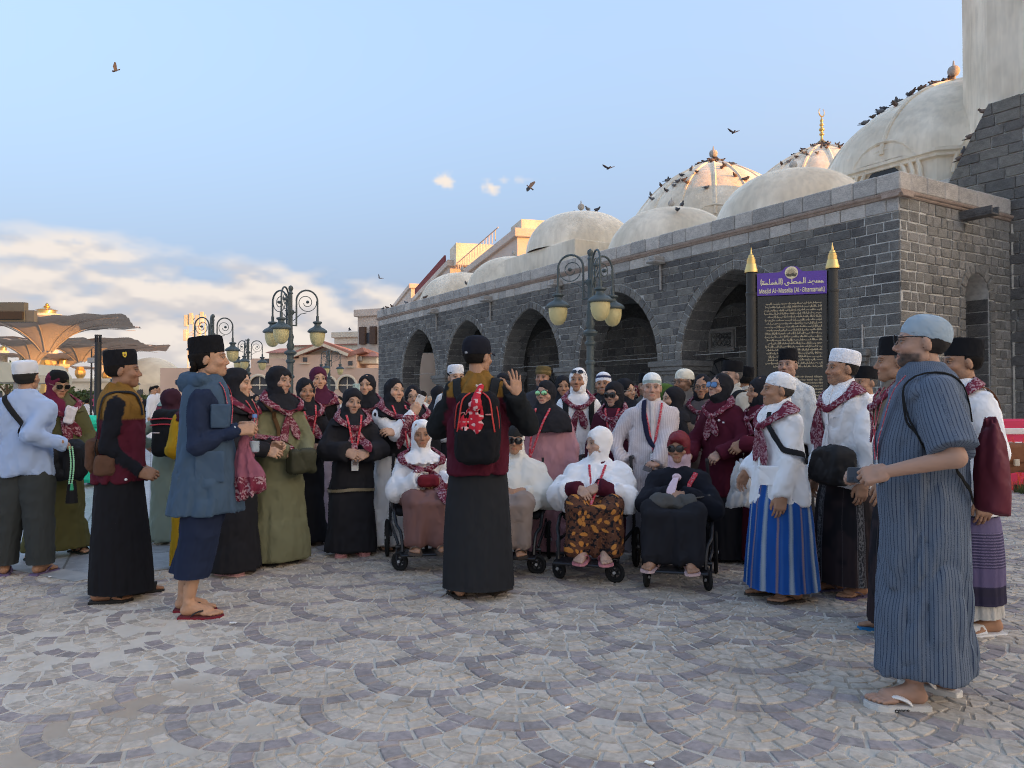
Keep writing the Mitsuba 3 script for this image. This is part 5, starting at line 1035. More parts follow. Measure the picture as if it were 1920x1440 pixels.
# ------------------------------------------------------------------ a person
LIGHT, MID, TAN, DARK = (.54, .325, .215), (.46, .262, .162), (.39, .212, .130), (.295, .156, .095)
BLACK, WHITE, NAVY, MAROON, OLIVE = (.021, .021, .025), (.84, .83, .83), (.020, .028, .058), (.095, .014, .026), (.185, .185, .110)
SHIRT = [(1.17, .066, .068), (1.10, .092, .086), (1.04, .132, .10), (.97, .170, .112), (.75, .196, .132), (.45, .186, .130), (.2, .190, .135), (0, .200, .142)]
ROBE = [(1.17, .066, .068), (1.10, .092, .086), (1.04, .128, .10), (.97, .164, .112), (.75, .188, .132), (.45, .180, .132), (.1, .192, .142), (-.2, .203, .152), (-.6, .220, .170), (-.96, .240, .195)]
class Person:
    def __init__(s, label, px, Z, top, phi, hat=.02, w=1.0, d=None, tone=MID, hphi=None, pitch=0, roll=0, face=None, sit=False, H=None, group=None, nl=76, hs=1.0, pz=.50, lean=0.0):
        s.Z, s.top = Z, top; al = math.degrees(math.atan((px - 960) / F)); q_ = np.random.default_rng(int(px * 13 + top)).normal(size=3) * (0 if Z < 5.3 else 1); hphi = (phi if hphi is None else hphi) + 4.5 * q_[0]; pitch, roll = pitch + 2.5 * q_[1], roll + 3.0 * q_[2]; phi, hphi = phi - al, hphi - al; P0 = world(px, top, Z); s.H = H = (P0[2] if H is None else H) - hat; s.k = k = min(H / 1.66, 1.06) if not sit else .97
        s.base = np.array([P0[0], Z, 0]); s.phi = math.radians(phi); s.R = rz(s.phi + PI); s.M = mat(s.R, s.base); s.w = w; s.d = d or w; s.tone = np.asarray(tone); s.sit = sit; s.lean = lean
        s.hs = hs * .985 * k ** .4; s.hc = np.array([0, .018 + lean * .9, H - .116 * s.hs]); s.S = H - .305 * k if sit else H * .822; s.Pz = pz if sit else H * .525
        hy = math.radians(hphi - phi); s.Rh = rz(hy) @ rx(math.radians(pitch)) @ ry(math.radians(roll)); s.Mh = mat(s.Rh * s.hs, s.hc)
        s.face = dict(face or {}); s.face.update(ear=0) if 'woman' in label.split(' man')[0] else None; s.thick = .013; s.key = thing('person', label, 'person', group); s.arms = {}; s.feet = []; s.sdf = None; s.nl = 108 if Z < 4 else 100 if Z < 5.3 else 74 if Z < 6.4 else 60 if Z < 7.6 else 50 if Z < 10 else 34; s.extra = []; s.seed = int(px * 7 + top) % 9973
        s.sh = {1: np.array([.152 * k * w, -.008 + lean * .8, s.S - .058]), -1: np.array([-.152 * k * w, -.008 + lean * .8, s.S - .058])}
    def loc(s, px, py, Z): return s.R.T @ (world(px, py, Z) - s.base)
    def zu(s, u): return s.Pz + u * (s.S - s.Pz) if u >= 0 else s.Pz * (1 + u)
    def part(s, name, m, col=None, bsdf='cloth', smooth=True, uv=None, label=None, hold=None):
        m = xf(m, s.M)
        if col is not None and uv is None: shape = solid(m, col, bsdf, smooth)
        else: shape = mikit.ply(m, bsdf, smooth=smooth, uv=uv)
        return part(hold or s.key, name, shape, label)
    def arm(s, side, W, f, d, pose='relaxed', pole=None, hand=True):
        """side +1 = the right arm; W the wrist, f where the fingers point, d where the back of the hand looks."""
        pole = np.array([side * .75, -.55, -.35]) if pole is None else np.asarray(pole, float); W = np.asarray(W, float)
        E, W = elbow(s.sh[side], W, pole, .285 * s.k, .25 * s.k); f = W - E if f is None else f; s.arms[side] = (E, W, np.asarray(f, float), np.asarray(d, float), pose, hand); return s
    def down(s, side, y=.03, out=.07, pose='relaxed'): return s.arm(side, (side * (.175 * s.w * s.k + out), y, s.S - .580 * s.k), (0, .18, -1), (side, .25, 0), pose, (side * .5, -1, 0))
    def clasp(s, z=.60, y=.235, x=0.0): 
        zz = s.H * z if not s.sit else z; y *= s.d if s.d > 1 else 1
        s.arm(1, (x + .088, y, zz + .01), (-.86, .34, -.40), (.25, .85, .45), 'lap'); return s.arm(-1, (x - .088, y - .012, zz), (.86, .40, -.36), (-.25, .85, .45), 'lap')
    def stand(s, gap=.095, toes=8, fw='flip', col=(.02, .02, .02), y=(0, 0), ang=None, strap=None, yo=-.02):
        for i, sd in enumerate((1, -1)): s.feet.append((sd, np.array([sd * gap, yo + y[i], 0.]), math.radians(-sd * toes) if ang is None else math.radians(ang[i]), fw, col, strap or col))
        return s
    def body(s, h=.02, arm_h=None):
        k = s.k; h = max(h, .03) if s.Z > 5.5 else h; prims = []; S, Pz = s.S, s.Pz
        tors = stack([(Pz - .08, .13 * k * s.w, .09 * k), (s.zu(.4), .125 * k, .085 * k), (s.zu(.8), .145 * k * s.w, .09 * k), (s.zu(1.0), .13 * k * s.w, .07 * k), (s.zu(1.06), .06 * k, .05 * k)])
        nb, nt = np.array([0, -.012 + s.lean, S + .005]), s.hc + s.Rh @ np.array([0, -.014, -.055]) * s.hs
        kn = [(np.array([sd * .10, .40, .50]), np.array([sd * .095, .47, .20])) for sd in (1, -1)] if s.sit else None
        def fn(P):
            d = tors(P) if not s.lean else tors(P - np.c_[0 * P[:, 0], s.lean * np.clip((P[:, 2] - Pz) / (S - Pz), 0, 1.1), 0 * P[:, 0]])
            d = smin(d, rc(P, nb, nt, .062 * k, .054 * s.hs), .025)
            for sd, (E, W, *_) in s.arms.items(): d = smin(d, smin(rc(P, s.sh[sd], E, .046 * k, .040 * k), rc(P, E, W, .040 * k, .025 * k), .012), .02)
            if s.sit:
                for i, sd in enumerate((1, -1)): d = np.minimum(d, smin(rc(P, (sd * .09, -.03, Pz), kn[i][0], .07, .055), rc(P, kn[i][0], kn[i][1], .052, .036), .02))
            else:
                for sd, p, *_ in s.feet: d = smin(d, smin(rc(P, (sd * .085, 0, Pz), (sd * .085 * .5 + p[0] * .5, p[1] * .5 + .01, Pz * .53), .075 * k, .052 * k), rc(P, (sd * .085 * .5 + p[0] * .5, p[1] * .5 + .01, Pz * .53), p + [0, -.02, .14], .050 * k, .037), .02), .02)
            return d
        A = [s.sh[1], s.sh[-1]] + [x for a in s.arms.values() for x in a[:2]] + [f[1] for f in s.feet] + ([x for q in kn for x in q] if kn else [])
        A = np.array(A + [[0, 0, Pz], nt]); lo, hi = A.min(0) - .16, A.max(0) + .16; lo[2] = max(lo[2], .10)
        b = nets(fn, lo, hi, h); ms = [b]; cols = [np.tile(s.tone, (len(b[0]), 1))]
        hm = head_mesh({a: v for a, v in s.face.items() if a in ('nose', 'jaw', 'age', 'ear')}, s.nl); ms.append(xf(hm, s.Mh)); cols.append(face_colour(hm[0], s.tone, s.face))
        for sd, (E, W, f, d, pose, vis) in s.arms.items():
            if not vis: continue
            hmesh = hand_mesh(pose, .0038 if s.Z < 4 else .005 if s.Z < 6.8 else .0085); hmesh = hmesh if sd > 0 else mirror(hmesh); hm2 = xf(hmesh, mat(basis(f, d) * (.97 * k ** .5 if k > .9 else .94), W)); ms.append(hm2)
            c = np.tile(s.tone * .97, (len(hm2[0]), 1)) * (.90 + .2 * meshkit.fbm(hmesh[0] * 70, 2))[:, None]; tip = np.clip((hmesh[0][:, 1] - .15) / .02, 0, 1)[:, None]; cols.append(c * (1 + tip * [.06, -.02, -.02]))
        for sd, p, a, fw, *_ in s.feet:
            if fw in ('none', 'shoe'): continue
            fm = foot_mesh(.0036 if s.Z < 4 else .0050 if s.Z < 5 else .0062); fm = fm if sd > 0 else mirror(fm); ms.append(xf(fm, mat(rz(a), p + [0, 0, s.thick + .003]))); c = np.tile(s.tone * 1.02, (len(fm[0]), 1)) * (.88 + .24 * meshkit.fbm(fm[0] * 50, 2))[:, None]; cols.append(c)
        s.part('body', cat(ms), np.vstack(cols), 'skin'); s.footwear(); return s
    def footwear(s):
        for sd, p, a, fw, col, strap in s.feet:
            M = mat(rz(a), p); fx = (lambda m: m) if sd > 0 else mirror
            if fw == 'none': continue
            if fw == 'shoe':
                def fn(P):
                    d = rc(P, (0, -.045, .036), (-.006, .10, .034), .040, .034); d = smin(d, rc(P, (-.014, .10, .030), (.022, .10, .028), .030, .028), .02); d = smin(d, rc(P, (0, -.03, .05), (-.004, .06, .04), .036, .030), .02); return np.maximum(d, np.maximum(.012 - P[:, 2], P[:, 2] - .078 + .25 * np.clip(P[:, 1], 0, .1)))
                m = xf(fx(nets(fn, (-.07, -.10, 0), (.07, .165, .10), .0075)), M); k = s.part('shoe', m, col, 'vc_matte')
                out = Polygon([(-.032, -.08), (.032, -.08), (.042, .0), (.048, .08), (.03, .125), (-.01, .138), (-.042, .115), (-.042, .05), (-.036, 0)]).buffer(.006).buffer(0)
                s.part('sole', xf(fx(extrude(out, .014)), M), np.asarray(col) * .9 + .05, 'vc_matte', 30, hold=k); continue
            out = Polygon([(-.030, -.076), (.030, -.076), (.036, -.02), (.042, .05), (.050, .10), (.040, .135), (.012, .158), (-.022, .168), (-.044, .15), (-.046, .09), (-.038, .03), (-.036, -.03)]).buffer(.010).buffer(-.004)
            lay_ = [extrude(out, s.thick)]; MS = M @ mat(t=(0, 0, s.thick - .013)); k = s.part('sandal' if fw != 'flip' else 'flip_flop', xf(fx(lay_[0]), M), col, 'vc_matte', 30)
            s.part('footbed', xf(fx(at(extrude(out.buffer(-.003), .005), 0, 0, .0128)), MS), np.asarray(col) * .55 + np.asarray(strap) * .2 + .02, 'vc_matte', 30, hold=k)
            if fw == 'flip':
                for e in (1, -1): s.part('strap', xf(fx(tube(spline([(-.014, .122, .020), (-.012 + e * .006, .105, .041), (e * .034, .060, .056 if e < 0 else .050), (e * .043, .015, .034), (e * .040, .0, .016)], 14), [.005] + [.0075 + (s.thick - .013) * .5] * 12 + [.006], 8, True, .5)), MS), strap, 'vc_gloss', hold=k)
            else:
                for y0, y1, h0 in ((.045, .115, .048),) if fw == 'slide' else ((.085, .112, .042), (.025, .052, .062)):
                    q = np.linspace(-1, 1, 15); v = np.array([[(.046 if y > .03 else .042) * math.copysign(abs(x) ** .8, x), y + .012 * (1 - x * x), .014 + h0 * (1 - abs(x) ** 2.6) + dz] for dz in (0, .006) for y in (y0, y1) for x in q]); n = 15
                    f = gridf(2, n, False); f = np.vstack([f[:, ::-1], f + 2 * n, [[i, i + 1, i + 1 + 2 * n] for i in range(n - 1)], [[i, i + 1 + 2 * n, i + 2 * n] for i in range(n - 1)], [[n + i, n + i + 2 * n, n + i + 1 + 2 * n] for i in range(n - 1)], [[n + i, n + i + 1 + 2 * n, n + i + 1] for i in range(n - 1)]])
                    s.part('strap', xf(fx((v, f)), M), strap, 'vc_matte', 40, hold=k)
                if fw == 'sandal': s.part('heel_strap', xf(fx(tube([(.042, .03, .035), (.042, -.04, .058), (.02, -.084, .062), (-.02, -.084, .062), (-.042, -.04, .058), (-.042, .03, .035)], .007, 6, True, .5)), M), strap, 'vc_matte', 40, hold=k)
    # -------------------------------------------------------------- clothes
    def tstack(s, rows, fold=.012, hem=None, seed=0, dy=0, power=2.3):
        k = s.k; r = [(s.zu(u), a * s.w * k, b * s.d * k, (q[0] if q else 0) + dy + s.lean * np.clip(u, 0, 1.1)) for u, a, b, *q in rows]
        return stack(r, fold, (5 + seed % 4, 9 + seed % 5), s.seed + seed, power)
    def upper(s, name, rows, col, sleeve=(.070, .064, .052), cut=.96, bsdf='cloth', h=.0145, fold=.02, amp=.006, fx=11, colfn=None, sides=(1, -1), smooth_k=.035, uvfn=None, flare=0, label=None, arms=True, power=2.3, keep=True):
        st = s.tstack(rows, fold, power=power); k = s.k; h = max(h, .0028 * min(s.Z, 11)); sleeve = (sleeve[0] * .86, sleeve[1] * .94, sleeve[2])
        def sl(P):
            d = np.full(len(P), 9.)
            for sd in sides:
                if sd not in s.arms: continue
                E, W = s.arms[sd][:2]; 
                if cut <= .5: c = s.sh[sd] + (E - s.sh[sd]) * cut * 2; q = rc(P, s.sh[sd], c, sleeve[0] * k, sleeve[1] * k); ax = (E - s.sh[sd]); ax = ax / np.linalg.norm(ax); q = np.maximum(q, (P - c) @ ax)
                else:
                    c = E + (W - E) * (cut * 2 - 1 if cut < .9 else 1.0); ax = (W - E) / np.linalg.norm(W - E); q = rc(P, E, c + ax * .02, sleeve[1] * k, sleeve[2] * k); q = np.maximum(q, (P - c) @ ax - .015); q = smin(q, rc(P, s.sh[sd], E, sleeve[0] * k, sleeve[1] * k), .03)
                d = np.minimum(d, q)
            return d
        raw = (lambda P: smin(st(P), sl(P), smooth_k)) if arms else st
        fn = wrinkle(raw, amp, fx, s.seed + len(name)); pts = np.array([s.sh[1], s.sh[-1]] + [x for sd, a in s.arms.items() if arms for x in a[:2]]); t = np.array([[a[1], a[2]] for a in [st.sec(np.array([z]))[0][[0, 0, 1]] for z in np.linspace(*st.z, 12)]]); mx = t.max(0) * 1.14
        A = [s.sec_pt(st, z) for z in st.z]
        lo = np.minimum(pts.min(0) - .10, [-mx[0] - .03, -mx[1] - .05 + min(0, s.lean), st.z[0] - .02]); hi = np.maximum(pts.max(0) + .10, [mx[0] + .03, mx[1] + .05 + max(0, s.lean), st.z[1] + .02])
        m = nets(fn, lo, hi, h)
        if s.sdf is None or keep: s.sdf = raw if s.sdf is None else (lambda P, a=s.sdf, b=raw: np.minimum(a(P), b(P)))
        uv = None
        if uvfn: uv = uvfn(m[0], st, sl)
        c = np.asarray(col, float)
        if colfn: c = colfn(m[0], st(m[0]), sl(m[0]))
        s.part(name, m, c if uv is None else None, bsdf, True, uv, label); return s
    def sec_pt(s, st, z): return st.sec(np.array([z]))[0]
    def collar(s, col, n=3, u=1.165, bsdf='cloth', butt=(.6, .58, .54)):
        z = s.zu(u); a = np.linspace(0, 2 * PI, 31); r = .064 * s.k * s.w; c = np.c_[r * np.sin(a), r * 1.03 * np.cos(a) + s.lean, z - .020 * np.cos(a)]; t = section_loop(c, np.tile([0, 0, 1.], (31, 1)) + np.c_[-.25 * np.sin(a), -.25 * np.cos(a), 0 * a], np.c_[np.sin(a), np.cos(a), 0 * a], .019, .006, 8); k = s.part('collar', t, col, bsdf)
        q = hug(s.sdf, [[.004, .6, z - .03 - .05 * i] for i in range(9)], [[0, -1., 0]] * 9); s.part('placket', ribbon(s.sdf, spline(q, 18), .015, .003, .002)[0], col, bsdf)
        s.part('buttons', cat([ball(.005, x + [0, .006, 0], (1, .5, 1), 1) for x in q[1:2 * n:2]]), butt, 'vc_gloss'); return s
    def skirt(s, name, rows, col=None, bsdf='cloth', fold=.05, power=2.2, n=132, m=40, nf=(6, 10), label=None, y0=0):
        st = stack([(s.zu(u), a * s.w * s.k, b * s.d * s.k, (q[0] if q else 0) + y0) for u, a, b, *q in rows], fold, nf, s.seed + 3, power); v, f, uv = loft(st, n, m, power)
        v = v + meshkit.fbm(v * [9, 9, 4] + s.seed, 3)[:, None] * np.array([.012, .012, 0]) - [.006, .006, 0]
        s.low = st; vi = np.vstack([v, v[:3 * n] * [.97, .97, 1] + [0, 0, .004]]); ff = np.vstack([f, gridf(3, n, False) + len(v)]); hem = np.arange(n - 1); ff = np.vstack([ff, np.c_[hem, hem + len(v), hem + 1 + len(v)], np.c_[hem, hem + 1 + len(v), hem + 1]])
        return s.part(name, (vi, ff), col, bsdf, True, np.vstack([uv, uv[:3 * n]]) if col is None else None, label)
    def trousers(s, col, cuff=.10, r=(.125, .105, .092), fold=.04, name='trousers'):
        ms = []
        for i, (sd, p, *_) in enumerate(s.feet):
            zt = s.Pz * 1.05; st = stack([(zt, .085 * s.k * s.w, .085 * s.k * s.d, 0, sd * .07), (s.Pz * .86, r[0] * s.k * s.w, .118 * s.k, .0, sd * .08), (s.Pz * .5, r[1] * s.k, r[1] * 1.05 * s.k, p[1] * .5, sd * .04 + p[0] * .5), (cuff, r[2] * s.k, r[2] * 1.08 * s.k, p[1] - .01, p[0])], fold, (4, 7), s.seed + i, 2.1)
            v, f, uv = loft(st, 72, 48, 2.1); v = v + (meshkit.fbm(v * [7, 7, 16] + i * 9 + s.seed, 3)[:, None] - .5) * [.022, .022, 0]; n = 72; vi = np.vstack([v, v * [1, 1, 1] + [0, 0, .0]]); vi[len(v):, :2] = vi[len(v):, :2] * .95 + .05 * np.array([p[0], p[1]]); hem = np.arange(n - 1)
            ms.append((vi, np.vstack([f, f[:, ::-1] + len(v), np.c_[hem, hem + len(v), hem + 1 + len(v)], np.c_[hem, hem + 1 + len(v), hem + 1]])))
        s.part(name, cat(ms), col); return s
    def lap(s, name, col, bsdf='cloth', hem=.17, spread=.10, front=.50, drop=.0, h=.013, fold=.01, label=None, ankle=.24):
        Pz = s.Pz; R = np.random.default_rng(s.seed); ph = R.random(4) * 6
        def raw(P):
            d = None
            for sd in (1, -1):
                q = smin(rc(P, (sd * .095, -.08, Pz + .03), (sd * spread, front - .10, Pz + .035), .108, .082), rc(P, (sd * spread, front - .10, Pz + .035), (sd * (spread + .005), front + .01, ankle), .082, .078), .035); d = q if d is None else smin(d, q, .11)
            x = np.clip(np.abs(P[:, 0]) - spread - .02, 0, 9); c = rbox(P, (0, front - .025, (Pz + .06 + hem) / 2), (spread + .05, .065, (Pz + .06 - hem) / 2), .045); d = smin(d, c, .04); d = smin(d, ell(P, (0, .13, Pz + .04), (.19, .27, .080)), .05)
            th = np.arctan2(P[:, 0], P[:, 1] - front + .2); g = np.clip((Pz - P[:, 2]) / .3, 0, 1); d = d + .016 * g * (1.4 * np.abs(np.sin(5 * th + ph[0])) ** .7 - .9 + .7 * np.sin(15 * th + ph[1] + 3 * P[:, 2]))
            return np.maximum(d, hem - P[:, 2])
        fn = wrinkle(raw, .007, 9, s.seed + 5); m = nets(fn, (-.36, -.26, hem - .02), (.36, front + .20, Pz + .22), h); s.sdf = raw if s.sdf is None else (lambda P, a=s.sdf: np.minimum(a(P), raw(P)))
        s.part(name, m, col if col is not None else None, bsdf, True, None, label); return s
    def toh(s, P): return (P - s.hc) @ s.Rh / s.hs
    def hijab(s, col, cape=None, h=.0115, face=(.0595, .084), under=None, drape=.022, colfn=None, bsdf='cloth', label=None, name='headscarf', open_c=-.020, cover=1.0, peak=0):
        k = s.k; h = max(h, .0020 * min(s.Z, 12)); cw = {None: None, 'short': [(1.14, .085, .085), (1.07, .135, .118), (.98, .195, .140), (.84, .218, .170, .01)], 'mid': [(1.14, .085, .085), (1.07, .135, .118), (.98, .195, .142), (.80, .228, .178, .01), (.60, .240, .190, .012)], 'long': [(1.14, .085, .085), (1.07, .135, .12), (.98, .200, .145), (.75, .245, .190, .01), (.45, .275, .225, .015), (.15, .30, .245, .02)], 'shawl': [(1.14, .085, .085), (1.07, .135, .12), (.98, .195, .15), (.75, .235, .20, .02), (.45, .268, .25, .035), (.12, .295, .285, .045), (-.04, .305, .30, .045)]}[cape]
        st = s.tstack(cw, drape, seed=5) if cw else None; a0 = s.hc + s.Rh @ np.array([0, -.016, -.06]) * s.hs; a1 = np.array([0, -.01 + s.lean, s.S + .01])
        def raw(P):
            q = s.toh(P); arms_ = None
            if cape == 'shawl':
                for sd, (E, W, *_) in s.arms.items(): e = smin(rc(P, s.sh[sd], E, .088, .098), rc(P, E, E + (W - E) * .45, .098, .088), .04); arms_ = e if arms_ is None else np.minimum(arms_, e)
            d = ell(q, (0, -.020, .022), (.0895, .117, .1065)) * s.hs
            if peak: d = smin(d, ell(q, (0, .075, .062), (.058, .045, .030)) * s.hs, .02)
            d = smin(d, ell(q, (0, .012, -.070), (.0735, .083, .070)) * s.hs, .03); d = smin(d, rc(P, a0, a1, .074, .088), .035)
            if st is not None: d = smin(d, st(P), .045)
            if arms_ is not None: d = smin(d, arms_, .10)
            cut = ell(q, (0, .120, open_c), (face[0], .094, face[1])) * s.hs; return smax(d, -cut, .007)
        fn = wrinkle(raw, .0065, 13, s.seed + 11, (1, 1, .7)) if cape != 'shawl' else wrinkle(lambda P: raw(P) + .010 * np.clip((s.S - P[:, 2]) / .15, 0, 1) * (2 * np.abs(np.sin(6 * np.arctan2(P[:, 0], P[:, 1] + .1) + 2.5 * np.sin(P[:, 2] * 5 + s.seed) + 1)) ** .6 - 1.2), .012, 10, s.seed + 11, (1, 1, .4)); lo, hi = s.hc - [.16, .19, .20], s.hc + [.16, .19, .14]; lo = np.minimum(lo, [-.16, -.14, s.S - .06]); hi = np.maximum(hi, [.16, .16, s.S])
        if cw: mx = max(c[1] for c in cw) * s.w * k + .05; my = max(c[2] for c in cw) * s.d * k + (.07 if cape != 'shawl' else .16); mx += .12 * (cape == 'shawl'); lo = np.minimum(lo, [-mx, -my + min(0, s.lean), st.z[0] - .02]); hi = np.maximum(hi, [mx, my + .05 + max(0, s.lean), s.hc[2] + .14])
        m = nets(fn, lo, hi, h); c = np.asarray(col, float)
        if colfn: c = colfn(s.toh(m[0]), m[0])
        s.hj = raw; s.sdf = raw if s.sdf is None else (lambda P, a=s.sdf: np.minimum(a(P), raw(P)))
        kk = s.part(name, m, c, bsdf, True, None, label)
        if under is not None:
            v, f = lathe([(1.0, .030), (1.03, .055), (.95, .088), (.70, .118), (.02, .130)], 36); v = v * [.0765, .099, 1] + [0, -.012, -.004]; s.part('under_cap', xf((v, f), s.Mh), under)
        return s
    def hair(s, low=-.06, grow=.0055, front=.035, col=(.014, .012, .011), crown=False):
        D = head_grid(48); O = np.array([0, .0, -.012]); hm = head_mesh({a: v for a, v in s.face.items() if a in ('nose', 'jaw', 'age', 'ear')}, 48); r = np.linalg.norm(hm[0] - O, axis=1); v = hm[0]; fn = lambda P: ell(P, (0, -.018, .024), (.077 + grow, .100 + grow, .094 + grow)); rr = np.full(len(D), .19)
        for _ in range(34): rr = np.maximum(rr - np.clip(fn(O + rr[:, None] * D), -.01, .03), .03)
        p = O + rr[:, None] * D; fr = np.where(p[:, 2] > .035, .062 + .02 * np.clip((p[:, 2] - .05) / .05, 0, 1), front - .010 - .25 * np.clip(.02 - p[:, 2], 0, .1)); m = np.clip((fr - p[:, 1]) / .012, 0, 1) * np.clip((p[:, 2] - low - .25 * np.clip(-p[:, 1], -.05, .1) * 0) / .010, 0, 1)
        if not crown: m *= np.clip((.040 - p[:, 2] + .25 * np.clip(p[:, 1], 0, 1)) / .01, 0, 1)
        m *= 1 - np.exp(-((p[:, 1] + .012) / .020) ** 2 - ((p[:, 2] + .016) / .030) ** 2) * (np.abs(p[:, 0]) > .05); n = meshkit.fbm(p * [160, 160, 50], 2); R_ = (rr + (n - .5) * .006) * m + (1 - m) * (r - .007); s.part('hair', xf((O + R_[:, None] * D, gridf(48, nlon(48), True)[:, ::-1]), s.Mh), np.asarray(col), 'cloth'); return s
    def hat(s, kind, col, tilt=-6, bsdf='cloth', label=None, up=0.0):
        Mt = s.Mh @ mat(rx(math.radians(-tilt * .8)), (0, 0, 0))
        if kind == 'peci':
            pr = [(.97, .030), (1.0, .031), (1.015, .050), (1.02, .075), (1.0, .124), (.97, .135), (.92, .138), (.55, .133), (.0, .129)]; sc = [.0815, .1035, 1]
        elif kind == 'kopiah': pr = [(.97, .026), (1.0, .027), (1.03, .045), (1.04, .060), (1.00, .100), (.93, .117), (.75, .125), (.4, .130), (.0, .132)]; sc = [.0815, .1035, 1]
        elif kind == 'skull': pr = [(.97, .020), (1.0, .021), (1.03, .040), (1.01, .062), (.90, .092), (.70, .112), (.4, .126), (.15, .130), (.0, .131)]; sc = [.079, .1015, 1]
        elif kind == 'ballcap': pr = [(.97, .014), (1.0, .015), (1.04, .040), (1.04, .065), (.97, .098), (.80, .122), (.5, .137), (.15, .143), (.0, .144)]; sc = [.083, .106, 1]
        pp = np.array(pr); t = np.linspace(0, 1, len(pp)); pp = PchipInterpolator(t, pp)(np.linspace(0, 1, 26)); pp[:, 0] = np.maximum(pp[:, 0], 1e-4); v, f = lathe(pp, 52); v = v * sc + [0, -.016, up]
        if kind == 'peci': v[:, 2] -= .007 * np.exp(-(v[:, 0] / .02) ** 2) * (v[:, 2] > .13)
        c = np.broadcast_to(np.asarray(col, float), v.shape).copy()
        if isinstance(s.face.get('capband'), tuple): z = v[:, 2] - up; b = s.face['capband']; c[(z > b[0]) & (z < b[1])] = b[2]
        v = v + (meshkit.fbm(v * 40 + s.seed, 3)[:, None] - .5) * .0035; kk = s.part('cap' if kind != 'ballcap' else 'baseball_cap', xf((v, f), Mt), c, bsdf, 40, label=label)
        if kind == 'ballcap':
            q = np.linspace(-1, 1, 25); rows = [[(.068 * x * (1 - .1 * u), .070 + (.085 * (1 - .55 * x * x)) * u, .032 - .020 * x * x - .012 * u)] for u in np.linspace(0, 1, 6) for x in q]; v = np.array(rows).reshape(-1, 3); n = len(v); f = gridf(6, 25, False); s.part('peak', xf((np.vstack([v, v - [0, 0, .004]]), np.vstack([f, f[:, ::-1] + n])), Mt), col, bsdf, 40, hold=kk)
            s.part('strap_buckle', xf(bbox(-.012, .012, -.126, -.118, .018, .034, .003), Mt), (.35, .35, .36), 'vc_gloss', False, hold=kk)
        s.cap = kk; s.Mt = Mt; return s
    def shades(s, lens='lens_dark', frame=(.02, .015, .012), size=1.0, up=0, kind='round', z=.0):
        ms = []; 
        for e in (1, -1):
            a = np.linspace(0, 2 * PI, 28, endpoint=False); ex = 2.6 if kind == 'square' else 2.0; rx_, rz_ = .0255 * size, (.0215 if kind != 'slim' else .012) * size; q = (np.abs(np.cos(a)) ** ex + np.abs(np.sin(a)) ** ex) ** (-1 / ex); x = rx_ * q * np.cos(a); zz = rz_ * q * np.sin(a); yy = -x * e * .16 - .10 * (x / rx_) ** 2 * .02
            ring = np.c_[e * .0315 + x, .1045 + yy, zz - .003 + z]; ms.append(tube(np.vstack([ring, ring[:1]]), .0022, 6, False)); rr = np.vstack([ring + [0, .001, 0], ring - [0, .003, 0], [[e * .0315, .1075, -.003 + z], [e * .0315, .100, -.003 + z]]]); n = 28; i = np.arange(n); j = (i + 1) % n
            f = np.vstack([np.c_[i, j, i * 0 + 2 * n], np.c_[j + n, i + n, i * 0 + 2 * n + 1], np.c_[i, i + n, j + n], np.c_[i, j + n, j]]); 
            if lens: s.part('lens', xf((rr, f), s.Mg(up)), None, lens, True)
            ms.append(tube([(e * .055, .100, .004 + z), (e * .074, .07, .006 + z), (e * .079, .0, .004 + z), (e * .080, -.02, -.004 + z)], .0022, 6))
        ms.append(tube([(-.008, .106, .0 + z), (0, .109, .003 + z), (.008, .106, .0 + z)], .0022, 6)); s.part('sunglasses' if lens and lens != 'clear' else 'glasses', xf(cat(ms), s.Mg(up)), frame, 'vc_gloss'); return s
    def Mg(s, up): return s.Mh @ (mat(rx(math.radians(up)), (0, 0, 0)) if up else np.eye(4))
    def scarf(s, drop=.16, tails=((.012, .30), (-.035, .22)), knot=True, back=True, wid=.032, zb=1.15, bsdf='scarf', side=0.0, label=None, zf=None, tw=.026):
        k = s.k; th = np.linspace(0, 2 * PI, 61)[:-1]; f = (.5 + .5 * np.cos(th)) ** 2.8; z0 = s.zu(zb); zt = z0 - (drop * k) * f; D = np.c_[np.sin(th), np.cos(th), 0 * th]; ly = s.lean
        O = np.c_[.42 * D[:, 0], .42 * D[:, 1] + ly, zt + .018]; U = hug(s.sdf, O, -D, .40); O2 = np.c_[.45 * D[:, 0], .45 * D[:, 1] + ly, zt - wid * (1 - .55 * f)]; Lw = hug(s.sdf, O2, -D, .43); C = (U + Lw) / 2; N = D; wd = (U - Lw) / 2; lw = np.linalg.norm(wd, axis=1, keepdims=True); Un = wd / (lw + 1e-9); N = np.cross(Un, np.roll(C, -1, 0) - np.roll(C, 1, 0)); N /= np.linalg.norm(N, axis=1, keepdims=True); N *= np.sign((N * D).sum(1, keepdims=True))
        v, fc = section_loop(C + N * .010, Un, N, lw[:, 0] + .006, .008 + .004 * np.sin(th * 9), 10); v = v + (meshkit.fbm(v * 45 + s.seed, 2)[:, None] - .5) * .010; fc = np.vstack([fc, gridf(2, 10, True) * 0 + 0]) if False else np.vstack([fc, np.where(gridf(2, 10, True) >= 10, gridf(2, 10, True) - 10, gridf(2, 10, True) + (len(C) - 1) * 10)])
        ms = [(v, fc)]; kp = C[0] + N[0] * .018 + [side, 0, 0]
        if side: i = int(np.argmin(np.abs(C[:, 0] - side) + 3 * (C[:, 1] < 0))); kp = C[i] + N[i] * .016
        if knot: ms.append(ball(.027, kp, (1.2, .8, .9)))
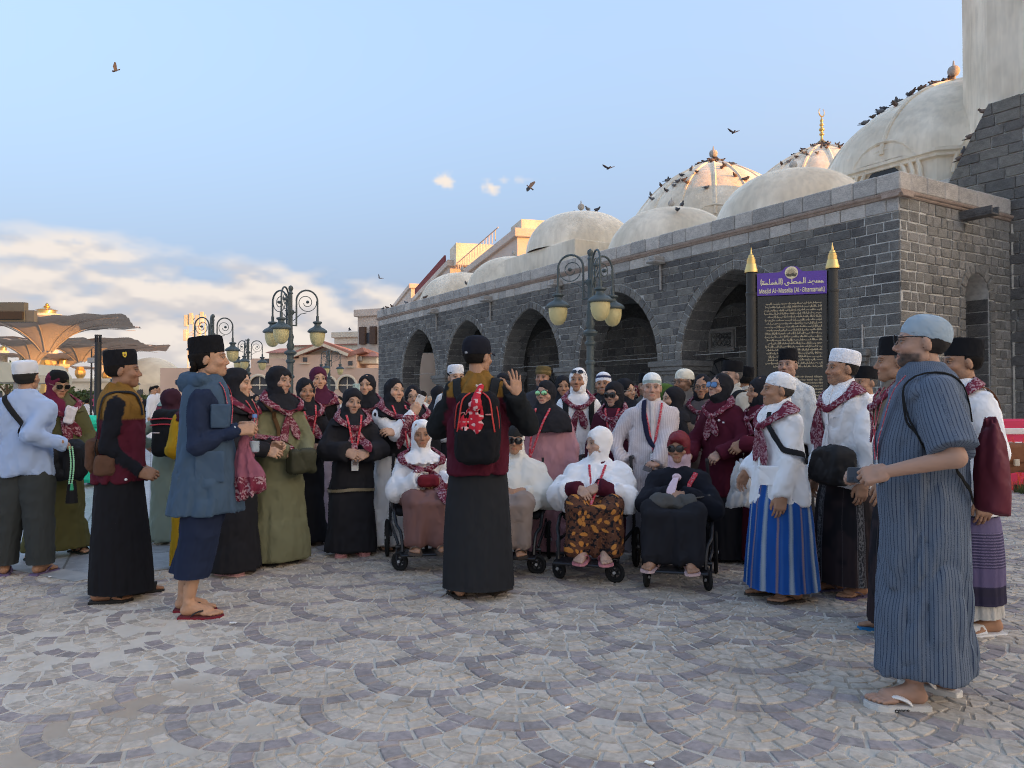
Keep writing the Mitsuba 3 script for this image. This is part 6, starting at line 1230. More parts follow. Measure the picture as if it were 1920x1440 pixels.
        for tx, L in tails:
            n = 12; u = np.linspace(0, 1, n); x = kp[0] + tx * 3 * u ** .8; z = kp[2] - L * k * u; O = np.c_[x, np.full(n, .6), z]; Q = hug(s.sdf, O, np.tile([0, -1., 0], (n, 1)), .75); Q[:, 1] = np.maximum(Q[:, 1], kp[1] - .05 - .05 * u) + .012 + .006 * np.sin(5 * u + tx * 90); Q[0] = kp; Wd = np.clip(.012 + tw * np.sin(np.clip(u * 1.15, 0, 1) * PI * .62), .004, 1) * np.where(u > .8, (1.08 - u) / .28, 1)
            t = np.gradient(Q, axis=0); t /= np.linalg.norm(t, axis=1, keepdims=True); Ux = np.cross(t, np.tile([0, 1., 0], (n, 1))); Ux /= np.linalg.norm(Ux, axis=1, keepdims=True); Nn = np.cross(Ux, t); ms.append(section_loop(Q, Ux, Nn, Wd, .006, 10))
        s.part('neck_scarf', cat(ms), None, bsdf, True, label=label); return s
    def lanyard(s, L=.36, card=True, bsdf='lanyard', w=.009, x0=.062, cx=0.0, zt=1.07, col=None, cardcol=(.62, .66, .70)):
        k = s.k; ms = []; zt_ = s.zu(zt); zb = zt_ - L * k
        for e in (1, -1):
            n = 14; u = np.linspace(0, 1, n); x = e * x0 * (1 - u) + cx * u; z = zt_ * (1 - u) + zb * u; Q = hug(s.sdf, np.c_[x, np.full(n, .6), z], np.tile([0, -1., 0], (n, 1)), .75)
            Q[:, 1] = np.maximum.accumulate(Q[::1, 1] * 0 + Q[:, 1]) + .005; g = np.tile([0, 1., .15], (n, 1)); t = np.gradient(Q, axis=0); t /= np.linalg.norm(t, axis=1, keepdims=True); U = np.cross(t, g); U /= np.linalg.norm(U, axis=1, keepdims=True); ms.append(section_loop(Q, U, np.cross(U, t), w, .0018, 8))
        p = s.part('lanyard', cat(ms), col, bsdf, True); e = Q[-1]
        if card: s.part('id_card', at(bbox(-.030, .030, -.002, .004, -.105, -.015, .003), *e), cardcol, 'vc_gloss', False); s.part('photo', at(bbox(-.020, .020, .0042, .0055, -.060, -.028), *e), (.25, .2, .2), 'vc_gloss', False); s.part('clip', at(bbox(-.006, .006, -.002, .006, -.018, .012, .002), *e), (.5, .5, .5), 'vc_gloss', False)
        return s
    def across(s, pts, w=.019, col=(.02, .02, .022), name='strap', own=None):
        """A strap laid over the clothes along rough points, as part of the bag own."""
        P = spline(pts, 40); (m, Q, g) = ribbon(s.sdf, P, w, .006, .003); m = xf(m, s.M); part(own, name, solid(m, col, 'vc_matte', True)); return s
    def W(s, m): return xf(m, s.M)
def rough_bag(c, half, r, R=None, amp=.006, seed=0, h=.011):
    fn = wrinkle(lambda P: rbox(P, c, half, r, R), amp, 12, seed); e = np.linalg.norm(half) + .03; return nets(fn, np.asarray(c) - e, np.asarray(c) + e, h)
def phone_at(key_label, s, W, f, d, col=(.03, .03, .035), sz=(.036, .075), sd=1, off=(0, .09, -.022), rot=0.0):
    Bm = basis(f, d) * .97; M = mat(Bm @ ry(0) @ rz(rot), np.asarray(W) + Bm @ np.array(off)); k = thing('phone', key_label, 'phone'); part(k, 'case', solid(s.W(xf(bbox(-sz[0], sz[0], -sz[1], sz[1], -.0045, .0045, .004), M)), col, 'vc_gloss')); part(k, 'screen', solid(s.W(xf(bbox(-sz[0] + .003, sz[0] - .003, -sz[1] + .004, sz[1] - .004, -.0052, -.0046), M)), (.02, .02, .025), 'vc_gloss')); part(k, 'camera', solid(s.W(xf(bbox(-sz[0] + .006, -sz[0] + .024, sz[1] - .030, sz[1] - .008, .0046, .0062, .001), M)), np.asarray(col) * .5, 'vc_gloss')); return k
# ------------------------------------------------------------------ the people
G_SARONG = [(.10, .165, .112), (-.1, .182, .130), (-.5, .205, .160), (-.90, .215, .175)]
def yoke(u, up_col, low_col, sl_col, p=None, arm_thr=0.0):
    def f(v, a, b):
        c = np.where(v[:, 2:3] > u, up_col, low_col); m = ((b < a - .012) & (np.abs(v[:, 0]) > .13))[:, None] if True else None; return np.where(m, sl_col, c)
    return f
FAR = (2.6,)
# --- the young man in blue, left
p = Person('young man in steel blue hooded sleeveless tunic and black cap, holding a water bottle', 388, 4.70, 627, 78, hat=.032, tone=MID, hphi=80, pitch=4, face=dict(nose=1.05, tache=.25, ear=1.1), nl=110, w=.96)
W1 = p.loc(446, 806, 4.62); W2 = p.loc(449, 800, 4.80)
p.arm(1, W1, (-.10, .9, .05), (.8, .1, .6), 'grip', (.4, -.8, -.8)).arm(-1, W2, (.05, .95, .0), (-.8, .1, .6), 'grip', (-.4, -.8, -.8)); p.stand(.085, 5, 'flip', (.20, .022, .035), (-.03, -.10), strap=(.015, .015, .017)); p.body(arm_h=.012)
p.trousers((.018, .026, .055), .245, (.122, .104, .090), .05, 'cropped_trousers')
p.upper('shirt', [(a, b - .012, c - .012) for a, b, c in SHIRT[3:-1]], (.020, .030, .062), (.076, .060, .042), h=.0115, fold=.01, amp=.010, fx=13)
p.upper('tunic', [(1.17, .075, .078), (1.10, .115, .10), (1.04, .150, .116), (.97, .160, .132), (.75, .170, .150), (.45, .180, .160), (.1, .205, .180), (-.12, .225, .205), (-.30, .235, .225)], (.060, .098, .150), arms=False, h=.011, fold=.05, amp=.007)
st = p.tstack([(1.21, .07, .075, .01), (1.14, .105, .11, .0), (1.04, .145, .135, -.02), (.95, .13, .13, -.055)], 0)
def hood(P): return np.maximum(wrinkle(lambda Q: smin(smin(rc(Q, (-.11, -.02, p.S + .045), (.0, -.11, p.S + .035), .052, .062), rc(Q, (.11, -.02, p.S + .045), (.0, -.11, p.S + .035), .052, .062), .03), smin(rc(Q, (-.11, -.02, p.S + .045), (-.07, .08, p.S - .01), .045, .030), rc(Q, (.11, -.02, p.S + .045), (.07, .08, p.S - .01), .045, .030), .02), .02), .007, 16, 5)(P), -9)
p.part('hood', nets(hood, (-.22, -.22, p.S - .09), (.22, .16, p.S + .15), .0105), (.055, .092, .142))
p.part('chest_pocket', xf(rough_bag((.0, 0, 0), (.058, .010, .072), .008, amp=.002, h=.006), mat(rz(-1.2), (.155, .11, p.zu(.66)))), (.055, .090, .140)); p.part('side_pocket', xf(rough_bag((0, 0, 0), (.085, .010, .095), .008, amp=.003, h=.007), mat(rz(-1.45), (.196, .06, p.zu(.06)))), (.058, .094, .146))
p.hair(-.075, .012, .03); p.hat('peci', (.012, .012, .014), -4)
p.part('nape_hair', nets(wrinkle(lambda P: smin(rc(p.toh(P), (-.045, -.085, -.035), (-.03, -.105, -.085), .028, .010), rc(p.toh(P), (.045, -.085, -.035), (.03, -.105, -.085), .028, .010), .03), .010, 40, 3), p.hc - [.14, .18, .15], p.hc + [.14, .02, .05], .007), (.014, .012, .011))
p.lanyard(.30, False, x0=.085, cx=.07); E, Wl = p.arms[1][:2]; p.part('wrist_watch', xf(tube([(.030 * math.cos(a), 0, .030 * math.sin(a)) for a in np.linspace(0, 2 * PI, 17)], .006, 6, False), mat(basis(Wl - E, (0, 0, 1)), Wl - (Wl - E) * .05)), (.70, .70, .70), 'vc_gloss')
c = (W1 + W2) / 2 + [0, .095, -.02]; k = thing('water_bottle', 'small clear plastic water bottle held by the young man in blue', 'bottle')
B['clear_plastic'] = {'type': 'thindielectric', 'int_ior': 1.33}
part(k, 'bottle', mikit.ply(p.W(at(lathe([(.001, -.13), (.026, -.13), (.031, -.115), (.031, -.06), (.029, -.05), (.031, -.04), (.031, .03), (.022, .065), (.013, .08), (.013, .09)], 24), *c)), 'clear_plastic', smooth=40)); part(k, 'cap', solid(p.W(at(lathe([(.015, .085), (.015, .105), (.001, .106)], 16), *c)), (.12, .25, .55), 'vc_gloss', 40)); part(k, 'water', solid(p.W(at(lathe([(.001, -.127), (.028, -.125), (.029, -.06), (.001, -.06)], 20), *c)), (.34, .40, .45), 'vc_gloss', 40))
c2 = p.loc(470, 850, 4.70); tp = p.loc(459, 820, 4.70)
def shawl(P):
    t = np.clip((tp[2] + .03 - P[:, 2]) / .40, 0, 1); ctr = tp + t[:, None] * (p.loc(472, 930, 4.70) - tp); w = .030 + .105 * t ** 1.1; q = P - ctr; d = (np.sqrt((q[:, 0] / .55) ** 2 + q[:, 1] ** 2) - w) * .6; d = np.maximum(d, np.maximum(P[:, 2] - tp[2] - .03, tp[2] - .37 + .5 * (q[:, 1] + .02) - P[:, 2])); d = np.minimum(d, rc(P, p.loc(455, 905, 4.70), p.loc(445, 982, 4.70), .030, .006)); return d + .012 * np.sin(np.arctan2(q[:, 0], q[:, 1]) * 7 + 2 * t) * t
v, f = nets(wrinkle(shawl, .010, 12, 8), c2 - [.2, .26, .5], c2 + [.2, .26, .2], .0105); zb = p.loc(470, 893, 4.7)[2]; k = thing('shawl', 'mauve shawl with a white patterned border hanging from the hands of the blue young man', 'shawl')
up_ = v[f].mean(1)[:, 2] > zb; part(k, 'plain_cloth', solid(p.W((v, f[up_])), (.27, .095, .135), 'cloth', True)); part(k, 'patterned_border', mikit.ply(p.W((v, f[~up_])), 'scarf', smooth=True))

# --- the boy in the brown and maroon jacket
p = Person('boy in brown and maroon jacket, black sarong and black cap with a yellow badge', 226, 5.06, 652, 86, hat=.034, tone=DARK, hphi=84, pitch=1, face=dict(nose=1.15, ear=1.15), nl=110, w=.95)
p.arm(1, p.loc(262, 884, 4.98), (.0, .9, -.25), (.9, .2, .3), 'half', (.3, -1, -.3)).arm(-1, p.loc(262, 880, 5.12), (.2, .9, -.3), (-.9, .2, .3), 'half', (-.3, -1, -.3)); p.stand(.09, 8, 'slide', (.020, .020, .021), (-.06, .12)); p.body()
p.skirt('sarong', [(.2, .165, .130), (-.1, .185, .155), (-.5, .205, .19, .01), (-.93, .215, .21, .02)], (.014, .014, .017), fold=.035)
p.upper('jacket', [(1.22, .078, .085), (1.12, .090, .095), (1.04, .150, .12), (.97, .185, .135), (.75, .195, .16), (.45, .190, .165), (.15, .195, .175), (-.10, .205, .185)], None, (.082, .064, .050), h=.0115, fold=.025, amp=.012, fx=10, colfn=yoke(p.zu(.70), (.215, .115, .028), (.085, .014, .026), (.013, .014, .019)))
p.hair(-.055, .006, .03); p.hat('peci', (.013, .013, .016), -5); bp_ = xf(at(extrude(Polygon([(-.014, .016), (-.008, .020), (0, .017), (.008, .020), (.014, .016), (.012, -.006), (0, -.019), (-.012, -.006)]), .003), 0, 0, 0, R=np.array([[0, 0, 1], [1, 0, 0], [0, 1, 0.]])), p.Mt @ mat(t=(.083, .022, .098))); p.part('cap_badge', bp_, (.62, .46, .03), 'vc_gloss', False, hold=p.cap); p.part('badge_emblem', xf(ball(.008, (.0865, .022, .098), (.3, 1, 1)), p.Mt), (.25, .12, .02), 'vc_gloss', True, hold=p.cap)
bag = thing('sling_bag', 'brown fabric sling bag on the back hip of the boy in the maroon jacket', 'bag'); part(bag, 'bag', solid(p.W(rough_bag(p.loc(186, 856, 4.98), (.10, .085, .12), .07, amp=.018)), (.105, .055, .036), 'cloth', True)); part(bag, 'pouch', solid(p.W(rough_bag(p.loc(200, 872, 4.88), (.04, .075, .075), .035, amp=.010)), (.115, .062, .042), 'cloth', True))
p.across([(.17, -.22, p.zu(.15)), (.16, -.15, p.zu(.55)), (.13, -.05, p.zu(1.0)), (.10, .06, p.zu(1.02)), (.11, .16, p.zu(.75))], .014, (.020, .020, .022), own=bag); p.part('press_stud', xf(ball(.009), mat(t=(.205, .05, p.zu(-.06)))), (.7, .7, .7), 'vc_gloss')

# --- far left: man in pale blue, woman in olive
p = Person('man in pale blue shirt and white cap seen from behind, with green prayer beads', 48, 5.76, 673, 158, hat=.020, tone=TAN, hphi=150, face=dict(ear=1.1), w=1.08)
p.arm(1, p.loc(122, 832, 5.75), (.1, .9, -.3), (.8, .3, .5), 'grip', (.15, -.5, -1)).down(-1); p.stand(.13, 20, 'flip', (.16, .12, .24), (.0, .02), strap=(.15, .11, .2)); p.body(); p.trousers((.045, .050, .050), .085, (.125, .108, .095), .05)
p.upper('shirt', SHIRT + [(-.12, .205, .150)], (.36, .46, .66), (.085, .075, .06), h=.0125, amp=.011, fx=8, fold=.03); p.hair(-.06, .006, .03, (.03, .028, .026)); p.hat('kopiah', (.66, .68, .72), -2)
p.lanyard(.3, False); bag = thing('shoulder_bag', 'black shoulder bag on the hip of the man in pale blue', 'bag'); p.across([(.075, -.17, p.zu(.42)), (0, -.17, p.zu(.72)), (-.10, -.10, p.zu(1.0)), (-.10, .06, p.zu(1.02))], .020, (.016, .016, .018), own=bag); part(bag, 'bag', solid(p.W(rough_bag((.31, .10, p.zu(-.0)), (.06, .15, .14), .05, amp=.012)), (.014, .014, .016), 'cloth', True)); part(bag, 'tassel', solid(p.W(tube([(.31, .05, p.zu(-.18)), (.31, .05, p.zu(-.38))], [.03, .045], 8)), (.014, .014, .016)))
q = [p.loc(134, 838, 5.72) + [0, .01 * math.sin(6 * t) * 0, -.27 * t] + np.array([.012 * math.sin(t * PI) + .01 * (e), 0, 0]) for e in (1, -1) for t in (np.linspace(0, 1, 20) if e > 0 else np.linspace(1, 0, 20))]; bd = thing('prayer_beads', 'pale green prayer beads hanging from the hand of the man in pale blue', 'beads'); part(bd, 'beads', solid(p.W(cat([tube(q, .0035, 5)] + [ball(.0065, x, sub=1) for x in q])), (.33, .66, .40), 'vc_gloss', True)); part(bd, 'tassel', solid(p.W(tube([q[19], q[19] + [0, 0, -.05]], [.008, .014], 8)), (.05, .35, .18)))
p = Person('woman in olive green robe with maroon and olive headscarf and sunglasses', 108, 6.45, 692, 12, hat=.016, tone=MID, hphi=22, pitch=-9)
p.arm(1, (.10, .22, p.H * .60), (-.5, .6, -.5), (.6, .6, .3), 'half').arm(-1, (-.14, .20, p.H * .53), (.3, .5, -.8), (-.6, .6, .2), 'half'); p.stand(.16, 18, 'sandal', (.02, .035, .03), strap=(.018, .02, .02)); p.body()
p.upper('robe', [(a, b * 1.05, c) for a, b, c in ROBE[:-1]] + [(-.93, .29, .215)], (.105, .098, .038), (.085, .082, .075), fold=.045, h=.0135, amp=.008); p.upper('jacket', [(1.08, .125, .10), (1.03, .165, .125), (.97, .192, .135), (.75, .205, .150), (.45, .205, .152), (.25, .205, .155)], (.100, .098, .045), (.092, .088, .080), cut=.8, h=.0125, amp=.008)
def oc(q, v): return np.where((q[:, 0] < -.012 - .1 * np.clip(.03 - q[:, 1], 0, 1))[:, None], (.105, .10, .052), (.13, .018, .045))
p.hijab((.13, .018, .045), 'short', colfn=oc, under=(.012, .012, .012)); p.shades(frame=(.30, .22, .13), kind='square', size=1.05); p.scarf(tails=((-.02, .26), (-.05, .20))); p.part('white_scarf_end', rough_bag((-.05, .20, p.zu(.80)), (.05, .020, .085), .02, ry(-.25), .008), (.66, .64, .68))
bag = thing('handbag', 'large black handbag at the front of the woman in the olive robe', 'bag'); part(bag, 'bag', solid(p.W(rough_bag((.02, .30, p.zu(.0)), (.17, .07, .17), .06, amp=.014)), (.013, .013, .015), 'cloth_smooth', True)); p.across([(.12, .24, p.zu(.18)), (.10, .2, p.zu(.5)), (.08, .18, p.zu(.8)), (.05, .15, p.zu(1.0))], .013, (.014, .014, .015), own=bag)

# --- the guide seen from behind
p = Person('tour guide seen from behind in brown and maroon jacket, black sarong and baseball cap', 896, 5.13, 627, 172, hat=.030, tone=TAN, hphi=140, face=dict(ear=1.1), w=.97)
p.arm(1, p.loc(969, 740, 4.98), (-.1, .15, 1), (.55, -.75, .1), 'open', (.9, -.2, -.8)).arm(-1, (-.10, .26, p.S - .30), (.6, .7, .2), (-.6, .4, .5), 'half', (-.9, -.2, -.6)); p.stand(.12, 26, 'sandal', (.055, .045, .038), (.10, -.03), strap=(.05, .042, .035)); p.body()
p.skirt('sarong', [(.25, .165, .115), (-.1, .195, .145), (-.5, .222, .175, .01), (-.925, .235, .20, .01)], (.026, .027, .030), fold=.03, nf=(5, 9))
p.upper('jacket', [(1.19, .074, .082), (1.12, .088, .092), (1.05, .150, .11), (.98, .182, .125), (.75, .200, .145), (.45, .205, .155), (.15, .215, .168), (-.10, .230, .185)], None, (.092, .080, .066), h=.0115, fold=.03, amp=.013, fx=9, colfn=yoke(p.zu(.84), (.215, .112, .026), (.085, .013, .025), (.016, .018, .020)))
p.hair(-.06, .005, .03); p.hat('ballcap', (.014, .015, .022), -3)
bag = thing('backpack', 'black backpack with red piping and a red scarf tied on, worn by the guide', 'backpack'); bc = np.array([.035, -.245, p.zu(.44)])
part(bag, 'main_body', solid(p.W(rough_bag(bc, (.148, .088, .235), .075, amp=.008)), (.014, .014, .016), 'cloth', True)); part(bag, 'front_pocket', solid(p.W(rough_bag(bc + [0, -.075, -.105], (.125, .038, .115), .045, amp=.006)), (.012, .012, .014), 'cloth', True))
for e in (1, -1): part(bag, 'red_piping', solid(p.W(tube(spline([bc + [e * .04, -.062, .225], bc + [e * .085, -.088, .18], bc + [e * .105, -.092, .06], bc + [e * .118, -.088, -.02]], 20), .0055, 6)), (.50, .035, .03), 'vc_gloss', True)); part(bag, 'red_piping', solid(p.W(tube(spline([bc + [e * .06, -.066, .20], bc + [e * .125, -.055, .14], bc + [e * .140, -.035, .0]], 16), .005, 6)), (.45, .03, .03), 'vc_gloss', True))
part(bag, 'logo', solid(p.W(at(cat([tm(meshkit.text_mesh('AL', .016, .002, True)), at(tm(meshkit.text_mesh('oo', .012, .002)), .05, 0, 0)]), *(bc + [-.10, -.094, .095]), R=np.array([[1, 0, 0], [0, 0, -1], [0, 1, 0.]]))), (.55, .12, .10), 'vc_gloss')) if False else part(bag, 'logo', solid(p.W(cat([tube([bc + [-.105, -.089, .085], bc + [-.09, -.090, .10], bc + [-.07, -.091, .102], bc + [-.075, -.091, .088]], .004, 5), tube([bc + [-.065, -.092, .086], bc + [-.055, -.092, .103]], .004, 5), tube([bc + [.06, -.092, .088], bc + [.10, -.090, .09]], .005, 5)])), (.50, .22, .20), 'vc_gloss', True))
for e in (1, -1): p.across([bc + [e * .09, .02, .20], (e * .115, -.13, p.zu(.86)), (e * .12, -.06, p.zu(1.03)), (e * .125, .06, p.zu(1.0)), (e * .14, .13, p.zu(.75)), (e * .17, .06, p.zu(.4))], .030, (.018, .020, .022), own=bag)
sc = thing('red_scarf', 'bright red printed scarf knotted on the backpack of the guide', 'scarf'); kp = bc + [.0, -.105, .16]
def rs(P): d = ell(P, kp, (.045, .035, .05)); d = smin(d, rc(P, kp + [.0, .02, .03], kp + [.02, .08, .10], .03, .025), .02); t = np.clip((kp[2] - P[:, 2]) / .23, 0, 1); q = P - kp; c = np.abs(q[:, 0] + .02 * t + .035 * t) - (.03 + .05 * np.sin(t * 2.4)) * (1.02 - t ** 6); d = smin(d, np.maximum(np.maximum(c * .8, np.abs(q[:, 1] - .015 + .008 * np.sin(q[:, 0] * 70)) - .010), np.maximum(P[:, 2] - kp[2], kp[2] - .23 - .4 * np.abs(q[:, 0] + .05) * 0 - P[:, 2])), .015); return d
part(sc, 'scarf', mikit.ply(p.W(nets(wrinkle(rs, .008, 18, 3), kp - [.14, .1, .27], kp + [.14, .15, .16], .009)), 'red_print', smooth=True))
fl = [ball(.012, (x, p.hc[1] * 0 - .115 - .004, p.zu(.945) + z), (1, .5, 1), 1) for x, z in ((-.035, .0), (-.02, .012), (-.005, .004), (.01, .014), (.10, -.02), (.12, -.015), (.135, -.02))]; fl = [(ff[0] * 1, ff[1]) for ff in fl]
for ff in fl: g_ = hug(p.sdf, ff[0].mean(0)[None] * [1, 0, 1] + [[0, -.5, 0]], [[0, 1., 0]])[0]; ff[0][:, 1] += g_[1] - ff[0][:, 1].mean()
p.part('white_back_print', cat(fl), (.55, .50, .42), 'vc_matte')

# --- the large man in the striped robe, right
p = Person('large man in grey blue striped robe and pale blue knitted cap, seen from the side', 1736, 3.34, 585, -82, hat=.016, tone=(.40, .235, .165), hphi=-80, pitch=3, face=dict(nose=1.1, jaw=1.12, beard=.95, tache=.5, ear=1.1), nl=120, w=1.12, d=1.17, H=None)
Wl = p.loc(1662, 884, 3.12); p.arm(-1, Wl, None, (-.85, .1, .5), 'grip', (-.5, -.7, -.6)).arm(1, (.10, .24, p.H * .575), (-.5, .8, 0), (.6, .3, .6), 'grip', (.5, -.7, -.6)); p.thick = .024; p.stand(.125, 0, 'flip', (.62, .60, .56), (-.04, .115), ang=(-30, 14), strap=(.75, .74, .72)); p.body(h=.0105)
def tuv(v, st, sl):
    a, b = st(v), sl(v); c = st.sec(v[:, 2]); th = np.arctan2((v[:, 0] - c[:, 3]) / c[:, 0], (v[:, 1] - c[:, 2]) / c[:, 1]); th = np.where(th > PI / 2, th - 2 * PI, th); u = (th + PI / 2) * .235
    E, W = p.arms[-1][:2]; ax = E - p.sh[-1]; ax /= np.linalg.norm(ax); X = np.cross(ax, [0, 1, 0]); X /= np.linalg.norm(X); Y = np.cross(ax, X); q = v - p.sh[-1]; ua = np.arctan2(q @ Y, q @ X); s_ = (b < a - .004); u = np.where(s_, ua * .10, u); return np.c_[u, v[:, 2]]
p.upper('robe', [(1.20, .066, .068, .0), (1.10, .115, .092), (1.03, .155, .106), (.95, .176, .122, .005), (.72, .185, .145, .012), (.42, .185, .162, .022), (.15, .190, .160, .020), (-.2, .195, .155, .018), (-.6, .205, .160, .02), (-.845, .215, .165, .02)], None, (.105, .100, .1), cut=.46, bsdf='thobe_stripe', h=.0085, fold=.05, amp=.011, fx=8, uvfn=tuv, keep=True)
p.hair(-.060, .004, .028, (.035, .030, .028)); p.face['capband'] = None; p.hat('skull', (.33, .40, .45), -12, up=-.004); p.shades('clear' if False else None, (.015, .015, .016), 1.0, kind='square', z=.016, up=-4)
p.lanyard(.36, True, x0=.11, cx=-.10)
phone_at('dark phone held by the large man in the striped robe', p, p.arms[-1][1], (.25, .95, -.05), (-.85, .1, .5), off=(.0, .09, -.035))
bag = thing('drawstring_bag', 'maroon drawstring bag on the back of the large man in the striped robe', 'bag'); bc = np.array([-.03, -.235, p.zu(.30)])
def db(P): q = P - bc; t = np.clip((q[:, 2] + .20) / .40, 0, 1); w = .125 * (1 - .62 * t ** 3); return np.maximum(np.sqrt((q[:, 0] / 1.05) ** 2 + (q[:, 1] / .52) ** 2) - w, np.abs(q[:, 2]) - .20) * .6 + .007 * np.sin(np.arctan2(q[:, 0], q[:, 1]) * 9) * t
part(bag, 'bag', solid(p.W(nets(wrinkle(db, .008, 9, 4), bc - [.2, .14, .29], bc + [.2, .14, .29], .0095)), (.12, .018, .030), 'cloth_smooth', True))
for e in (0, 1): p.across([bc + [-.02, .02, .19], (-.09, -.13, p.zu(.92)), (-.12 - .012 * e, -.04, p.zu(1.045)), (-.15, .09, p.zu(.95)), (-.19, .10 - .02 * e, p.zu(.70)), (-.24, -.02, p.zu(.45)), (-.19, -.13 , p.zu(.20 - .02 * e)), bc + [-.10, .03, -.15]], .0052, (.012, .012, .012), 'cord', bag)
fp = [f for f in p.feet if f[0] == -1][0]; tx = tm(meshkit.text_mesh('crocs', .017, .0015, True)); kf = [k for k in scene if k.startswith(p.key + '__flip_flop') and k.count('__') == 1][-1]
M_ = mat(rz(fp[2]), fp[1]); tv = tx[0].copy(); tv[:, 0] -= tv[:, 0].max() / 2; y0 = .045; q = np.c_[-.0485 - tv[:, 2] - .11 * np.clip(y0 - tv[:, 0] - .03, -.05, .08), y0 - tv[:, 0], 0.0035 + tv[:, 1]]; part(kf, 'lettering', solid(p.W(xf((q, tx[1]), M_)), (.01, .01, .01)))

# --- behind him: man in white, man in brown
p = Person('man in white shirt and purple banded sarong behind the large man', 1808, 4.37, 631, -58, hat=.032, tone=TAN, hphi=-66, face=dict(stubble=.5))
p.down(1).down(-1, out=.06); p.stand(.09, 6, 'slide', (.74, .74, .74), (0, -.05)); p.body(); p.skirt('under_skirt', [(.1, .16, .11), (-.5, .19, .14), (-.87, .205, .16)], (.50, .47, .42)); p.skirt('sarong', [(.15, .165, .12), (-.2, .188, .14), (-.4, .21, .162), (-.78, .222, .172)], None, 'sarong_purple', .03)
p.upper('shirt', SHIRT + [(-.1, .212, .155), (-.22, .222, .165)], WHITE, (.088, .078, .062), h=.0125, amp=.010, fx=8, fold=.03); p.hair(-.055, .005, .03); p.hat('peci', (.013, .013, .015), -5); p.scarf(tails=(), knot=False)
bag = thing('satchel', 'rust brown satchel with a buckle at the right edge of the crowd', 'bag'); bw_ = p.loc(1876, 858, 4.40); part(bag, 'body', solid(p.W(rough_bag(bw_, (.07, .13, .085), .03, amp=.006)), (.17, .062, .026), 'cloth_smooth', True)); part(bag, 'flap', solid(p.W(rough_bag(bw_ + [-.035, 0, .028], (.045, .138, .062), .02, amp=.004)), (.19, .070, .03), 'cloth_smooth', True)); part(bag, 'buckle', solid(p.W(at(bbox(-.012, .006, -.014, .014, -.02, .018, .003), *(bw_ + [-.082, -.03, -.02]))), (.5, .42, .32), 'vc_gloss')); p.across([bw_ + [0, 0, .07], (-.20, -.10, p.zu(.5)), (-.13, -.10, p.zu(.95)), (-.10, .05, p.zu(1.03))], .014, (.14, .05, .022), own=bag)
p = Person('man in brown shirt with dark sleeve stripes, in profile behind the large man', 1686, 4.25, 628, -80, hat=.032, tone=TAN, hphi=-84, face=dict(nose=1.1, age=1, grey=1, ear=1.1))
p.down(1).arm(-1, (-.23, .10, p.S - .48 * p.k), (0, .4, -.9), (-1, .2, 0)); p.stand(.09, 6, 'flip', (.03, .20, .42), (.06, -.02)); p.body(); p.skirt('sarong', G_SARONG, None, 'sarong_dark', .03)
def brs(v, a, b): z = v[:, 2] - p.zu(.62); return np.where(((np.abs(z - .012) < .008) | (np.abs(z + .016) < .008))[:, None], (.03, .024, .02), (.20, .155, .112))
p.upper('shirt', SHIRT + [(-.1, .205, .145)], None, (.088, .078, .062), h=.011, amp=.009, colfn=brs); p.hair(-.05, .004, .03, (.10, .09, .085)); p.hat('peci', (.013, .013, .015), -3); p.scarf(tails=((.02, .2),)); p.lanyard(.34, True, cx=-.06)

# --- the two men in white shirts and sarongs
p = Person('short old man in white shirt and bright blue striped sarong', 1462, 5.06, 695, -62, hat=.017, tone=TAN, hphi=-74, pitch=4, face=dict(nose=1.2, age=1, jaw=1.05, tache=.3, grey=1, ear=1.1), w=1.12, d=1.2)
p.down(-1, .10, .03).arm(1, (.22, .13, p.S - .45 * p.k), (0, .4, -.9), (1, .2, 0)); p.stand(.10, 10, 'flip', (.075, .060, .05), (.05, .0), strap=(.03, .025, .022)); p.body(); p.skirt('sarong', [(.15, .165, .125), (-.08, .182, .145), (-.2, .205, .165), (-.6, .226, .19), (-.89, .242, .205)], None, 'sarong_blue', .06, nf=(6, 9))
p.upper('shirt', SHIRT + [(-.12, .212, .160), (-.2, .215, .165)], WHITE, (.094, .084, .064), h=.0115, amp=.014, fx=9, fold=.03); p.collar(WHITE); p.hair(-.05, .004, .028, (.06, .055, .05)); p.hat('skull', (.78, .79, .80), -12)
p.part('shirt_pocket', xf(rough_bag((0, 0, 0), (.07, .008, .065), .006, amp=.003, h=.006), mat(rz(.9), (-.150, .155, p.zu(.10)))), WHITE); p.scarf(.17, tails=((-.03, .30), (.02, .26)), wid=.05, tw=.045)
bag = thing('waist_bag', 'black bag slung behind the old man in the blue sarong', 'bag'); part(bag, 'bag', solid(p.W(rough_bag((-.10, -.30, p.zu(.22)), (.15, .10, .13), .06, rx(.2), .012)), (.014, .014, .016), 'cloth_smooth', True)); p.across([(-.17, -.17, p.zu(.30)), (-.21, .0, p.zu(.40)), (-.17, .14, p.zu(.62)), (-.11, .17, p.zu(.85)), (-.07, .11, p.zu(1.02))], .019, (.018, .018, .02), own=bag)
p = Person('man in white shirt, tall white cap and black patterned sarong with maroon scarf', 1582, 5.17, 653, -52, hat=.022, tone=TAN, hphi=-62, pitch=3, face=dict(nose=1.1, stubble=.5, tache=.25, ear=1.1), nl=104)
p.down(-1, .05).down(1, .05); p.stand(.10, 10, 'flip', (.12, .10, .20), (.03, .0), strap=(.10, .08, .16)); p.body(); p.skirt('sarong', [(.12, .165, .118), (-.1, .18, .130), (-.3, .208, .158), (-.89, .235, .185)], None, 'sarong_dark', .035)
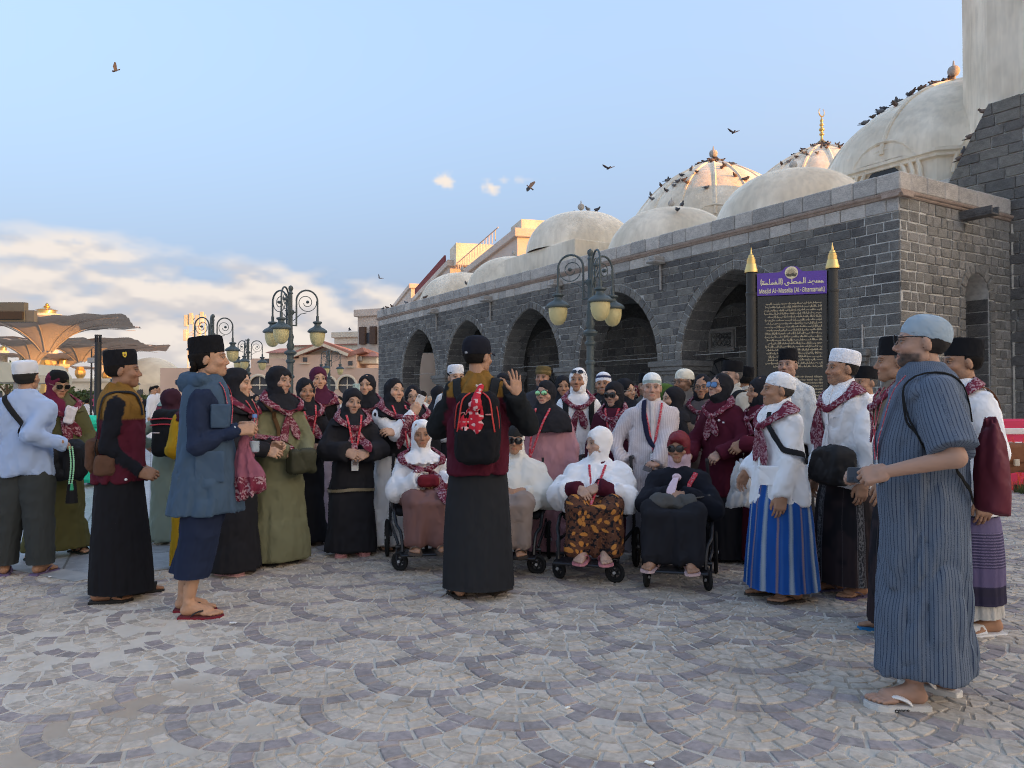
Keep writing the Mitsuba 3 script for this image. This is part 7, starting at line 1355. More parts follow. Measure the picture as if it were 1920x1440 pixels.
p.upper('shirt', SHIRT + [(-.14, .206, .150)], WHITE, (.090, .082, .066), h=.0115, amp=.014, fx=9, fold=.03); p.collar(WHITE); p.hair(-.055, .004, .028, (.025, .022, .02)); p.hat('kopiah', (.80, .80, .83), -10, up=.006); p.scarf(.17, tails=((.02, .34), (.045, .28)), wid=.05, tw=.045, side=.07)
p.part('pocket_mark', hug(p.sdf, [[0, .5, p.zu(.66)]], [[0, -1., 0]])[0] * 0 + 0 if False else at(bbox(-.012, .012, -.002, .004, -.002, .002), *(hug(p.sdf, [[-.07, .5, p.zu(.68)]], [[0, -1., 0]])[0])), (.1, .1, .14), 'vc_matte', False)
p = Person('man in white shirt and black cap behind the man with the tall white cap', 1624, 6.4, 685, -40, hat=.032, tone=TAN, hphi=-45, face=dict(age=1, grey=1)); p.down(1).down(-1); p.body(); p.skirt('sarong', G_SARONG, (.05, .012, .02)); p.upper('shirt', SHIRT, WHITE, (.088, .078, .062)); p.hair(-.05, .004, .03, (.09, .085, .08)); p.hat('peci', (.013, .013, .015), -4)
p = Person('tall man in pale shirt and black cap standing before the sign', 1478, 7.0, 654, -18, hat=.034, tone=(.39, .23, .16), hphi=-18, pitch=2, face=dict(nose=1.2, jaw=1.08, ear=1.1)); p.down(1).down(-1); p.body(); p.skirt('sarong', G_SARONG, (.02, .02, .022)); p.upper('shirt', SHIRT, (.62, .63, .62), (.092, .080, .062), amp=.009); p.hair(-.05, .004, .03); p.hat('peci', (.013, .013, .015), -3, up=.008); p.lanyard(.4)
# --- wheelchairs and the women seated in them
def wheelchair(p, label, ang=0.0, fp=.13, swivel=1.15):
    k = thing('wheelchair', label, 'wheelchair'); M = p.M @ mat(rz(math.radians(ang))); Pz = p.Pz; m = lambda q, *a: mikit.ply(xf(q, M), *a)
    blk = lambda q, s=40: solid(xf(q, M), (.016, .016, .018), 'vc_gloss', s)
    part(k, 'seat', solid(xf(bbox(-.22, .22, -.20, .26, Pz - .10, Pz - .05, .015), M), (.015, .015, .017))); part(k, 'backrest', solid(xf(bbox(-.17, .17, -.25, -.22, Pz - .05, Pz + .28, .01), M), (.015, .015, .017)))
    for s in (-1, 1):
        part(k, 'frame', blk(cat([tube(spline([(s * .205, -.26, Pz + .34), (s * .225, -.25, Pz), (s * .235, -.22, .30), (s * .235, -.16, .17)], 20), .013, 8), tube(spline([(s * .235, -.23, Pz - .06), (s * .235, .25, Pz - .06), (s * .23, .36, Pz - .14), (s * .20, .44, .30), (s * .19, .50, .16)], 22), .013, 8), tube([(s * .235, -.20, .28), (s * .235, .36, .26), (s * .215, .40, .20)], .012, 8)])))
        part(k, 'armrest', blk(cat([bbox(s * .24 - .028, s * .24 + .028, -.18, .16, Pz + .09, Pz + .125, .012), tube([(s * .24, .14, Pz + .09), (s * .24, .16, Pz - .06)], .011, 8)])))
        part(k, 'handle', blk(tube([(s * .205, -.26, Pz + .34), (s * .205, -.36, Pz + .34)], .016, 10)))
        for nm, (x, y, r) in (('front_wheel', (s * .205, .42, .074)), ('rear_wheel', (s * .265, -.16, .155))):
            wM = mat(np.array([[0, 0, 1], [0, 1, 0], [-1, 0, 0.]]) @ rz(0), (x, y, r)); wM = mat(t=(x, y, 0)) @ mat(rz(swivel - .25 * s)) @ mat(t=(-x, -y, 0)) @ wM if nm[0] == 'f' else wM; a = np.linspace(0, 2 * PI, 29)
            tor = tube(np.c_[(r - .013) * np.cos(a), (r - .013) * np.sin(a), 0 * a], .014, 8, False); w = part(k, nm, blk(cat([tube(np.c_[(r - .032) * np.cos(a), (r - .032) * np.sin(a), 0 * a], .007, 6, False)] + [tube([(.012 * math.cos(q), .012 * math.sin(q), 0), ((r - .03) * math.cos(q + .25), (r - .03) * math.sin(q + .25), 0)], [.012, .007], 6) for q in np.linspace(0, 2 * PI, 6 if nm[0] == 'f' else 9)[:-1]]) if False else xf(cat([tube(np.c_[(r - .032) * np.cos(a), (r - .032) * np.sin(a), 0 * a], .007, 6, False)] + [tube([(0, 0, 0), ((r - .03) * math.cos(q), (r - .03) * math.sin(q), 0)], [.013, .007], 6) for q in np.linspace(0, 2 * PI, 6 if nm[0] == 'f' else 9)[:-1]]), wM)))
            part(w, 'tyre', solid(xf(xf(tor, wM), M), (.022, .022, .022), 'vc_matte', True)); part(w, 'hub', solid(xf(xf(at(lathe([(.001, -.022), (.011, -.022), (.011, .022), (.001, .022)], 12)), wM), M), (.5, .5, .5), 'vc_gloss', 40))
            if nm[0] == 'f': part(w, 'fork', blk(cat([tube([(x - .022, y, r), (x - .022, y - .03, 2 * r + .03)], .008, 6), tube([(x + .022, y, r), (x + .022, y - .03, 2 * r + .03)], .008, 6), tube([(x - .03, y - .03, 2 * r + .03), (x + .03, y - .03, 2 * r + .03)], .014, 8)])))
    part(k, 'footplate', blk(bbox(-.21, .21, .36, .585, fp + .005, fp + .022, .006), False)); part(k, 'footplate_post', blk(tube([(0, .40, fp), (0, .34, Pz - .12)], .014, 8)))
    return k
def seat_feet(p, y=.50, fp=.155, fw='flip', col=(.02, .02, .02), strap=None, gap=.085): 
    for sd in (1, -1): p.feet.append((sd, np.array([sd * gap, y, fp]), math.radians(-sd * 9), fw, col, strap or col))
p = Person('old seated woman in white blouse and mauve skirt with white headscarf in a wheelchair', 790, 6.32, 785, 6, sit=True, hat=.014, tone=TAN, hphi=8, face=dict(age=1, grey=1, nose=1.15), pz=.49, nl=92)
p.arm(1, (.04, .27, .66), (-.8, .45, -.2), (.2, .6, .7), 'half').arm(-1, (-.13, .23, .66), (.8, .5, -.2), (-.2, .6, .7), 'half'); seat_feet(p, .47, .15, 'sandal', (.10, .075, .06), (.14, .11, .09)); p.body()
p.lap('skirt', (.20, .105, .092), hem=.19); p.upper('blouse', [(a, b * .95, c) for a, b, c in SHIRT[:-1]] + [(-.05, .215, .17)], WHITE, (.085, .085, .095), h=.0125, fold=.03, amp=.009); p.hijab(WHITE, 'short', h=.0105); p.scarf(tails=((-.03, .24), (-.05, .2)), side=-.04)
wheelchair(p, 'black wheelchair of the old woman in white blouse and mauve skirt'); bag = thing('purse', 'dark red purse on the lap of the seated woman in white blouse', 'bag'); part(bag, 'purse', solid(p.W(rough_bag((-.02, .32, .67), (.085, .05, .05), .035, amp=.006, h=.008)), (.17, .02, .03), 'cloth', True)); part(bag, 'cord', solid(p.W(tube(spline([(.06, .33, .70), (.03, .36, .74), (-.02, .34, .73)], 10), .004, 6)), (.7, .6, .5)))
p = Person('seated woman in long cream white shawl and big dark sunglasses beside the guide', 966, 6.2, 795, -6, sit=True, hat=.016, tone=TAN, hphi=-2, face=dict(age=1, nose=1.15), pz=.48, nl=92)
p.arm(1, (.06, .27, .60), (-.8, .45, -.2), (.2, .6, .7), 'half').arm(-1, (-.10, .25, .60), (.8, .5, -.2), (-.2, .6, .7), 'half'); seat_feet(p, .47, .15, 'sandal', (.05, .04, .035)); p.body()
p.lap('skirt', (.27, .21, .18), hem=.20); p.upper('blouse', SHIRT, (.66, .64, .58), h=.015); p.hijab((.70, .68, .62), 'shawl', h=.0125, face=(.054, .072), under=(.03, .03, .03), drape=.04, name='shawl'); p.shades(size=1.22); wheelchair(p, 'black wheelchair beside the guide, seating the woman in the cream shawl')
p = Person('old seated woman in white prayer veil with orange and black batik wrap over her knees', 1122, 5.95, 797, -4, sit=True, hat=.020, tone=(.47, .30, .22), hphi=-46, pitch=-5, face=dict(age=1, nose=1.3, grey=1, jaw=1.1), pz=.50, nl=104, w=1.05)
p.arm(1, p.loc(1086, 915, 5.62), (-.5, .6, -.5), (.1, .7, .7), 'half').arm(-1, p.loc(1122, 912, 5.62), (.7, .5, -.3), (0, .7, .7), 'half'); seat_feet(p, .50, .155, 'flip', (.55, .22, .24), (.60, .22, .26), .075); p.body()
p.lap('batik_wrap', None, 'batik', hem=.19, spread=.13, front=.50); p.upper('jacket', SHIRT, (.075, .013, .025), (.085, .080, .066), h=.0125); p.hijab(WHITE, 'shawl', h=.0115, face=(.054, .076), drape=.035, name='prayer_veil', label=None); p.lanyard(.26, False, cx=.02); wheelchair(p, 'black wheelchair under the batik wrap of the woman in the white veil', -8)
p = Person('seated woman in black robe with maroon satin scarf and sunglasses', 1272, 5.72, 805, -6, sit=True, hat=.018, tone=TAN, hphi=-10, pitch=-3, face=dict(age=.6), pz=.49, nl=92, w=1.1)
p.arm(1, p.loc(1256, 922, 5.42), (-.5, .6, -.3), (.1, .7, .7), 'lap').arm(-1, p.loc(1282, 926, 5.44), (.6, .6, -.3), (0, .7, .7), 'lap'); seat_feet(p, .47, .14, 'flip', (.60, .42, .40), (.62, .44, .42), .13); p.body()
p.lap('robe_skirt', BLACK, hem=.17, spread=.14); p.upper('robe', SHIRT, (.015, .016, .022), (.088, .086, .075), h=.0135, amp=.009); p.hijab((.17, .014, .020), None, h=.0105, face=(.054, .075), bsdf='cloth_smooth', colfn=lambda q, v: np.where((q[:, 2] < -.055)[:, None], (.62, .44, .48), (.17, .014, .020)), peak=1); p.shades(size=1.1, kind='square')
e = hug(p.sdf, [[.0, .6, p.zu(.9)], [.02, .6, p.zu(.62)], [.045, .6, p.zu(.30)]], [[0, -1., 0]] * 3); p.part('scarf_end', section_loop(spline(e + [0, .012, 0], 12), np.tile([1., 0, 0], (12, 1)), np.tile([0, 1., 0], (12, 1)), np.linspace(.018, .042, 12), .010), (.66, .50, .54), 'cloth_smooth'); p.part('scarf_knot', ball(.028, e[0] + [0, .02, 0], (1.2, .8, 1)), (.66, .50, .54)); p.part('red_sash', ribbon(p.sdf, spline([(-.13, .08, p.zu(1.0)), (-.10, .17, p.zu(.8)), (-.05, .19, p.zu(.6)), (-.01, .19, p.zu(.5))], 16), .017)[0], None, 'lanyard')
wheelchair(p, 'black wheelchair of the woman in the maroon satin scarf', 4, swivel=.1); bag = thing('waist_pouch', 'grey pouch across the lap of the woman with the maroon satin scarf', 'bag'); part(bag, 'pouch', solid(p.W(rough_bag(p.loc(1262, 945, 5.36), (.17, .07, .06), .04, rx(.6), .012)), (.075, .072, .066), 'cloth_smooth', True)); part(bag, 'belt', solid(p.W(tube(spline([p.loc(1205, 942, 5.46), p.loc(1235, 934, 5.36), p.loc(1290, 934, 5.36), p.loc(1330, 928, 5.48)], 14), .016, 6, True, .4)), (.12, .10, .08)))

# --- standing women on the left
def woman(label, px, Z, top, phi, robe=BLACK, scarfc=BLACK, cape='short', hphi=None, pose='clasp', tone=MID, face=None, scarf=True, pitch=0, fw=('shoe', (.02, .02, .02)), w=1.0, hat=.016, feet=True, under=None, rows=None, h=.0145, sleeve=(.082, .078, .070), bsdf='cloth', hh=.0118, nl=76, lan=False, z=.60, fold=.045, d=None, clothing='robe', roll=0, fo=(.0555, .080), peak=0, hb='cloth', tails=((.012, .30), (-.035, .22))):
    p = Person(label, px, Z, top, phi, hat=hat, tone=tone, hphi=hphi, pitch=pitch, face=face, w=w, nl=nl, d=d, roll=roll)
    if pose == 'clasp': p.clasp(z)
    elif pose == 'down': p.down(1).down(-1)
    elif callable(pose): pose(p)
    if feet: p.stand(.08, 10, *fw)
    p.body(); p.upper(clothing, rows or ROBE, robe, sleeve, h=h, bsdf=bsdf, fold=fold, amp=.007, fx=9); p.hijab(scarfc, cape, h=hh, under=under, face=fo, peak=peak, bsdf=hb)
    if scarf: p.scarf(tails=tails)
    if lan: p.lanyard(.42)
    return p
p = woman('young woman in black with pink shoes, in profile behind the blue young man', 442, 5.80, 687, 66, hphi=72, fw=('shoe', (.62, .36, .37)), pose=lambda p: p.arm(1, (.06, .26, p.H * .60), (0, .9, -.2), (.8, .2, .4), 'half').arm(-1, (-.08, .25, p.H * .62), (0, .9, 0), (-.8, .2, .4), 'half'), tone=LIGHT, face=dict(nose=.95), nl=92)
p.lanyard(.3, False)
p = woman('woman in mustard dress hidden behind the young man in blue', 372, 6.0, 706, 30, (.36, .22, .015), (.05, .012, .02), scarf=False, feet=False, nl=60, h=.018)
p = woman('tall woman in sage green tiered dress with black cape scarf', 522, 6.14, 684, 30, OLIVE, BLACK, 'short', hphi=42, tone=(.46, .28, .195), face=dict(age=.7, jaw=.95, nose=1.05), fw=('shoe', (.02, .02, .02)), pose=lambda p: p.arm(1, (.05, .23, p.H * .57), (-.8, .45, -.45), (.3, .8, .4), 'lap').arm(-1, (-.11, .23, p.H * .535), (.6, .4, -.65), (-.3, .8, .4), 'lap'), nl=92, rows=ROBE[:7] + [(-.05, .19, .15), (-.2, .20, .158), (-.215, .21, .17), (-.56, .222, .18), (-.575, .232, .192), (-.96, .25, .21)], fold=.055, h=.0135, w=1.05)
bag = thing('green_bag', 'dark olive shoulder bag with brown strap on the woman in sage green', 'bag'); part(bag, 'bag', solid(p.W(rough_bag((-.06, .25, p.zu(-.0)), (.12, .06, .10), .04, amp=.008)), (.045, .045, .025), 'cloth_smooth', True)); p.across([(.16, .06, p.zu(1.0)), (.13, .15, p.zu(.8)), (.07, .18, p.zu(.5)), (.0, .2, p.zu(.25)), (-.04, .23, p.zu(.12))], .016, (.10, .055, .025), own=bag)
p = woman('old woman in black with clasped hands, right beside the woman in sage green', 572, 6.9, 707, 20, hphi=18, tone=TAN, face=dict(age=1, grey=1, nose=1.2), lan=True, w=.95, nl=92, fw=('shoe', (.08, .06, .05)))
p = woman('woman in plum headscarf and lavender sleeves with a hand raised to her cheek', 596, 7.45, 686, 16, (.42, .36, .44), (.085, .02, .045), 'short', hphi=14, tone=LIGHT, pose=lambda p: p.arm(1, (.11, .16, p.hc[2] - .20), (-.15, .1, 1), (.9, .3, .0), 'open', (.9, .1, -.8)).down(-1), face=dict(nose=1.0), nl=92)
p.upper('vest', [(1.0, .172, .135), (.6, .20, .155), (.1, .215, .165)], (.015, .015, .018), arms=False)
p = woman('short old woman in long black robe with pink shoes and clasped hands', 660, 6.45, 725, 10, hphi=20, tone=(.42, .26, .185), face=dict(age=1, jaw=1.06, nose=1.1), fw=('shoe', (.60, .30, .31)), lan=True, w=1.0, nl=92, rows=ROBE[:7] + [(-.2, .225, .17), (-.6, .238, .185), (-.945, .25, .205)], sleeve=(.09, .10, .105), z=.625)
hm = p.tstack([(-.24, .231, .178), (-.275, .233, .181)], 0); v, f, uv = loft(hm, 80, 3, 2.3); v = v + meshkit.fbm(v * 5, 2)[:, None] * [.01, .01, .03]; p.part('sequin_band', (v, f), (.16, .13, .08), 'vc_gloss')
p = woman('woman in black headscarf holding a mint green phone up before her face', 688, 7.7, 699, 0, BLACK, BLACK, hphi=-12, tone=LIGHT, pose=lambda p: p.arm(1, (.10, .28, p.hc[2] - .16), (.05, .1, 1), (.2, .9, .1), 'grip', (.8, 0, -.9)).down(-1), face=dict(jaw=1.12), nl=76, feet=False)
phone_at('mint green phone held up by the woman left of the arcade corner', p, p.arms[1][1], (.05, .1, 1), (.2, .9, .1), (.50, .64, .58), off=(0, .10, -.03))
p = woman('woman in white sleeves and white skirt with black vest, arms crossed with a phone', 738, 6.75, 706, 26, WHITE, BLACK, 'short', hphi=30, pitch=4, tone=LIGHT, face=dict(jaw=1.04), fw=('sandal', (.10, .075, .06)), pose=lambda p: p.arm(1, (-.06, .26, p.S - .05), (-.35, .25, .9), (.3, .9, .1), 'grip', (.6, -.2, -.9)).arm(-1, (.10, .22, p.S - .20), (.9, .3, .1), (0, .8, .5), 'half', (-.6, 0, -.9)), nl=92, sleeve=(.080, .075, .062), lan=True, rows=ROBE[:7] + [(-.2, .198, .155), (-.23, .208, .165), (-.6, .225, .182), (-.945, .24, .2)], fold=.06)
p.upper('vest', [(1.0, .165, .13), (.75, .196, .150), (.45, .20, .155), (.05, .212, .165)], (.014, .014, .017), arms=False)
phone_at('pale grey phone in the raised hand of the woman with white sleeves', p, p.arms[1][1], (-.35, .25, .9), (.3, .9, .1), (.60, .60, .60), off=(0, .11, -.03))
p = woman('older woman with thin glasses between the white sleeved woman and the guide', 775, 7.35, 720, 5, BLACK, BLACK, hphi=2, tone=LIGHT, face=dict(age=.6, jaw=1.05), pose='down', feet=False); p.shades(None, (.25, .2, .16), 1.0)
# --- right of the guide
p = woman('woman in pink dress and black cape scarf with mirrored sunglasses', 1024, 6.55, 711, -14, (.46, .24, .265), BLACK, 'mid', hphi=-28, pitch=4, tone=(.46, .27, .19), face=dict(jaw=1.03, lip=(1.0, .5, .5)), fw=('shoe', (.05, .05, .05)), pose='down', scarf=False, nl=92, w=1.08, fold=.055); p.shades('lens_mirror', (.03, .03, .03), 1.05, up=0); p.lanyard(.50, True, cx=.10)
p = woman('old woman in white headscarf with sunglasses pushed up and maroon scarf', 1084, 7.1, 686, 2, WHITE, WHITE, None, hphi=-6, pitch=4, tone=TAN, face=dict(age=1, jaw=1.12, nose=1.2, grey=1), pose='down', hat=.024, nl=92, tails=((.03, .34), (-.02, .2))); p.shades('lens_dark', (.01, .01, .01), 1.0, up=38, z=.018)
bag = thing('rucksack_straps', 'black rucksack worn by the old woman in white headscarf', 'backpack'); part(bag, 'bag', solid(p.W(rough_bag((0, -.25, p.zu(.5)), (.14, .08, .2), .06)), (.015, .015, .017), 'cloth', True))
for e in (1, -1): p.across([(e * .12, -.1, p.zu(1.0)), (e * .13, .0, p.zu(1.06)), (e * .13, .10, p.zu(.98)), (e * .135, .16, p.zu(.7)), (e * .16, .12, p.zu(.4))], .028, (.016, .018, .02), own=bag)
def man(label, px, Z, top, phi, col=WHITE, hat=('peci', (.013, .013, .015)), hphi=None, tone=TAN, face=None, pitch=0, scarf=False, pose='down', low=(.02, .02, .022), extra=.034, bsdf='cloth', nl=76, w=1.0, hair=(.02, .018, .017), rows=None, lan=False, tilt=-5, feet=False, d=None, sleeve=(.086, .076, .060), up=0.0):
    p = Person(label, px, Z, top, phi, hat=extra, tone=tone, hphi=hphi, pitch=pitch, face=face, nl=nl, w=w, d=d)
    if pose == 'down': p.down(1).down(-1)
    else: pose(p)
    if feet: p.stand(.1, 8, *feet)
    p.body(); p.skirt('sarong', G_SARONG, low); p.upper('shirt', rows or SHIRT, col if bsdf == 'cloth' else None, sleeve, bsdf=bsdf, amp=.013, h=.0145 if bsdf == 'cloth' else .012, uvfn=None if bsdf == 'cloth' else (lambda v, a, b: np.c_[np.arctan2(v[:, 0], v[:, 1] + .3) * .55, v[:, 2]])); p.hair(-.05, .004, .03, hair); p.collar(col if col is not None else (.60, .55, .54))
    if hat: p.hat(hat[0], hat[1], tilt, up=up)
    if scarf: p.scarf(tails=((.02, .28), (-.03, .2)))
    if lan: p.lanyard(.36)
    return p
man('man in gold brown embroidered cap behind the woman with mirrored sunglasses', 1018, 8.3, 684, -8, (.05, .05, .06), ('kopiah', (.13, .095, .04)), tone=(.36, .20, .135), face=dict(nose=1.25, tache=.6, capband=(.055, .075, (.22, .16, .07))), extra=.020, up=-.006)
woman('woman in black headscarf between the gold capped man and the white headscarf', 1056, 8.1, 702, -6, pose='down', feet=False, scarf=False, tone=TAN)
man('man with striped white and navy cap behind the black headscarf with sunglasses', 1132, 7.7, 696, -12, (.03, .03, .035), ('skull', (.72, .73, .78)), tone=TAN, face=dict(age=1, tache=.6, grey=1, nose=1.2, capband=(.055, .085, (.03, .035, .08))), extra=.018, scarf=True, hphi=-4)
p = woman('woman in black headscarf, maroon jacket and large black sunglasses', 1152, 6.75, 713, -16, (.085, .018, .032), BLACK, None, hphi=-26, tone=(.44, .27, .19), face=dict(jaw=1.05), pose='down', feet=False, nl=92, tails=((-.01, .26), (-.05, .2))); p.shades(size=1.12, kind='square'); p.lanyard(.3, False)
p = woman('woman in black headscarf with pale glasses, in profile at the middle of the back row', 1176, 7.5, 707, -40, hphi=46, pose='down', feet=False, scarf=False, tone=LIGHT); p.shades(None, (.5, .42, .35))
p = woman('woman in maroon headscarf with round black sunglasses behind the man in the pale tunic', 1190, 8.2, 722, -8, (.2, .03, .05), (.13, .02, .03), 'short', pose='down', feet=False, scarf=False, tone=LIGHT); p.shades(size=1.05)
man('man in black cap half hidden behind the man in the pale tunic', 1212, 8.0, 698, -10, (.10, .09, .08), face=dict(age=1, grey=1))
p = man('sturdy old man in pale pinstriped tunic and white cap with grey band', 1222, 6.3, 697, 4, None, ('skull', (.78, .79, .76)), hphi=2, tone=(.47, .285, .205), face=dict(age=1, jaw=1.1, nose=1.2, grey=1, ear=1.15, tache=.25, capband=(.030, .058, (.36, .42, .38))), extra=.018, bsdf='pale_tunic', nl=104, w=1.12, d=1.15, rows=SHIRT[:-1] + [(-.0, .21, .155), (-.35, .24, .185)], pose=lambda p: p.arm(-1, (-.02, .26, p.S - .44), (.6, .7, -.1), (0, .5, .8), 'grip', (-.8, 0, -.7)).arm(1, (.25, .12, p.S - .45), (.1, .6, -.7), (.9, .2, .2), 'half'), feet=('shoe', (.55, .54, .52)), hair=(.12, .11, .10), low=(.34, .33, .36))
phone_at('dark grey phone held low by the old man in the pale tunic', p, p.arms[-1][1], (.6, .7, -.1), (0, .5, .8), (.06, .06, .065), off=(.0, .11, -.02), rot=.5); p.lanyard(.42, True, x0=.075)
p.part('navy_scarf', ribbon(p.sdf, spline([(.055, .06, p.zu(1.10)), (.075, .15, p.zu(.85)), (.05, .19, p.zu(.5)), (.02, .2, p.zu(.1))], 20), .020, .006, .003)[0], (.02, .022, .05), 'cloth')
woman('woman in green headscarf turned away behind the old man in the pale tunic', 1246, 7.2, 716, 120, (.10, .12, .05), (.075, .13, .03), 'short', hphi=95, pose='down', feet=False, scarf=False, tone=LIGHT)
p = woman('woman in black headscarf in profile beside the green headscarf', 1264, 7.0, 722, -70, hphi=-70, pose='down', feet=False, scarf=False, tone=LIGHT)
p = man('man in cream skullcap and glasses reading his phone', 1284, 7.3, 690, -46, (.30, .24, .19), ('skull', (.74, .70, .58)), hphi=-48, pitch=-2, face=dict(nose=1.1, stubble=.4, ear=1.1), extra=.018, pose=lambda p: p.arm(1, (.03, .26, p.S - .22), (-.5, .7, .4), (.3, .6, .5), 'half').arm(-1, (-.06, .26, p.S - .24), (.4, .7, .5), (-.3, .6, .5), 'half'), lan=False, nl=92); p.lanyard(.3, False); p.shades(None, (.1, .08, .07))
phone_at('black phone in both hands of the man in the cream skullcap', p, (p.arms[1][1] + p.arms[-1][1]) / 2, (0, .6, .8), (0, .8, -.6), off=(0, .10, .02))
p = woman('woman in black headscarf and glasses between the cream cap and the blue sunglasses', 1318, 7.1, 700, -12, (.12, .10, .10), BLACK, None, hphi=-8, pose='down', feet=False, tone=TAN, face=dict(age=.6)); p.shades(None, (.06, .05, .05), 1.1, kind='square')
p = woman('woman in maroon jacket, black headscarf and blue tinted sunglasses gazing up', 1352, 6.3, 697, -40, (.085, .013, .026), BLACK, None, hphi=-48, pitch=12, tone=(.46, .28, .20), face=dict(jaw=1.0, nose=1.05), fw=('shoe', (.03, .03, .03)), pose=lambda p: p.arm(-1, p.loc(1348, 850, 6.05), (.1, .8, -.5), (-.5, .4, .6), 'half').arm(1, (.12, .25, p.S - .40), (-.2, .9, -.3), (.5, .4, .6), 'half'), nl=104, tails=((.02, .22), (-.02, .18)), clothing='jacket', rows=SHIRT[:-1] + [(-.02, .215, .16), (-.35, .235, .18)]); p.shades('lens_blue', (.02, .02, .03), 1.2, kind='square'); p.skirt('skirt', [(-.2, .21, .16), (-.6, .235, .185), (-.95, .26, .21)], BLACK)
p.part('white_brooch', cat([at(bbox(-.022, .0, 0, .005, -.006, .006, .002), *(hug(p.sdf, [[-.10, .5, p.zu(.72)]], [[0, -1., 0]])[0])), at(ball(.010, (0, .004, .012)), *(hug(p.sdf, [[-.075, .5, p.zu(.73)]], [[0, -1., 0]])[0]))]), (.72, .72, .74), 'vc_gloss')
p = man('man in cream shirt and black cap, in profile behind the maroon jacket', 1374, 7.3, 674, -52, (.52, .48, .40), hphi=-50, tone=(.45, .28, .20), face=dict(nose=1.2, ear=1.1), lan=False, nl=92, hair=(.12, .11, .10)); p.lanyard(.3, False)
bag = thing('small_rucksack', 'black rucksack strap on the man in cream shirt', 'backpack'); part(bag, 'bag', solid(p.W(rough_bag((0, -.24, p.zu(.5)), (.14, .08, .2), .06)), (.015, .015, .017), 'cloth', True)); p.across([(-.12, -.1, p.zu(1.0)), (-.13, .0, p.zu(1.05)), (-.135, .10, p.zu(.97)), (-.14, .15, p.zu(.7)), (-.16, .1, p.zu(.4))], .026, (.016, .018, .02), own=bag)
man('man in black cap seen from behind, next to the sign post', 1396, 7.6, 684, -120, (.50, .48, .44), hphi=-130, face=dict(ear=1.1))
p = woman('old woman in black headscarf and maroon patterned scarf, in profile behind the blue sarong', 1428, 6.1, 703, -62, (.10, .014, .026), BLACK, None, hphi=-66, pitch=-2, tone=TAN, face=dict(age=1, nose=1.2, jaw=1.05), pose=lambda p: p.arm(-1, p.loc(1392, 830, 5.95), (.0, .7, -.6), (-.8, .2, .3), 'half').arm(1, (.1, .25, p.S - .3), (0, .8, -.4), (.8, .2, .3), 'half'), nl=92, fw=('shoe', (.03, .03, .03)))
k = thing('plastic_bag', 'translucent white plastic bag hanging behind the blue sarong', 'bag'); c = p.loc(1386, 905, 5.85); B['thin_plastic'] = {'type': 'principledthin', 'base_color': rgb(.75, .77, .78), 'roughness': .35, 'spec_trans': .25, 'diff_trans': .6}
def pb(P): q = P - c; t = np.clip((q[:, 2] + .17) / .36, 0, 1); return np.maximum((np.sqrt((q[:, 0] / .7) ** 2 + (q[:, 1] / 1.0) ** 2) - (.105 - .085 * t ** 1.6)) * .7, np.abs(q[:, 2]) - .18) + .008 * np.sin(np.arctan2(q[:, 0], q[:, 1]) * 8 + 9 * t)
v, f = nets(wrinkle(pb, .012, 16, 2), c - [.16, .16, .22], c + [.16, .16, .22], .0105); part(k, 'bag', mikit.ply(p.W((v, f)), 'thin_plastic', smooth=True))
# --- behind on the left: woman with the black rucksack, crowd in the distance
p = woman('woman in pale sage dress seen from behind with a black red-lined rucksack', 322, 7.0, 726, 150, (.24, .29, .235), (.045, .018, .03), 'short', hphi=140, feet=True, fw=('shoe', (.62, .58, .50)), pose=lambda p: p.arm(-1, (-.30, .12, p.S - .26), (-.2, .8, -.4), (-.8, .2, .5), 'half').down(1), scarf=False)
bag = thing('rucksack', 'black rucksack with red stripes behind the shoulder of the young man in blue', 'backpack'); bc = p.loc(319, 812, 6.72); part(bag, 'main_body', solid(p.W(rough_bag(bc, (.15, .09, .21), .07)), (.014, .015, .017), 'cloth', True))
for z in (.11, .06): part(bag, 'red_stripe', solid(p.W(tube([bc + [x, -.092 + .35 * x * x, z + .02 * math.cos(x * 9)] for x in np.linspace(-.13, .13, 9)], .007, 6)), (.45, .03, .04), 'vc_gloss', True))
part(bag, 'logo', solid(p.W(tube([bc + [x, -.094, .005] for x in (-.10, -.04)], .005, 5)), (.6, .5, .48), 'vc_gloss'))
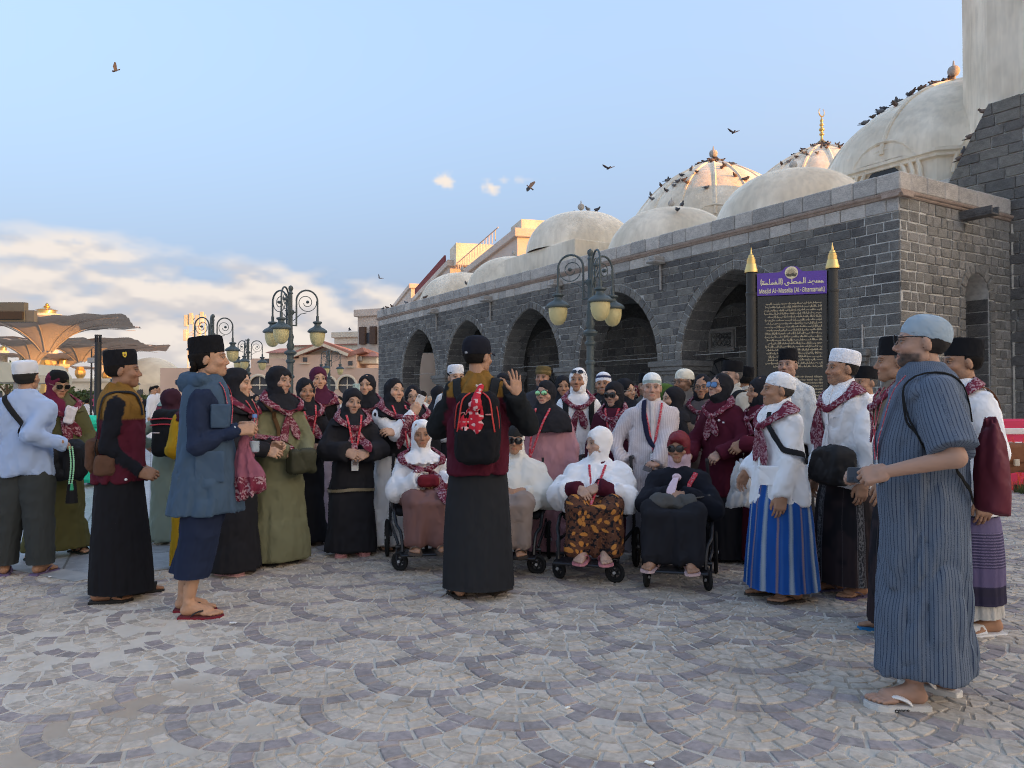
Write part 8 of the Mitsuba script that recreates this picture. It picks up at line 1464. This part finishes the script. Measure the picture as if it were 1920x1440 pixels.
far_spec = ((293, 23, 722, 70, (.72, .73, .76), None, 'far man in long white robe with arms folded, left of the woman with rucksack', 'm'), (286, 22.5, 724, 60, (.72, .72, .74), None, 'far dark haired man close behind the white robed man at left', 'm'), (324, 17, 727, -10, BLACK, BLACK, 'far woman in black headscarf and grey face mask at left', 'w'), (310, 19, 735, 0, (.16, .04, .06), (.18, .28, .27), 'far woman in teal headscarf next to the masked woman', 'w'),
    (262, 24, 742, 30, (.02, .02, .02), BLACK, 'far woman in black just right of the boy in brown', 'w'), (272, 26, 748, 120, (.02, .02, .02), BLACK, 'second far woman in black near the boy in brown', 'w'), (163, 30, 748, 170, (.70, .71, .74), None, 'far man in white near the green bins', 'm'), (152, 31, 750, 100, (.03, .03, .035), BLACK, 'far figure in black near the green bins', 'w'), (172, 32, 752, 200, (.03, .03, .05), None, 'far dark dressed man right of the man in white by the bins', 'm'),
    (480, 20, 738, 20, (.02, .02, .02), BLACK, 'far woman in black at the gap left of the sage green dress', 'w'), (472, 24, 742, 60, (.40, .38, .36), None, 'far man in grey at the gap behind the young woman in profile', 'm'), (636, 18, 742, -30, (.64, .64, .62), None, 'far man in white between the plum headscarf and the raised phone', 'm'), (626, 20, 738, 40, (.20, .05, .05), BLACK, 'far woman in dark red near the raised phone', 'w'), (706, 24, 744, 0, (.62, .62, .62), None, 'far man in white beside the corner of the arcade', 'm'),
    (792, 14.5, 732, 150, (.62, .58, .52), None, 'man in off white shirt seen from behind inside the first arch', 'm'), (776, 17, 738, 20, (.30, .70, .04), None, 'man in bright green safety vest behind the woman with thin glasses', 'm'), (806, 15.5, 742, 10, (.45, .36, .28), (.40, .31, .22), 'far woman in sand coloured headscarf by the first arch', 'w'), (855, 7.9, 683, 10, (.6, .6, .6), None, 'man in white cap whose head shows beside the shoulder of the guide', 'm'), (944, 8.6, 697, -10, BLACK, BLACK, 'woman in black headscarf by the raised hand of the guide', 'w'), (822, 9.5, 722, 60, BLACK, BLACK, 'woman in black robe half hidden behind the backpack of the guide', 'w'), (950, 7.4, 712, 15, BLACK, BLACK, 'woman in black headscarf just under the raised hand', 'w'))
for px, Z, top, phi, c1, c2, lab, sx in far_spec:
    p = Person(lab, px, Z, top, phi, hat=.015, tone=(LIGHT, MID, TAN)[px % 3], nl=60 if Z < 13 else 40, group='people in the distance' if False else None)
    if px == 293: p.arm(1, (.05, .25, p.S - .25), (-.9, .2, 0), (0, 1, 0), 'half').arm(-1, (-.05, .24, p.S - .27), (.9, .2, 0), (0, 1, 0), 'half')
    else: p.down(1).down(-1)
    p.body(h=.03); hh = .0145 if Z < 10 else .024; p.upper('robe' if sx == 'w' or px in (293, 286) else 'shirt', ROBE if sx == 'w' or px in (293, 286) else SHIRT, c1, h=.016 if Z < 10 else .026, amp=.006)
    if sx == 'w': p.hijab(c2, 'short', h=hh)
    else:
        if px not in (293, 286): p.skirt('trousers', [(.1, .17, .12), (-.5, .16, .13), (-.93, .15, .13)], (.03, .03, .035), n=60, m=16)
        p.hair(-.06, .008, .03, crown=True)
        if px == 855: p.hat('kopiah', (.74, .75, .78))
        if px == 776: p.part('reflective_band', tube([(.2 * math.cos(a), .15 * math.sin(a), p.zu(.45)) for a in np.linspace(0, 2 * PI, 25)], .02, 6, False), (.7, .72, .7))
    if px == 324: p.part('face_mask', xf(ball(.05, (0, .062, -.062), (1, .75, .8)), p.Mh), (.16, .16, .17))
